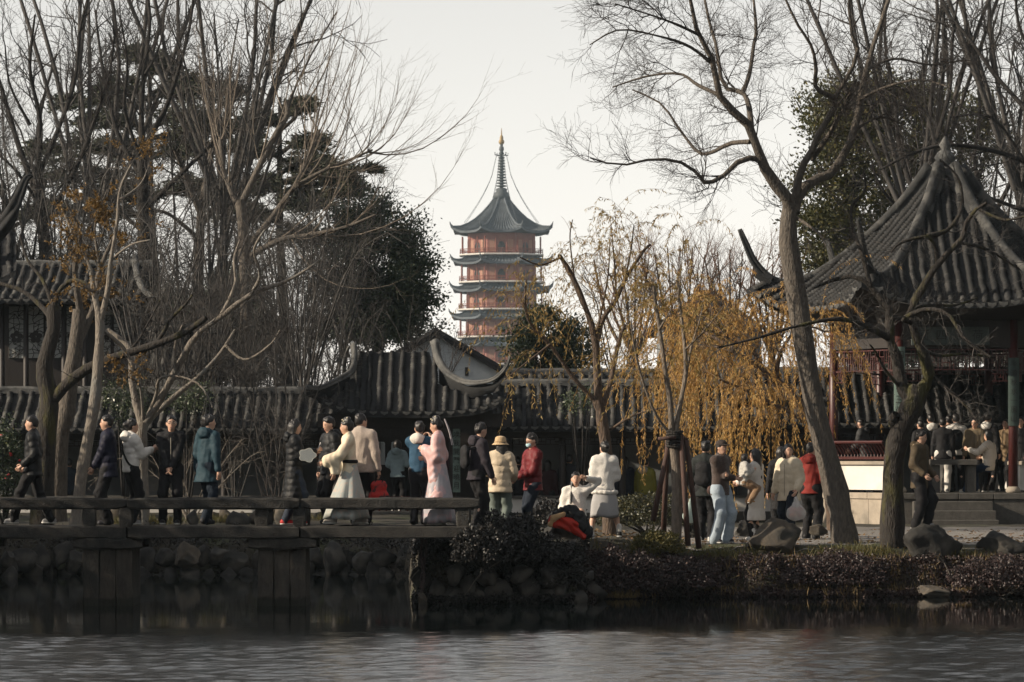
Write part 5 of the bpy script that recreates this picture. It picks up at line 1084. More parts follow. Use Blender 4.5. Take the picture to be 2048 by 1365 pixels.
LM_dark = leafmat("ivy_dark", (0.006, 0.0065, 0.0065), (0.017, 0.016, 0.016), .5, .08, (0.045, 0.038, 0.034))
LM_grass = leafmat("bank_grass", (0.05, 0.055, 0.016), (0.115, 0.10, 0.03), .7, .25, (0.20, 0.15, 0.05))
LM_dry = leafmat("dry_grass", (0.16, 0.11, 0.05), (0.26, 0.19, 0.09), .8, .25)
scatter_bank("creeper_foliage", "purplish creeper hanging over the bank below the path", 1.15, 11.5, 52000, .045, .03, LM_cree, (-.42, .55), .08, .3, 3)
scatter_bank("ivy_foliage", "dark ivy mounded over the promontory where the bridge lands", -1.75, 1.25, 30000, .045, .032, LM_dark, (-.35, .9), .10, .2, 5)
scatter_bank("rockwork_foliage", "dim ferny growth on the rockwork under the bridge", -10, -1.8, 9000, .06, .03, LM_dark, (-.1, 1.2), .06, .1, 6)
def mound(name, label, px, py, Y, wpx, hpx, n, l, wd, m_, seed):
    r_ = np.random.default_rng(seed); k = F/Y; u = r_.normal(size=(n, 3)); u /= np.linalg.norm(u, axis=1, keepdims=True); u[:, 2] = np.abs(u[:, 2]); rr = .55 + .5*r_.random((n, 1))**.6
    rr *= 1 + .22*vnoise(u[:, :1]*5, u[:, 2:]*5, seed); c = at(px, py, Y); b = c + u*rr*np.array((wpx/2/k, wpx/2.4/k, hpx/k))
    dd = u*.5 + r_.normal(size=u.shape)*.8; dd /= np.linalg.norm(dd, axis=1, keepdims=True)
    t_ = thing(name, label, "shrub", (0, 0, 0)); put("foliage", [leaf_quads(b, dd, l*r_.uniform(.6, 1.4, n), wd)], m_, t_, False)
    e = b[r_.integers(0, n, 10)]; base = np.array((c[0], c[1], c[2] - .2)); put("stem", [tubes(np.stack([resample([base + (q*.02, 0, 0), (base + v)/2, v], 5) for q, v in enumerate(e)]), np.tile(np.linspace(.018, .005, 5), (10, 1)), 4)], B_dark, t_)
mound("ivy_mound", "dark glossy ivy mound at the end of the bridge", 1010, 1118, 60.9, 190, 88, 9000, .05, .034, LM_dark, 1)
mound("ivy_mound", "dark ivy mound swallowing the bridge's landing end", 962, 1120, 59.5, 120, 66, 6000, .05, .034, LM_dark, 21)
mound("ivy_mound", "dark creeper mound trailing to the water under the coat heap", 1090, 1168, 61.3, 160, 80, 6000, .05, .034, LM_dark, 2)
mound("creeper_mound", "russet-purple creeper mound below the woman in the grey skirt", 1240, 1178, 62.9, 180, 78, 9500, .045, .03, LM_cree, 3)
mound("creeper_mound", "dark creeper mound at the foot of the tree stakes", 1350, 1172, 63.5, 200, 55, 7000, .045, .03, LM_cree, 4)
mound("creeper_mound", "creeper mound tangled round the smooth-barked tree's foot", 1672, 1165, 63.9, 210, 60, 7000, .045, .03, LM_cree, 5)
mound("creeper_mound", "creeper mound hanging at the path's far end beside the flat-topped boulder", 1990, 1172, 63.6, 180, 55, 6000, .045, .03, LM_cree, 6)
mound("box_shrub", "small dark green clipped shrub behind the willow stakes", 1290, 1050, 70, 190, 60, 7000, .05, .032, leafmat("box_leaf", (0.03, 0.034, 0.016), (0.06, 0.06, 0.028), .5, .15, (0.11, .09, .03)), 7)
mound("box_shrub", "dark clipped shrub between red-jacketed man and seated woman", 1110, 1062, 66, 130, 62, 4500, .05, .032, LM_dark, 8)
mound("box_shrub", "straggling green shrub beside the feet of the woman in the grey skirt", 1312, 1104, 64.2, 110, 42, 5000, .05, .02, LM_grass, 9)
def tufts(name, label, spots, n, h, m_, seed):
    r_ = np.random.default_rng(seed); parts = []
    for (px, py, Y, wpx) in spots:
        k = F/Y; b = np.repeat(at(px, py, Y)[None], n, 0) + r_.normal(size=(n, 3))*np.array((wpx/2.4/k, .14, .02)); b[:, 2] = np.maximum(gz(b[:, 0], b[:, 1]), 0.02) - .01
        d = r_.normal(size=b.shape)*.38 + np.array((0, -.05, 1.0)); d /= np.linalg.norm(d, axis=1, keepdims=True); parts.append(leaf_quads(b, d, h*r_.uniform(.5, 1.3, n), .012))
    o_ = put(name, parts, m_, None, False); return tag(o_, label, "grass", None, "stuff")
tufts("grass_tufts", "green grass tufts along the bank edge by the boulder and tree feet", [(1250,1090,63.6,90),(1300,1085,64,70),(1420,1098,64.5,50),(1700,1110,64.6,80),(1660,1112,64.5,60),(1760,1110,64.5,50),(1480,1100,64.5,60),(1930,1100,64.5,80)], 420, .16, LM_grass, 11)
tufts("dry_grass", "straw-coloured grass at the bank's foot and path edge", [(1240,1180,62.6,60),(1600,1120,64.1,60),(1620,1140,63.9,40),(1750,1125,64.1,60),(1260,1100,63.2,60)], 160, .15, LM_dry, 12)
rt = np.random.default_rng(9); tufts("bank_reeds", "dry stalks and sedge hanging along the creeper bank by the water", [(float(p), 1180., float(shore(X_(p, 63.6))) + rt.uniform(-.3, .35), rt.uniform(20, 60)) for p in rt.uniform(1200, 2040, 34)], 46, .2, LM_dry, 14)
tufts("garden_grass", "grass growing among the garden stones behind the bridge rail", [(230,1045,79,60),(290,1046,79.5,50),(330,1046,79,60),(420,1046,80,50),(460,1044,80,60),(540,1040,81,60),(650,1036,81,60)], 260, .2, LM_grass, 13)
r_ = np.random.default_rng(31); lx = r_.uniform(1.4, 12.5, 2600); ly = shore(lx) + r_.uniform(.5, 1, 2600)**2*r_.uniform(.6, 16, 2600); lz = gz(lx, ly) + .018
ld = r_.normal(size=(2600, 3))*np.array((1, 1, .12)); ld /= np.linalg.norm(ld, axis=1, keepdims=True)
o_ = put("leaf_litter", [leaf_quads(np.stack([lx, ly, lz], 1), ld, .07*r_.uniform(.6, 1.3, 2600), .035)], leafmat("fallen_leaf", (0.10, 0.055, 0.025), (0.17, 0.11, 0.05), .8, .1), None, False); tag(o_, "fallen brown leaves strewn over the gravel path and bank", "leaves", None, "stuff")
# bare trailing vines
for i, pts in enumerate(([(845,1090),(838,1120),(846,1150),(842,1190)], [(1008,1118),(960,1150),(930,1190),(905,1200)], [(838,1140),(822,1160),(815,1200)], [(1900,1150),(1880,1115),(1850,1110)], [(1945,1120),(1975,1160),(2010,1175)])):
    Yv = 60.35 if i < 3 else 63.4; o_ = put("vine_stem", [tubes(resample([at(p[0], p[1], Yv + .05*math.sin(j*2)) for j, p in enumerate(pts)], 14)[None], np.linspace(.012, .005, 14)[None], 5)], B_mid, None)
    tag(o_, "thin bare vine trailing down the dark bank" if i < 3 else "thin bare vine on the creeper bank past the mossy tree", "vine", "bare vines on the bank")
P_, R_ = limbs3(60.3, [([(846,1078),(842,1110),(848,1150),(840,1195)], 6, 4, 0, 0), ([(852,1078),(850,1120),(842,1160),(846,1200)], 5, 4, .1, 0)], 10)
o_ = put("hanging_vine", [leaves_on(P_, 900, .05, .032, .6, 0), tubes(P_, R_, 4)], LM_cree, None, False); tag(o_, "curtain of reddish hanging vine under the bridge end", "vine")
print("TREE TRIS", TRI[0])

# ------------------------------------------------------------------ people: bodies and clothes as smooth-blended volumes
class Vol:
    """smooth union of round cones and ellipsoids on a grid, surfaced by surface nets"""
    def __init__(s, h=0.018): s.p = []; s.h = h; s.cuts = []; s.wr = None
    def rc(s, a, b, ra, rb, ys=1.0, k=0.03, quilt=0, amp=0.0, lump=0.0):
        s.p.append(('r', np.array(a, float), np.array(b, float), ra, rb, ys, k, quilt, amp, lump)); return s
    def el(s, c, r, yaw=0.0, k=0.02, lump=0.0, sub=False):
        s.p.append(('e', np.array(c, float), np.array(r, float), yaw, k, lump, sub)); return s
    def cut(s, fn): s.cuts.append(fn); return s
    def box_of(s, q):
        if q[0] == 'r':
            m_ = max(q[3], q[4]) + q[8] + q[9]; v = np.array((m_, m_*q[5], m_)); return np.minimum(q[1], q[2]) - v, np.maximum(q[1], q[2]) + v
        r_ = max(q[2][:2]); v = np.array((r_, r_, q[2][2])) + q[5]; return q[1] - v, q[1] + v
    def build(s):
        h = s.h; B = [s.box_of(q) for q in s.p if not (q[0] == 'e' and q[6])]; lo = np.min([b[0] for b in B], 0) - 3*h; hi = np.max([b[1] for b in B], 0) + 3*h
        n = np.ceil((hi-lo)/h).astype(int) + 1; ax = [lo[i] + h*np.arange(n[i]) for i in range(3)]; f = np.full(n, 1.0)
        for q in s.p:
            a, b = s.box_of(q); a = a - 3*h - .03; b = b + 3*h + .03
            i0 = np.clip(((a-lo)/h).astype(int), 0, n-1); i1 = np.clip(((b-lo)/h).astype(int) + 2, 1, n); sl = tuple(slice(i0[i], i1[i]) for i in range(3))
            if any(i1[i] <= i0[i] for i in range(3)): continue
            X, Yv, Z = np.meshgrid(ax[0][sl[0]], ax[1][sl[1]], ax[2][sl[2]], indexing='ij')
            if q[0] == 'r':
                _, A, Bb, ra, rb, ys, k, quilt, amp, lump = q; ba = Bb - A; ba[1] /= ys; px, py, pz = X-A[0], (Yv-A[1])/ys, Z-A[2]
                t = np.clip((px*ba[0]+py*ba[1]+pz*ba[2])/(ba @ ba + 1e-12), 0, 1); r_ = ra + (rb-ra)*t
                if quilt: r_ = r_ + amp*(np.abs(np.sin(np.pi*quilt*t))**.45 - .5)
                if lump: r_ = r_ + lump*(np.sin(X*31+Z*17)*np.sin(Yv*29-Z*23) + .6*np.sin(Z*41+X*13))
                d = (np.sqrt((px-t*ba[0])**2 + (py-t*ba[1])**2 + (pz-t*ba[2])**2) - r_)*min(1, ys**.5)
            else:
                _, C, r3, yaw, k, lump, sub = q; c_, s_ = math.cos(-yaw), math.sin(-yaw); px, py, pz = X-C[0], Yv-C[1], Z-C[2]; x_, y_ = px*c_ - py*s_, px*s_ + py*c_
                k0 = np.sqrt((x_/r3[0])**2 + (y_/r3[1])**2 + (pz/r3[2])**2); k1 = np.sqrt((x_/r3[0]**2)**2 + (y_/r3[1]**2)**2 + (pz/r3[2]**2)**2) + 1e-9
                d = k0*(k0-1)/k1
                if lump: d = d - lump*(np.sin(X*37+Z*19)*np.sin(Yv*33-Z*27) + .6*np.sin(Z*51+X*23))
                if sub: f[sl] = np.maximum(f[sl], -d); continue
            g = f[sl]; hh = np.clip(.5 + .5*(g-d)/k, 0, 1); f[sl] = g*(1-hh) + d*hh - k*hh*(1-hh)
        if s.cuts or s.wr:
            X, Yv, Z = np.meshgrid(*ax, indexing='ij')
            if s.wr: f = f + s.wr*(np.sin(Z*38 + 6*np.sin(X*9+Yv*7+Z*3))*np.sin(X*17+Yv*21+Z*8) + .5*np.sin(Z*17+X*14-Yv*11))
            for c_ in s.cuts: f = np.maximum(f, c_(X, Yv, Z))
        return surface(f, lo, h)
def surface(f, lo, h):
    s = f < 0; off = np.array([(i, j, k) for i in (0, 1) for j in (0, 1) for k in (0, 1)])
    nx, ny, nz = f.shape; cnt = sum(s[i:nx-1+i, j:ny-1+j, k:nz-1+k].astype(np.int8) for i, j, k in off); act = (cnt > 0) & (cnt < 8)
    idx = np.full(act.shape, -1, np.int64); c = np.argwhere(act); idx[act] = np.arange(len(c))
    F8 = np.stack([f[c[:, 0]+o_[0], c[:, 1]+o_[1], c[:, 2]+o_[2]] for o_ in off], 1); pos = np.zeros((len(c), 3)); num = np.zeros(len(c))
    for i in range(8):
        for j in range(i+1, 8):
            if np.abs(off[i]-off[j]).sum() != 1: continue
            m_ = (F8[:, i] < 0) != (F8[:, j] < 0); t = np.where(m_, F8[:, i]/(F8[:, i]-F8[:, j] + 1e-12), 0)
            pos += m_[:, None]*(off[i] + t[:, None]*(off[j]-off[i])); num += m_
    V = lo + h*(c + pos/num[:, None]); Q = []
    for a in range(3):
        sh = [slice(None)]*3; sh2 = [slice(None)]*3; sh[a] = slice(0, -1); sh2[a] = slice(1, None); e = s[tuple(sh)] != s[tuple(sh2)]; E = np.argwhere(e)
        b, d = (a+1) % 3, (a+2) % 3; E = E[(E[:, b] > 0) & (E[:, d] > 0) & (E[:, b] < f.shape[b]-1) & (E[:, d] < f.shape[d]-1)]
        ub = np.eye(3, dtype=int)[b]; ud = np.eye(3, dtype=int)[d]; g = lambda q: idx[q[:, 0], q[:, 1], q[:, 2]]
        qd = np.stack([g(E-ub-ud), g(E-ud), g(E), g(E-ub)], 1); fl = s[E[:, 0], E[:, 1], E[:, 2]]; qd[~fl] = qd[~fl][:, ::-1]; Q.append(qd)
    Q = np.concatenate(Q); return V, Q[(Q >= 0).all(1)]

def ik(a, b, l1, l2, pole):
    a, b = np.array(a, float), np.array(b, float); v = b-a; d = np.linalg.norm(v); mx = (l1+l2)*.995
    if d > mx: b = a + v*mx/d; v = b-a; d = mx
    x = (l1*l1 - l2*l2 + d*d)/(2*d); hgt = math.sqrt(max(0, l1*l1-x*x)); u = v/d; p = np.array(pole, float); p = p - u*(p @ u); p /= np.linalg.norm(p) + 1e-9
    return a + u*x + p*hgt, b

_clo = {}
def cloth(c, rough=.75, kind='w', c2=None, c3=None, c3s=9.0):
    key = (c, rough, kind, c2, c3)
    if key not in _clo:
        sc_, bs = {'w': (6, 14), 'fur': (40, 90), 'knit': (20, 60), 'denim': (30, 50), 'silk': (5, 9), 'flat': (3, 10)}[kind]
        bu = {'w': .8, 'fur': .9, 'knit': .6, 'denim': .3, 'silk': .3, 'flat': .1}[kind]
        _clo[key] = mat("cloth_%d" % len(_clo), c, c2 or tuple(x*.8 for x in c), sc_, rough, bu, bs, c3=c3, c3scale=c3s, sheen=.25 if kind in ('fur', 'knit') else 0, spec=.22)
    return _clo[key]
SKIN = mat("skin", (0.56, 0.35, 0.255), (0.50, 0.30, 0.21), 9, .5, .08, 40)
HAIR = mat("black_hair", (0.012, 0.010, 0.010), (0.007, 0.006, 0.006), 30, .38, .6, 60, stretch=(1, 1, .2))
EYE = mat("eye_dark", (0.012, 0.009, 0.008), None, 4, .3)
LIP = mat("lip", (0.33, 0.10, 0.09), None, 4, .5)
PTRI = [0]
def vmesh(name, vol, m_, parent):
    V, Q = vol.build(); PTRI[0] += 2*len(Q); return link(name, nmesh(name, V, Q, True), m_, parent)

def loft(parent, name, m_, rings, n=40, folds=9, amp=.0, seed=0, thick=True, phase=0):
    """skirt-like loft: rings (z, cx, cy, rx, ry); pleats deepen towards the hem"""
    rr = np.random.default_rng(seed); ph = rr.uniform(0, 6); out = []; Z = [r[0] for r in rings]; m2 = 14
    for q in range(m2):
        t = q/(m2-1); x = t*(len(rings)-1); i = min(int(x), len(rings)-2); f_ = x-i; z, cx, cy, rx, ry = [(1-f_)*a + f_*b for a, b in zip(rings[i], rings[i+1])]
        th = np.arange(n)*2*np.pi/n; w_ = 1 + amp*(t**1.2)*(np.sin(folds*th+ph+1.2*t) + .5*np.sin((folds*1.7+1)*th+2*ph))
        out.append([(cx + rx*w_[k]*math.cos(th[k]), cy + ry*w_[k]*math.sin(th[k]), z + .012*t*math.sin(3*th[k]+ph)) for k in range(n)])
    z, cx, cy, rx, ry = rings[-1]; out.append([(cx + (p[0]-cx)*.85, cy + (p[1]-cy)*.85, p[2]+.04) for p in out[-1]])
    mb = MB().ring(out); PTRI[0] += 2*len(mb.f); return mb.obj(name, m_, parent, True)

def person(label, px, Y, z0, h=1.70, head=180, look=0, nod=0.0, lean=0.0, hip=None, lh=None, rh=None, lf=None, rf=None, hair='short', top=None, bottom=None, shoe=(.02, .02, .022), res=.0205, far=False, group=None, skin=SKIN, build=1.0, face=True, hat=None, mask=False, glasses=False, tilt=0.0):
    """heading: 180 faces the camera, 90 faces left, -90 right, 0 away. Hands and feet are given in the body's own frame (x right, y forward, z up), metres for a 1.70 m figure"""
    res = .029 if far else res; gr = 1.75 if far else 1.0
    s = h/1.70; e = thing("person", label, "person", (X_(px, Y), Y, z0), math.radians(head), group); e.scale = (s, s, s)
    hipz = .90 if hip is None else hip; sit = hip is not None and hip < .75
    dn = np.array((tilt, lean, 0)); pel = np.array((0, 0, hipz)); che = pel + (0, 0, .33) + dn*.6; nk = pel + (0, 0, .52) + dn; hc = nk + np.array((tilt*.2, .025 + lean*.25, .165))
    shl, shr = nk + (-.165*build, 0, -.045), nk + (.165*build, 0, -.045)
    lh = np.array(lh if lh is not None else (-.25, .05, hipz-.10)); rh = np.array(rh if rh is not None else (.25, .05, hipz-.10))
    lf = np.array(lf if lf is not None else (-.10, .02, 0)); rf = np.array(rf if rf is not None else (.10, -.02, 0))
    ell, lh = ik(shl, lh, .285, .255, (-.35, -.7, -.55)); elr, rh = ik(shr, rh, .285, .255, (.35, -.7, -.55))
    hl, hr = pel + (-.085, 0, 0), pel + (.085, 0, 0); al, ar = lf + (0, 0, .085), rf + (0, 0, .085)
    knl, al = ik(hl, al, .43, .42, (-.12, 1, .1)); knr, ar = ik(hr, ar, .43, .42, (.12, 1, .1))
    ya = math.radians(look); cy_, sy_ = math.cos(ya), math.sin(ya)
    def H(x, y, z): y2, z2 = y*math.cos(nod) + z*math.sin(nod), z*math.cos(nod) - y*math.sin(nod); return hc + np.array((x*cy_ - y2*sy_, x*sy_ + y2*cy_, z2))
    # one continuous body
    b = Vol(res)
    b.el(H(0, -.008, .022), (.074, .092, .094), ya).rc(H(0, .022, -.02), H(0, .04, -.078), .060, .038, k=.04).el(H(0, .088, -.018), (.013, .020, .022), ya, .02).el(H(0, .073, -.062), (.024, .016, .014), ya, .02)
    b.el(H(-.076, -.005, -.008), (.012, .022, .032), ya, .012).el(H(.076, -.005, -.008), (.012, .022, .032), ya, .012)
    b.rc(nk + (0, -.01, -.06), hc + (0, -.012, -.05), .058, .052, k=.02).rc(pel, che, .105, .11, .75).rc(che, nk + (0, 0, -.08), .11, .09, .7)
    for sh, el_, hd in ((shl, ell, lh), (shr, elr, rh)): b.rc(nk + (0, 0, -.07), sh, .06, .05).rc(sh, el_, .047, .038).rc(el_, hd, .038, .026)
    for hp, kn, an in ((hl, knl, al), (hr, knr, ar)): b.rc(hp, kn, .080, .053).rc(kn, kn*.6 + an*.4 + (0, -.012, 0), .052, .050).rc(kn*.6 + an*.4 + (0, -.012, 0), an, .050, .036).rc(an, an + (0, .08, -.05), .034, .028)
    fing = []
    for sd, el_, hd in ((-1, ell, lh), (1, elr, rh)):
        d = hd-el_; d /= np.linalg.norm(d); inw = np.array((-sd, .15, 0.0)); inw = inw - d*(inw @ d); inw /= np.linalg.norm(inw) + 1e-9; sp = np.cross(d, inw)
        if sp[1] < 0 or (abs(sp[1]) < .2 and sp[2] < 0): sp = -sp
        b.rc(hd, hd + d*.075, .026, .031, k=.02)
        for q, (o_, l1, l2) in enumerate(((-.027, .034, .028), (-.009, .042, .034), (.009, .045, .036), (.027, .040, .033))):
            p0 = hd + d*.085 + sp*o_; p1 = p0 + d*l1*.95 + inw*l1*.30; p2 = p1 + d*l2*.6 + inw*l2*.8; fing.append(resample([p0-d*.02, p0, p1, p2], 6))
        p0 = hd + d*.03 + sp*.024; fing.append(resample([p0-sp*.012, p0+sp*.012, p0 + d*.03 + sp*.026 + inw*.012, p0 + d*.058 + sp*.026 + inw*.026], 6))
    V, Q = b.build(); V2, Q2 = tubes(np.array(fing), np.tile(np.array([.010, .0105, .0098, .0092, .0085, .006]), (len(fing), 1)), 6)
    PTRI[0] += 2*(len(Q)+len(Q2)); link("body", nmesh("body", np.concatenate([V, V2]), np.concatenate([Q, Q2+len(V)]), True), skin, e)
    if face:
        for sx in (-1, 1):
            c = H(sx*.031, .083, .012); mb = MB().lathe([(.002, -.006), (.0095, 0), (.002, .006)], 8); o_ = mb.obj("eye", EYE, e, True, tuple(c))
            c = H(sx*.032, .084, .034); MB().box(-.014, .014, -.008, .004, -.0022, .0022).obj("eyebrow", mat('brow', (.06, .04, .03), None, 5, .8), e, False, tuple(c), ya)
        if not mask: MB().box(-.021, .021, -.012, .006, -.005, .005).obj("mouth", LIP, e, False, tuple(H(0, .084, -.062)), ya)
    if glasses:
        g = MB()
        for sx in (-1, 1): g.tube([tuple(H(sx*.034 + .025*math.cos(a*.7854), .1, .010 + .018*math.sin(a*.7854))) for a in range(9)], .0035, 4).tube([tuple(H(sx*.06, .098, .012)), tuple(H(sx*.08, 0, .014))], .003, 4)
        g.obj("glasses", EYE, e)
    if mask: m_ = Vol(.012).el(H(0, .055, -.045), (.062, .058, .046), ya).cut(lambda X, Y_, Z: -((X-H(0, .035, 0)[0])*(-sy_) + (Y_-H(0, .035, 0)[1])*cy_)); vmesh("face_mask", m_, cloth((.42, .62, .68), .8, 'flat'), e)
    # hair: a cap over the skull, cut away from the face
    hv = Vol(.0135*(1.35 if far else 1)); fwd = np.array((-sy_, cy_, 0))
    if hair != 'none':
        hv.el(H(0, -.017, .036), (.081, .095, .093), ya, lump=.005).el(H(0, -.038, -.005), (.074, .072, .080), ya)
        if hair in ('bob', 'long', 'behind'): hv.rc(H(-.055, -.03, .0), H(-.062, -.03, -.12), .045, .036, k=.04).rc(H(.055, -.03, .0), H(.062, -.03, -.12), .045, .036, k=.04).rc(H(0, -.06, 0), H(0, -.07, -.13), .07, .06, k=.04)
        if hair == 'long': hv.rc(H(-.02, -.075, -.08), H(-.03, -.12, -.40), .075, .055, .7, .04, lump=.004).rc(H(.04, -.07, -.08), H(.05, -.11, -.36), .06, .04, .7, .04)
        if not far:      # loose locks break the outline
            hr_ = np.random.default_rng(int(px)); 
            for q in range(16):
                a_ = hr_.uniform(0, 6.28); e_ = hr_.uniform(.15, 1.4); hv.el(H(.074*math.cos(a_)*math.cos(e_), -.018 + .088*math.sin(a_)*math.cos(e_), .036 + .086*math.sin(e_)), (hr_.uniform(.014, .026),)*2 + (hr_.uniform(.012, .03),), 0, .012)
        if hair == 'bun': hv.el(H(0, -.115, .02), (.055, .05, .05), ya)
        if hair == 'updo': hv.el(H(0, -.03, .125), (.055, .06, .05), ya, lump=.006).el(H(.04, -.05, .105), (.03, .04, .05), ya).el(H(-.04, -.05, .105), (.03, .04, .05), ya).el(H(0, -.09, .0), (.05, .04, .06), ya)
        if hair == 'braid': hv.rc(H(.06, -.02, -.06), H(.09, .09, -.42), .035, .02, k=.04, lump=.004)
        if hair == 'mop': hv.el(H(0, -.006, .088), (.070, .074, .034), ya, lump=.008)
        hv.el(H(0, .122, -.020), (.088, .094, .104), ya, sub=True)
        if hair in ('short', 'mop'): hv.el(H(0, .03, -.105), (.13, .135, .085), ya, sub=True)
        ho = vmesh("hair", hv, HAIR, e)
        if hair == 'updo':
            for q, (x_, y_, z_) in enumerate(((.0, .05, .125), (.05, .03, .10), (-.05, .03, .10), (.03, -.02, .16), (-.045, -.03, .15))): MB().lathe([(.002, -.012), (.017, -.004), (.012, .008), (.003, .012)], 7).obj("hair_ornament", cloth((.75, .68, .5), .4, 'flat'), ho, True, tuple(H(x_, y_, z_)))
    if hat == 'bucket':
        c = H(0, -.01, .055); hb = MB(); R3 = [(.155, -.055), (.15, -.048), (.107, -.012), (.100, .03), (.092, .075), (.06, .098), (.01, .104)]
        o_ = hb.lathe(R3, 22).obj("hat", cloth((.56, .40, .23), .9, 'knit'), e, True, tuple(c)); MB().lathe([(.108, -.012), (.112, -.01), (.109, .012), (.104, .012)], 22).obj("hat_band", cloth((.42, .29, .16), .9, 'knit'), o_, True)
    if hat == 'cap':
        v = Vol(.013).el(H(0, -.008, .062), (.094, .108, .075), ya).cut(lambda X, Y_, Z: hc[2] + .035 - Z); ho = vmesh("cap", v, cloth((.05, .04, .036), .8, 'w'), e)
        c = H(0, .0, .052); bm_ = MB(); P_ = [tuple(H(.075*math.cos(a), .08 + .095*math.sin(a), .050 - .012*math.sin(a))) for a in np.linspace(0, math.pi, 11)]; bm_.ring([P_, [(p[0], p[1], p[2]+.012) for p in P_]]); bm_.obj("cap_peak", cloth((.05, .04, .036), .8, 'w'), ho)
    # upper garment
    if top:
        k_ = top.get('kind', 'coat'); puff = k_ == 'puffer'; fat = (1 + (top.get('fat', 1.0)-1)*.6)*(1.05 if puff else .98); hem = top.get('hem', hipz-.10); m_ = top['m']
        v = Vol(top.get('res', .0168)*gr); v.wr = .003 if puff else (.0055 if k_ != 'fur' else 0); q1 = top.get('q', 10.5)
        aq = .019 if puff else 0; lp = .008 if k_ == 'fur' else 0
        up = nk + (0, 0, -.09); lowz = max(hem, hipz-.06) if not sit else hipz - .02; low = np.array((0, 0, lowz)) + dn*.15
        Lt = np.linalg.norm(up-low); v.rc(low, up, .165*fat*build, .158*fat*build, .72, .04, max(1, round(Lt*q1)) if puff else 0, aq, lp)
        if hem < hipz-.08 and not sit: v.rc(np.array((0, 0, hem-.02)), low, (.175 + top.get('flare', .02))*fat, .165*fat*build, .74, .05, max(1, round((lowz-hem)*q1)) if puff else 0, aq, lp)
        v.rc(shl + (.05, 0, .0), shr + (-.05, 0, .0), .085*fat, .085*fat, .9, .05, lump=lp)
        for sh, el_, hd in ((shl, ell, lh), (shr, elr, rh)):
            d = hd-el_; d = d/np.linalg.norm(d); cuff = hd - d*.015
            if k_ == 'robe':      # wide hanging sleeves
                v.rc(sh, el_, .075, .085, 1, .04).rc(el_, cuff, .085, .10, .8, .04).rc(el_*.35 + cuff*.65, el_*.4 + cuff*.6 + (0, -.02, -top.get('drop', .22)), .075, .06, .7, .06).rc(el_*.7 + cuff*.3, el_*.7 + cuff*.3 + (0, -.03, -top.get('drop', .22)*.9), .07, .05, .7, .06)
            elif k_ == 'cape': v.rc(sh, el_ + (0, 0, .0), .085, .095, .9, .07, lump=.006)
            else: v.rc(sh, el_, .080*fat, .066*fat, 1, .035, 3 if puff else 0, aq*.7, lp).rc(el_, cuff, .066*fat, .050*fat, 1, .03, 3 if puff else 0, aq*.7, lp)
        if top.get('collar', True): v.rc(nk + (0, -.012, -.03), nk + (0, .0, .035), .082, .078, .95, .03)
        v.cut(lambda X, Y_, Z: hem - Z); v.el(nk + (0, .045, .075), (.06, .075, .055), 0, sub=True)
        if k_ != 'fur' and top.get('vent', True): pass
        jk = vmesh(top.get('name', 'jacket'), v, m_, e)
        if top.get('hood'):
            hm = top.get('hoodm', m_); hv = Vol(.017*gr).el(nk + (0, -.10, .0), (.125, .075, .095), 0, lump=.006).rc(nk + (-.09, -.04, .02), nk + (-.05, .06, -.02), .035, .028, 1, .03).rc(nk + (.09, -.04, .02), nk + (.05, .06, -.02), .035, .028, 1, .03); vmesh("hood", hv, hm, jk)
            if top.get('fur'):
                fv = Vol(.014); pts = [nk + np.array((.125*math.cos(a), -.05 + .09*math.sin(a), .035 - .02*math.sin(a))) for a in np.linspace(math.pi*.9, math.pi*2.1, 9)] if False else [nk + np.array((.105*math.cos(a), -.05 - .08*math.sin(a), .01 + .03*math.sin(a))) for a in np.linspace(-.4, math.pi+.4, 11)]
                for a_, b_ in zip(pts[:-1], pts[1:]): fv.rc(a_, b_, .028, .028, 1, .02, lump=.006)
                vmesh("fur_trim", fv, cloth(top['fur'], .95, 'fur'), jk)
        if top.get('zip'):
            zz = MB(); pts = [np.array((0, 0, z)) + dn*((z-hipz)/.52 if z > hipz else 0) + (0, .72*(.167*fat*build) + .008 + aq*.4, 0) for z in np.linspace(hem+.02, nk[2]-.06, 9)]
            zz.tube([tuple(p) for p in pts], .0045, 4).obj("zip", cloth(top['zip'], .5, 'flat'), jk)
        if top.get('belt'): 
            bv = Vol(.014).rc((-.02, 0, hipz+.13), (.02, 0, hipz+.13), .172*fat, .172*fat, .74).cut(lambda X, Y_, Z: np.abs(Z-hipz-.13)-.028); vmesh("belt", bv, cloth(top['belt'], .6, 'flat'), jk)
        if top.get('trim'):
            tv = Vol(.016); ring = [np.array((.205*fat*math.cos(a), .15*fat*math.sin(a), hem+.02)) for a in np.linspace(0, 2*math.pi, 17)]
            for a_, b_ in zip(ring[:-1], ring[1:]): tv.rc(a_, b_, .035, .035, 1, .02, lump=.006)
            vmesh("fur_trim", tv, m_, jk)
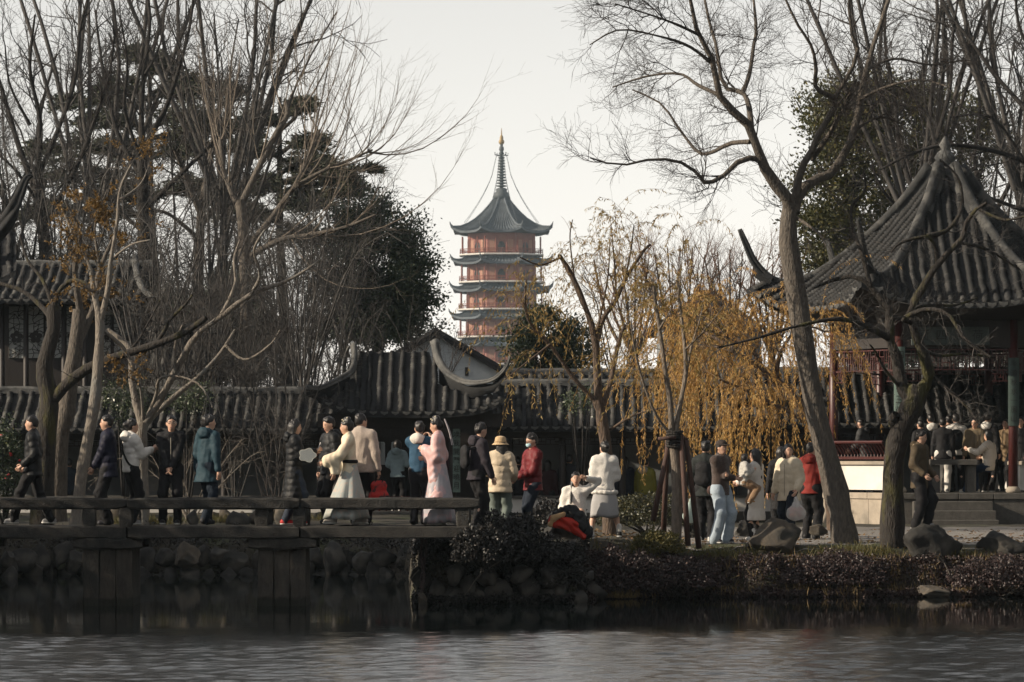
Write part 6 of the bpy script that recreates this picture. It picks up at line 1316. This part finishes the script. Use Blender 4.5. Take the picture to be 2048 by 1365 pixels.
    if bottom:
        m_ = bottom['m']; fat = bottom.get('fat', 1.0)
        if bottom['kind'] == 'trousers':
            v = Vol(.0215*gr); v.wr = .008
            v.rc(pel + (0, 0, -.03), pel + (0, 0, .10), .135, .125, .8, .05)
            end = bottom.get('end', .03)
            for hp, kn, an in ((hl, knl, al), (hr, knr, ar)): v.rc(hp, kn, .105*fat, .080*fat, 1, .035).rc(kn, an + (0, 0, end-.06), .080*fat, .066*fat*bottom.get('hemf', 1.0), 1, .03)
            vmesh("trousers", v, m_, e)
        else:
            z1 = bottom['hem']; fl = bottom.get('flare', .28); of = bottom.get('off', 0.0)
            loft(e, "skirt", m_, [(hipz+.14, dn[0]*.2, dn[1]*.2, .135, .105), (hipz-.02, 0, 0, .175, .135), ((hipz+z1)/2, 0, of*.5, (.18+fl)/2+.02, (.14+fl*.9)/2+.01), (z1, 0, of, fl, fl*.9)], 44, bottom.get('folds', 9), bottom.get('amp', .06), int(px))
    for sd, an, ft in ((-1, al, lf), (1, ar, rf)):
        v = Vol(.0155*(1.3 if far else 1)); q = an + (0, 0, -.085); v.rc(q + (0, -.035, .045), q + (0, .11, .035), .046, .040, 1, .02).rc(an, q + (0, -.01, .05), .046, .048, 1, .03); zq = q[2]; v.cut(lambda X, Y_, Z, zq=zq: zq - Z)
        so_ = vmesh("shoe", v, cloth(shoe, .5, 'flat'), e)
        if sum(shoe) > .3 or px % 2:
            v = Vol(.0135).rc(q + (0, -.035, .02), q + (0, .115, .02), .050, .044, 1, .02).cut(lambda X, Y_, Z, zq=zq: np.maximum(zq - .002 - Z, Z - zq - .026)); vmesh("sole", v, cloth((.6, .6, .58), .7, 'flat'), so_)
        if bottom and bottom.get('sock'):
            v = Vol(.0135).rc(an + (0, -.002, -.03), an + (0, 0, .11), .046, .047, 1, .02); vmesh("sock", v, cloth(bottom['sock'], .85, 'knit'), e)
    return e
def local(e, p):
    """a point in a person's own frame -> world"""
    s = e.scale[0]; a = e.rotation_euler.z; p = np.array(p, float)*s; return (e.location.x + p[0]*math.cos(a) - p[1]*math.sin(a), e.location.y + p[0]*math.sin(a) + p[1]*math.cos(a), e.location.z + p[2])
def trs(c, **k): return dict(kind='trousers', m=c, **k)
BLK = cloth((.014, .014, .016)); BLKP = cloth((.011, .012, .014), .55); NAVY = cloth((.010, .011, .026), .6); PANT = cloth((.012, .012, .014), .8); PANTB = cloth((.012, .018, .03), .8)
CREAM = cloth((.62, .53, .40), .6); WHT = cloth((.68, .66, .62), .55); FURW = cloth((.80, .77, .72), .95, 'fur'); TEAL = cloth((.018, .045, .062), .7)
HANB = "visitors crossing the stone bridge"
YB = 60.2
def shoulder_bag(label, e, c, m_, r=(.13, .06, .16), strap=True, name="backpack", ys=1):
    """a soft pack on somebody's back, with straps over the shoulders"""
    t_ = thing(name, label, "bag", e.location, e.rotation_euler.z); t_.scale = e.scale; c = np.array(c, float)
    v = Vol(.016).rc(c + (-r[0]*.4, 0, -r[2]*.5), c + (r[0]*.4, 0, -r[2]*.5), r[0]*.62, r[0]*.62, r[1]/r[0]*1.3, .04).rc(c + (-r[0]*.35, 0, r[2]*.5), c + (r[0]*.35, 0, r[2]*.5), r[0]*.58, r[0]*.58, r[1]/r[0]*1.3, .06).rc(c + (0, 0, -r[2]*.5), c + (0, 0, r[2]*.5), r[0]*.8, r[0]*.8, r[1]/r[0]*1.1, .06)
    vmesh("pack", v, m_, t_)
    if strap:
        for sx in (-1, 1):
            MB().tube([tuple(p) for p in resample([c + (sx*.08, .03, r[2]*.7), c + (sx*.10, .13, r[2]*.95), c + (sx*.115, .27, r[2]*.5), c + (sx*.12, .22, -r[2]*.4)], 10)], .017, 5).obj("strap", m_, t_, True)
    return t_

p1 = person("man in black puffer jacket striding with hand in pocket at the bridge's west end", 66, YB, DK, 1.70, 92, 0, hair='mop', lh=(-.2, .14, .94), rh=(.22, .12, .93), lf=(-.1, .30, 0), rf=(.1, -.28, .02), top=dict(kind='puffer', m=BLKP, hem=.76, fat=1.1), bottom=trs(PANT), shoe=(.3, .3, .3), group=HANB)
p2 = person("young man in navy puffer jacket with hands clasped low", 216, YB+.05, DK, 1.71, 98, 0, hair='mop', lh=(-.03, .24, .86), rh=(.04, .24, .85), top=dict(kind='puffer', m=NAVY, hem=.74, fat=1.16, q=9), bottom=trs(PANT, fat=1.1), shoe=(.05, .05, .06), group=HANB)
p3 = person("person in white puffer jacket raising a phone, black strap across the back", 262, YB+.35, DK, 1.66, -62, -8, hair='bun', lh=(-.06, .34, 1.20), rh=(.06, .34, 1.22), top=dict(kind='puffer', m=WHT, hem=.84, hood=True, fat=1.05), bottom=trs(PANT), shoe=(.3, .3, .3), group=HANB)
v = Vol(.013); pr = resample([local(p3, (-.14, .05, 1.40)), local(p3, (-.02, -.15, 1.25)), local(p3, (.15, -.10, .98)), local(p3, (.17, .05, .92))], 14)
o_ = put("bag_strap", [tubes(pr[None], np.full((1, 14), .018), 5)], BLK, None); tag(o_, "black shoulder strap across the white puffer jacket", "strap")
p4 = person("smiling man in black jacket with glasses facing us, hands clasped", 343, YB+.3, DK, 1.71, 180, 8, hair='short', glasses=True, lh=(-.02, .20, .90), rh=(.04, .21, .88), lf=(-.10, .06, 0), rf=(.14, -.05, 0), top=dict(kind='coat', m=BLK, hem=.78, zip=(.35, .33, .28)), bottom=trs(PANT), group=HANB)
p5 = person("man in dark teal hooded coat seen from behind walking along the bridge", 412, YB+.1, DK, 1.72, -40, -30, hair='short', lean=.04, lh=(-.26, .06, .80), rh=(.27, .0, .80), lf=(-.12, .16, 0), rf=(.12, -.16, .02), top=dict(kind='coat', m=TEAL, hem=.66, hood=True, fat=1.06, flare=.05), bottom=trs(cloth((.012, .02, .032), .8)), shoe=(.03, .03, .035), group=HANB)
p6 = person("woman in long black puffer coat and red shoes looking at her phone", 588, YB, DK, 1.64, -82, 0, hair='bob', nod=.12, lh=(-.1, .30, 1.16), rh=(.08, .34, 1.20), lf=(-.08, -.14, .0), rf=(.09, .06, 0), top=dict(kind='puffer', m=BLKP, hem=.36, hood=True, fat=1.08, flare=.06, q=10), bottom=trs(cloth((.03, .04, .06), .8)), shoe=(.5, .03, .03), group=HANB)
ph = thing("phone", "slim phone held up by the woman in the long black coat", "phone", local(p6, (.06, .40, 1.27)), p6.rotation_euler.z); o_ = MB().cbox(-.036, .036, -.005, .005, -.075, .075, .006).obj("case", cloth((.5, .5, .52), .3, 'flat'), ph); ph.rotation_euler = (-.35, 0, p6.rotation_euler.z)
MB().box(-.031, .031, -.0075, -.0053, -.068, .068).obj("screen", EYE, ph)
p7 = person("dark-haired man in black jacket behind the cream-robed woman", 660, YB+.65, DK, 1.69, 120, 0, nod=.25, hair='mop', top=dict(kind='puffer', m=BLKP, hem=.78, hood=True), bottom=trs(PANT), group=HANB)
p9 = person("person in beige fleece jacket with back turned, carrying a red bag", 722, YB+.5, DK, 1.74, -15, -40, hair='short', lh=(-.27, .06, .84), rh=(.28, .02, .80), top=dict(kind='coat', m=cloth((.50, .42, .36), .95, 'fur'), hem=.80, fat=1.22), bottom=trs(PANT, fat=1.1), shoe=(.4, .4, .4), build=1.05, group=HANB)
HANC = cloth((.70, .62, .46), .6, 'silk', (.62, .55, .42), (.62, .50, .38), 7); HANS = cloth((.36, .38, .35), .6, 'silk', (.27, .30, .30), (.40, .34, .30), 15)
p8 = person("woman in cream embroidered robe and floral skirt stepping along with a fan", 700, YB-.15, DK, 1.64, 96, -4, hair='updo', nod=.08, lean=.03, lh=(-.16, .40, 1.03), rh=(.24, .16, .92), lf=(-.08, .30, 0), rf=(.08, -.22, .02), top=dict(kind='robe', m=HANC, hem=.82, fat=1.05, drop=.26, belt=(.01, .01, .01), name='robe'), bottom=dict(kind='skirt', m=HANS, hem=.10, flare=.40, folds=7, amp=.10, off=.06), shoe=(.35, .33, .3), group=HANB)
fan = thing("round_fan", "pale lobed silk fan on a thin handle held out over the bridge", "fan", local(p8, (-.17, .47, 1.06)), math.radians(0))
fw = local(p8, (-.17, .70, 1.13)); hd_ = np.array(local(p8, (-.17, .47, 1.06))); dx = fw[0]-hd_[0]; dz = fw[2]-hd_[2]
prf = [(dx + .125*(1 + .12*math.cos(5*a))*math.cos(a), .0, dz + .10*(1 + .12*math.cos(5*a))*math.sin(a)) for a in np.linspace(0, 2*math.pi, 41)[:-1]]
MB().ring([[(x, -.004, z) for x, y, z in prf], [(x, .004, z) for x, y, z in prf]]).obj("fan_leaf", cloth((.36, .38, .37), .7, 'silk', (.28, .30, .30)), fan)
MB().tube(prf + prf[:1], .006, 5).obj("fan_rim", cloth((.6, .6, .55), .6, 'flat'), fan); MB().tube([(.02, 0, -.02), (dx*.55, 0, dz*.5)], .006, 5).obj("handle", B_willow, fan)
p10 = person("person in blue denim jacket with white hood, back turned, arms raised with camera", 838, YB+.45, DK, 1.62, -20, 30, hair='short', lh=(-.06, .28, 1.40), rh=(.12, .28, 1.42), top=dict(kind='coat', m=cloth((.028, .075, .13), .8, 'denim'), hem=.86, hood=True, hoodm=cloth((.7, .66, .6), .9, 'knit'), fat=1.1), bottom=trs(cloth((.03, .03, .034), .5)), group=HANB)
PINK = cloth((.66, .42, .40), .5, 'silk', (.60, .38, .37), (.56, .46, .49), 11); 
p11 = person("woman in flowing pink robe with hair ornaments, head bowed", 878, YB-.1, DK, 1.66, 82, 5, hair='updo', nod=.22, lean=.02, lh=(-.08, .22, 1.20), rh=(.2, .22, 1.08), top=dict(kind='robe', m=PINK, hem=.44, fat=1.06, flare=.10, drop=.42, name='robe'), bottom=dict(kind='skirt', m=cloth((.38, .36, .38), .6, 'silk', (.28, .28, .32), (.46, .34, .36), 7), hem=.03, flare=.30, folds=13, amp=.05), shoe=(.5, .5, .5), group=HANB)
for q in (-1, 1):
    pr = resample([local(p11, (q*.03, -.09, 1.70)), local(p11, (q*.06, -.17, 1.50)), local(p11, (q*.07, -.22, 1.28))], 8); o_ = put("hair_ribbon", [tubes(pr[None], np.full((1, 8), .006), 4)], cloth((.6, .55, .56), .5, 'silk'), None); tag(o_, "thin pale ribbon trailing from the pink-robed woman's hair", "ribbon", "pale hair ribbons")
red = thing("red_bag", "red and black printed shopping bag carried low on the bridge", "bag", local(p9, (.28, .03, .40)), .2)
v = Vol(.014).rc((-.07, 0, .02), (.07, 0, .02), .10, .10, .5, .03).rc((-.05, 0, .2), (.05, 0, .2), .085, .085, .4, .05); vmesh("pouch", v, cloth((.50, .035, .03), .6, 'w', (.4, .03, .03), (.03, .03, .03), 11), red)
for q in (-.03, .03): MB().tube([(-.06, q, .26), (-.03, q*.5, .36), (.03, q*.5, .36), (.06, q, .26)], .008, 5).obj("handle", BLK, red)

# on the promontory
gp = lambda p, Y: float(gz(X_(p, Y), Y))
p12 = person("man in dark jacket with black backpack at the end of the bridge", 952, 61.6, gp(952, 61.6), 1.72, -68, 0, nod=.2, hair='mop', lean=.05, lh=(-.12, .22, .92), rh=(.2, .2, .84), top=dict(kind='coat', m=cloth((.03, .026, .034), .8), hem=.80, hood=True, fat=1.12), bottom=trs(PANT), )
shoulder_bag("black backpack worn by the man at the bridge end", p12, (0, -.19, 1.17), BLK)
p13 = person("woman in tan bucket hat and cream puffer seen from behind", 1000, 62.4, gp(1000, 62.4), 1.56, -8, 40, hair='long', hat='bucket', lh=(-.16, .24, 1.1), rh=(.22, .22, .98), top=dict(kind='puffer', m=cloth((.60, .50, .37), .6), hem=.74, fat=1.22, q=8), bottom=trs(cloth((.14, .17, .155), .8), fat=1.15), shoe=(.3, .28, .25))
p14 = person("masked man in dark red puffer jacket looking down at his hands", 1066, 62.9, gp(1066, 62.9), 1.74, 118, 0, nod=.3, hair='short', mask=True, glasses=True, lh=(-.03, .28, 1.02), rh=(.03, .28, 1.0), lf=(-.1, .12, 0), rf=(.1, -.1, 0), top=dict(kind='puffer', m=cloth((.15, .018, .022), .55), hem=.80, fat=1.04, q=12, zip=(.03, .03, .03)), bottom=trs(PANTB))
p16 = person("woman in white fur cape and grey skirt standing astride, back to us", 1209, 64.3, gp(1209, 64.3), 1.62, 3, 18, hair='bun', nod=.1, lh=(-.10, .26, 1.06), rh=(.14, .28, 1.0), lf=(-.25, -.08, 0), rf=(.26, .04, .03), top=dict(kind='cape', m=FURW, hem=.80, fat=1.06, trim=True, flare=.03, name='cape'), bottom=dict(kind='skirt', m=cloth((.34, .335, .34), .8, 'flat', (.28, .28, .285)), hem=.38, flare=.255, folds=5, amp=.03, sock=(.7, .68, .64)), shoe=(.02, .02, .02))
p15 = person("seated woman in white fur stole shading her eyes with one hand", 1152, 63.9, gp(1152, 63.9), 1.62, 172, 8, hip=.36, hair='braid', nod=-.1, lh=(-.21, .10, 1.07), rh=(.2, .2, .46), lf=(-.12, .52, .0), rf=(.12, .55, 0), top=dict(kind='fur', m=FURW, hem=.34, fat=1.18, name='stole'), bottom=dict(kind='skirt', m=cloth((.5, .5, .52), .7, 'silk'), hem=.06, flare=.34, folds=6, amp=.08, off=.2), shoe=(.02, .02, .02))
hp_ = thing("coat_heap", "heap of red coat, tan fur trim and black puffer on the stone block", "coat", (X_(1130, 62.9), 62.9, Z_(1046, 62.9)))
v = Vol(.016); v.wr = .014; v.rc((-.18, -.06, .02), (.10, -.07, .0), .085, .10, .9, .03, lump=.016).rc((-.05, -.12, .05), (.16, -.12, -.03), .05, .06, 1, .02, lump=.012).rc((.05, -.1, -.04), (.22, -.13, -.16), .08, .06, .9, .03, lump=.012).rc((.2, -.13, -.14), (.30, -.15, -.24), .055, .05, 1, .02); vmesh("red_coat", v, cloth((.42, .03, .018), .7), hp_)
v = Vol(.016); v.rc((-.24, -.1, -.02), (-.18, -.12, .08), .045, .05, 1, .03, lump=.01).rc((-.18, -.12, .08), (-.03, -.12, .14), .05, .045, 1, .03, lump=.01); vmesh("fur_trim", v, cloth((.50, .32, .16), .95, 'fur'), hp_)
v = Vol(.016); v.wr = .012; v.rc((-.26, .06, .06), (-.06, .05, .16), .06, .08, .9, .03, 3, .022).rc((-.08, .05, .15), (.12, .02, .20), .085, .11, .9, .03, 3, .026).rc((.1, .02, .18), (.26, -.02, .06), .11, .12, .9, .04, 2, .026).rc((.24, -.03, .05), (.36, -.05, -.18), .10, .11, .9, .04, 3, .026).rc((-.02, .0, .2), (.02, -.08, .06), .05, .04, 1, .02, 2, .012).rc((.18, -.06, .1), (.30, -.14, -.1), .06, .05, 1, .02, 3, .012); vmesh("black_puffer", v, BLKP, hp_)

# on the path
gq = gp
p17 = person("man in black with backpack and pale green carrier bag seen from behind", 1411, 67.2, gq(1411, 67.2), 1.74, -20, 10, hair='mop', lh=(-.27, .04, .80), rh=(.25, .1, .86), top=dict(kind='coat', m=cloth((.02, .024, .024), .8), hem=.76, fat=1.08), bottom=trs(PANT, fat=1.12), shoe=(.5, .5, .48))
shoulder_bag("black backpack on the man with the pale green carrier", p17, (0, -.18, 1.15), BLK, (.14, .07, .19))
cb = thing("carrier_bag", "pale green carrier bag hanging by the tree stakes", "bag", local(p17, (-.27, .05, .38)), .3); v = Vol(.015); v.wr = .004; v.rc((-.05, 0, .06), (.05, 0, .06), .11, .11, .45, .03).rc((0, 0, .06), (0, 0, .30), .12, .05, .45, .05); vmesh("pouch", v, cloth((.40, .50, .47), .4, 'silk'), cb); MB().tube([(-.03, 0, .32), (0, 0, .41), (.03, 0, .32)], .008, 5).obj("handle", cloth((.40, .50, .47), .4, 'silk'), cb)
p18 = person("man in brown jacket, cap and pale jeans with folded arms on the bank edge", 1441, 65.3, gq(1441, 65.3), 1.74, -128, -12, hat='cap', hair='short', lh=(.10, .18, 1.13), rh=(-.11, .20, 1.08), lf=(-.12, .04, 0), rf=(.14, -.02, 0), top=dict(kind='coat', m=cloth((.075, .052, .045), .85, 'fur'), hem=.80, fat=1.2), bottom=trs(cloth((.34, .40, .46), .85, 'denim', (.28, .34, .40)), fat=1.18, hemf=1.2), shoe=(.03, .03, .04))
slg = thing("sling_bag", "brown sling bag at the folded-armed man's hip", "bag", p18.location, p18.rotation_euler.z); v = Vol(.016).rc((-.12, -.16, .93), (.02, -.19, .9), .075, .08, .7, .04); vmesh("pouch", v, cloth((.10, .062, .055), .7), slg)
MB().tube([tuple(q) for q in resample([(-.12, -.16, 1.0), (-.02, -.185, 1.2), (.13, -.09, 1.41), (.16, .06, 1.36)], 10)], .014, 5).obj("strap", BLK, slg, True)
p19 = person("woman in long white coat with long black hair holding a small child", 1512, 68.2, gq(1512, 68.2), 1.62, 62, 4, hair='long', lh=(-.12, .32, 1.10), rh=(.06, .34, 1.06), top=dict(kind='puffer', m=cloth((.66, .63, .59), .6), hem=.38, fat=1.06, q=5, flare=.03), bottom=trs(PANT, fat=.85, end=.05, sock=(.75, .74, .72)), shoe=(.6, .58, .55))
p20 = person("small child in pale padded jacket carried in her mother's arms", 1488, 67.95, p19.location.z + .66, 1.02, -75, 30, hip=.66, hair='bob', lh=(-.2, .22, .95), rh=(.2, .22, 1.0), lf=(-.16, .16, .0), rf=(.16, .14, .02), top=dict(kind='puffer', m=cloth((.44, .43, .40), .6), hem=.56, fat=1.35, res=.022), bottom=trs(cloth((.30, .19, .11), .9, 'fur'), fat=1.25), shoe=(.35, .2, .08), res=.02)
p21 = person("woman in cream puffer coat with fur hood carrying a clear shopping bag", 1578, 68.4, gq(1578, 68.4), 1.69, 145, 45, hair='bob', lh=(-.24, .14, .90), rh=(.27, .1, .80), lf=(-.12, .10, 0), rf=(.13, -.12, 0), top=dict(kind='puffer', m=cloth((.63, .55, .42), .6), hem=.70, hood=True, fur=(.62, .52, .38), fat=1.2, q=6, zip=(.2, .18, .15)), bottom=trs(PANTB, fat=1.1), shoe=(.62, .6, .58))
pb = thing("plastic_bag", "translucent plastic bag of orange packages held by the cream-coated woman", "bag", local(p21, (-.25, .17, .40)), .4)
pbm = bpy.data.materials.new("clear_plastic"); pbm.use_nodes = True; bb = pbm.node_tree.nodes["Principled BSDF"]; bb.inputs["Base Color"].default_value = (.8, .8, .8, 1); bb.inputs["Alpha"].default_value = .42; bb.inputs["Roughness"].default_value = .25
v = Vol(.014); v.wr = .006; v.rc((-.07, 0, .08), (.07, 0, .08), .12, .12, .7, .04).rc((0, 0, .1), (0, 0, .36), .12, .03, .6, .06); vmesh("pouch", v, pbm, pb)
for q in range(6): MB().cbox(-.055, .055, -.03, .03, -.035, .035, .012).obj("package", cloth(((.5, .12, .05), (.55, .3, .2), (.35, .05, .04))[q % 3], .5, 'flat'), pb, False, (-.06 + .06*(q % 3), 0, .06 + .09*(q // 3)), q*.7)
p22 = person("man in red hooded jacket seen from behind near the smooth-barked tree", 1622, 69.0, gq(1622, 69.0), 1.72, -28, -20, hair='short', lh=(-.26, .06, .82), rh=(.27, .08, .84), top=dict(kind='coat', m=cloth((.21, .025, .02), .75), hem=.80, hood=True, fat=1.1), bottom=trs(PANT, fat=1.15))
p22b = person("person in dark clothes mostly hidden beside the cream-coated woman", 1562, 70.5, gq(1562, 70.5), 1.66, 0, 0, hair='bob', top=dict(kind='coat', m=BLK, hem=.5), bottom=trs(PANT), far=True, face=False)
zr = Z_(1056, 64.7)
p23 = person("man in olive parka with fur hood stepping on the long dark boulder", 1840, 64.75, zr - .02, 1.66, -122, 14, nod=.18, hair='short', lh=(-.22, .16, .92), rh=(.22, .18, .94), lf=(-.1, .08, .02), rf=(.1, -.04, 0), top=dict(kind='coat', m=cloth((.085, .065, .042), .8), hem=.70, hood=True, fur=(.42, .31, .20), fat=1.2, zip=(.03, .03, .03)), bottom=trs(PANT, fat=1.2), shoe=(.22, .22, .23))

# in the pavilion
PV = "visitors crowding the hexagonal pavilion"
W = lambda fc, a, w_: (PC[0] + loc6(fc, a, w_, 0)[0], PC[1] + loc6(fc, a, w_, 0)[1])
def pv(label, px, Y, h, head, **k): return person(label, px, Y, k.pop('z0', FL), h, head, group=PV, far=True, **k)
p24 = pv("man in charcoal puffer leaning on the pavilion's red back-rest", 1735, 87.0, 1.66, 70, hair='short', lh=(-.06, .40, .98), rh=(.05, .40, .96), lean=.12, top=dict(kind='puffer', m=cloth((.035, .036, .038), .6), hem=.6, hood=True, fat=1.2, q=8), bottom=trs(PANTB))
pv("person in black jacket and white trousers standing behind the stone table", 1886, 86.2, 1.66, -10, hair='mop', top=dict(kind='coat', m=BLK, hem=.76, fat=1.1), bottom=trs(cloth((.62, .60, .56), .8), fat=1.1), shoe=(.3, .3, .3))
pv("person in pale hooded top under a dark vest facing away in the pavilion", 1862, 87.0, 1.76, 10, hair='mop', top=dict(kind='coat', m=BLKP, hem=.76, hood=True, hoodm=WHT, fat=1.1), bottom=trs(PANT))
pw_ = pv("person with black backpack over a white jacket facing away in the pavilion", 1912, 87.4, 1.77, -5, hair='mop', top=dict(kind='coat', m=WHT, hem=.8, fat=1.05), bottom=trs(PANT))
shoulder_bag("black backpack over the white jacket in the pavilion", pw_, (0, -.18, 1.14), BLK, (.15, .08, .2))
pv("bespectacled man in olive coat facing out of the pavilion", 1950, 86.4, 1.66, 165, look=-20, hair='short', glasses=True, top=dict(kind='coat', m=cloth((.16, .125, .08), .8), hem=.6, hood=True, fat=1.15, zip=(.03, .03, .03)), bottom=trs(PANT))
pv("person with white hood over a black jacket standing by the couplet column", 1975, 87.2, 1.80, -30, hair='short', top=dict(kind='coat', m=BLK, hem=.7, hood=True, hoodm=WHT, fat=1.15), bottom=trs(PANT))
pv("seated person in pale jacket and jeans stretching an arm across the pavilion entrance", 1978, 85.4, 1.64, 60, hip=.62, hair='bob', lh=(-.3, .38, 1.0), rh=(.1, .2, .8), lf=(-.1, .55, .0), rf=(.1, .35, 0), top=dict(kind='puffer', m=cloth((.56, .50, .42), .6), hem=.5, fat=1.1), bottom=trs(cloth((.015, .03, .065), .8, 'denim')), shoe=(.6, .55, .45))
pv("dark-jacketed visitor deep inside the pavilion", 1935, 88.4, 1.72, 20, hair='short', face=False, top=dict(kind='coat', m=BLK, hem=.76), bottom=trs(PANT))
pv("short-haired visitor in black behind the man in the olive parka", 1842, 86.6, 1.62, 30, hair='short', face=False, top=dict(kind='coat', m=BLK, hem=.76), bottom=trs(PANT))
pv("visitor in black standing at the shaded end of the pavilion", 2042, 87.0, 1.70, 160, hair='bob', top=dict(kind='coat', m=BLK, hem=.7), bottom=trs(PANT))

pv("visitor in grey hooded jacket near the pavilion's back rail", 1872, 88.6, 1.70, 10, hair='mop', face=False, top=dict(kind='coat', m=cloth((.10, .10, .105), .8), hem=.76, hood=True), bottom=trs(PANT))
pv("visitor in tan jacket half hidden behind the couplet column", 2012, 88.2, 1.66, 150, hair='bob', top=dict(kind='coat', m=cloth((.24, .17, .10), .8), hem=.7), bottom=trs(PANT))
pv("visitor in dark brown jacket between the stone table and the backpack wearer", 1898, 88.0, 1.74, 40, hair='short', face=False, top=dict(kind='coat', m=cloth((.05, .035, .028), .8), hem=.76), bottom=trs(PANT))
# resting in the corridor
CR = "visitors resting in the corridor"
def cr(label, px, Y, h, head, **k): return person(label, px, Y, k.pop('z0', ZG + .02), h, head, group=CR, far=True, **k)
cr("person in light blue puffer with a small dark backpack standing in the gateway", 795, 86.6, 1.60, -25, hair='bob', lh=(-.2, .2, 1.0), rh=(.2, .25, 1.1), top=dict(kind='puffer', m=cloth((.30, .40, .44), .55), hem=.80, hood=True), bottom=trs(PANT), z0=ZG+.06)
gt = person("dark-coated visitor in shade beside the gateway windows", 822, 87.2, ZG + .06, 1.66, 200, hair='bob', top=dict(kind='coat', m=BLK, hem=.6), bottom=trs(PANT), far=True, group=CR)
sitk = dict(hip=.46, lf=(-.1, .42, 0), rf=(.1, .42, 0))
cr("black-clad visitor seated in the corridor behind the tan hat", 1035, 86.75, 1.70, 10, hair='short', face=False, top=dict(kind='coat', m=BLK, hem=.4), bottom=trs(PANT), **sitk)
cr("broad-backed visitor in black seated behind the kneeling shrub bed", 1138, 86.75, 1.76, -15, hair='mop', face=False, top=dict(kind='coat', m=cloth((.018, .019, .024), .8), hem=.4, fat=1.25), bottom=trs(PANT), **sitk)
cr("visitor in dark coat seated beside the fur-caped woman", 1250, 86.75, 1.70, 30, hair='bob', top=dict(kind='coat', m=cloth((.016, .02, .032), .7), hem=.4, fat=1.1), bottom=trs(PANT), **sitk)
cr("visitor in olive-yellow puffer seated in the corridor behind the stakes", 1290, 86.72, 1.66, -30, hair='short', top=dict(kind='puffer', m=cloth((.16, .15, .025), .6), hem=.4, hood=True, hoodm=cloth((.3, .28, .24), .9, 'fur'), fat=1.2), bottom=trs(PANT), **sitk)
cr("dim visitor in dark blue seated behind the black-trunked tree", 138, 86.75, 1.64, 0, hair='short', face=False, top=dict(kind='coat', m=cloth((.02, .028, .04), .8), hem=.4), bottom=trs(PANT), **sitk)
cr("dark-haired visitor seated low between corridor columns", 1095, 86.75, 1.6, -20, hair='bob', face=False, top=dict(kind='coat', m=cloth((.03, .012, .014), .8), hem=.4), bottom=trs(PANT), **sitk)
cr("visitor in dark grey seated behind the pruned willow's trunk", 1192, 86.75, 1.68, 15, hair='mop', face=False, top=dict(kind='coat', m=cloth((.03, .032, .036), .8), hem=.4), bottom=trs(PANT), **sitk)
cr("visitor in white top standing in shade behind the staked willow", 1372, 87.4, 1.62, 170, hair='bob', top=dict(kind='coat', m=cloth((.30, .29, .27), .8), hem=.7), bottom=trs(PANT))
cr("visitor in black standing in the corridor behind the woman in the long white coat", 1530, 89.4, 1.70, 20, hair='short', face=False, top=dict(kind='coat', m=BLK, hem=.7), bottom=trs(PANT))
cr("visitor in dark plum coat standing in the gateway beside the column", 880, 87.0, 1.60, 160, hair='bob', top=dict(kind='coat', m=cloth((.05, .02, .03), .8), hem=.5), bottom=trs(PANT), z0=ZG+.06)
print("PEOPLE TRIS", PTRI[0])
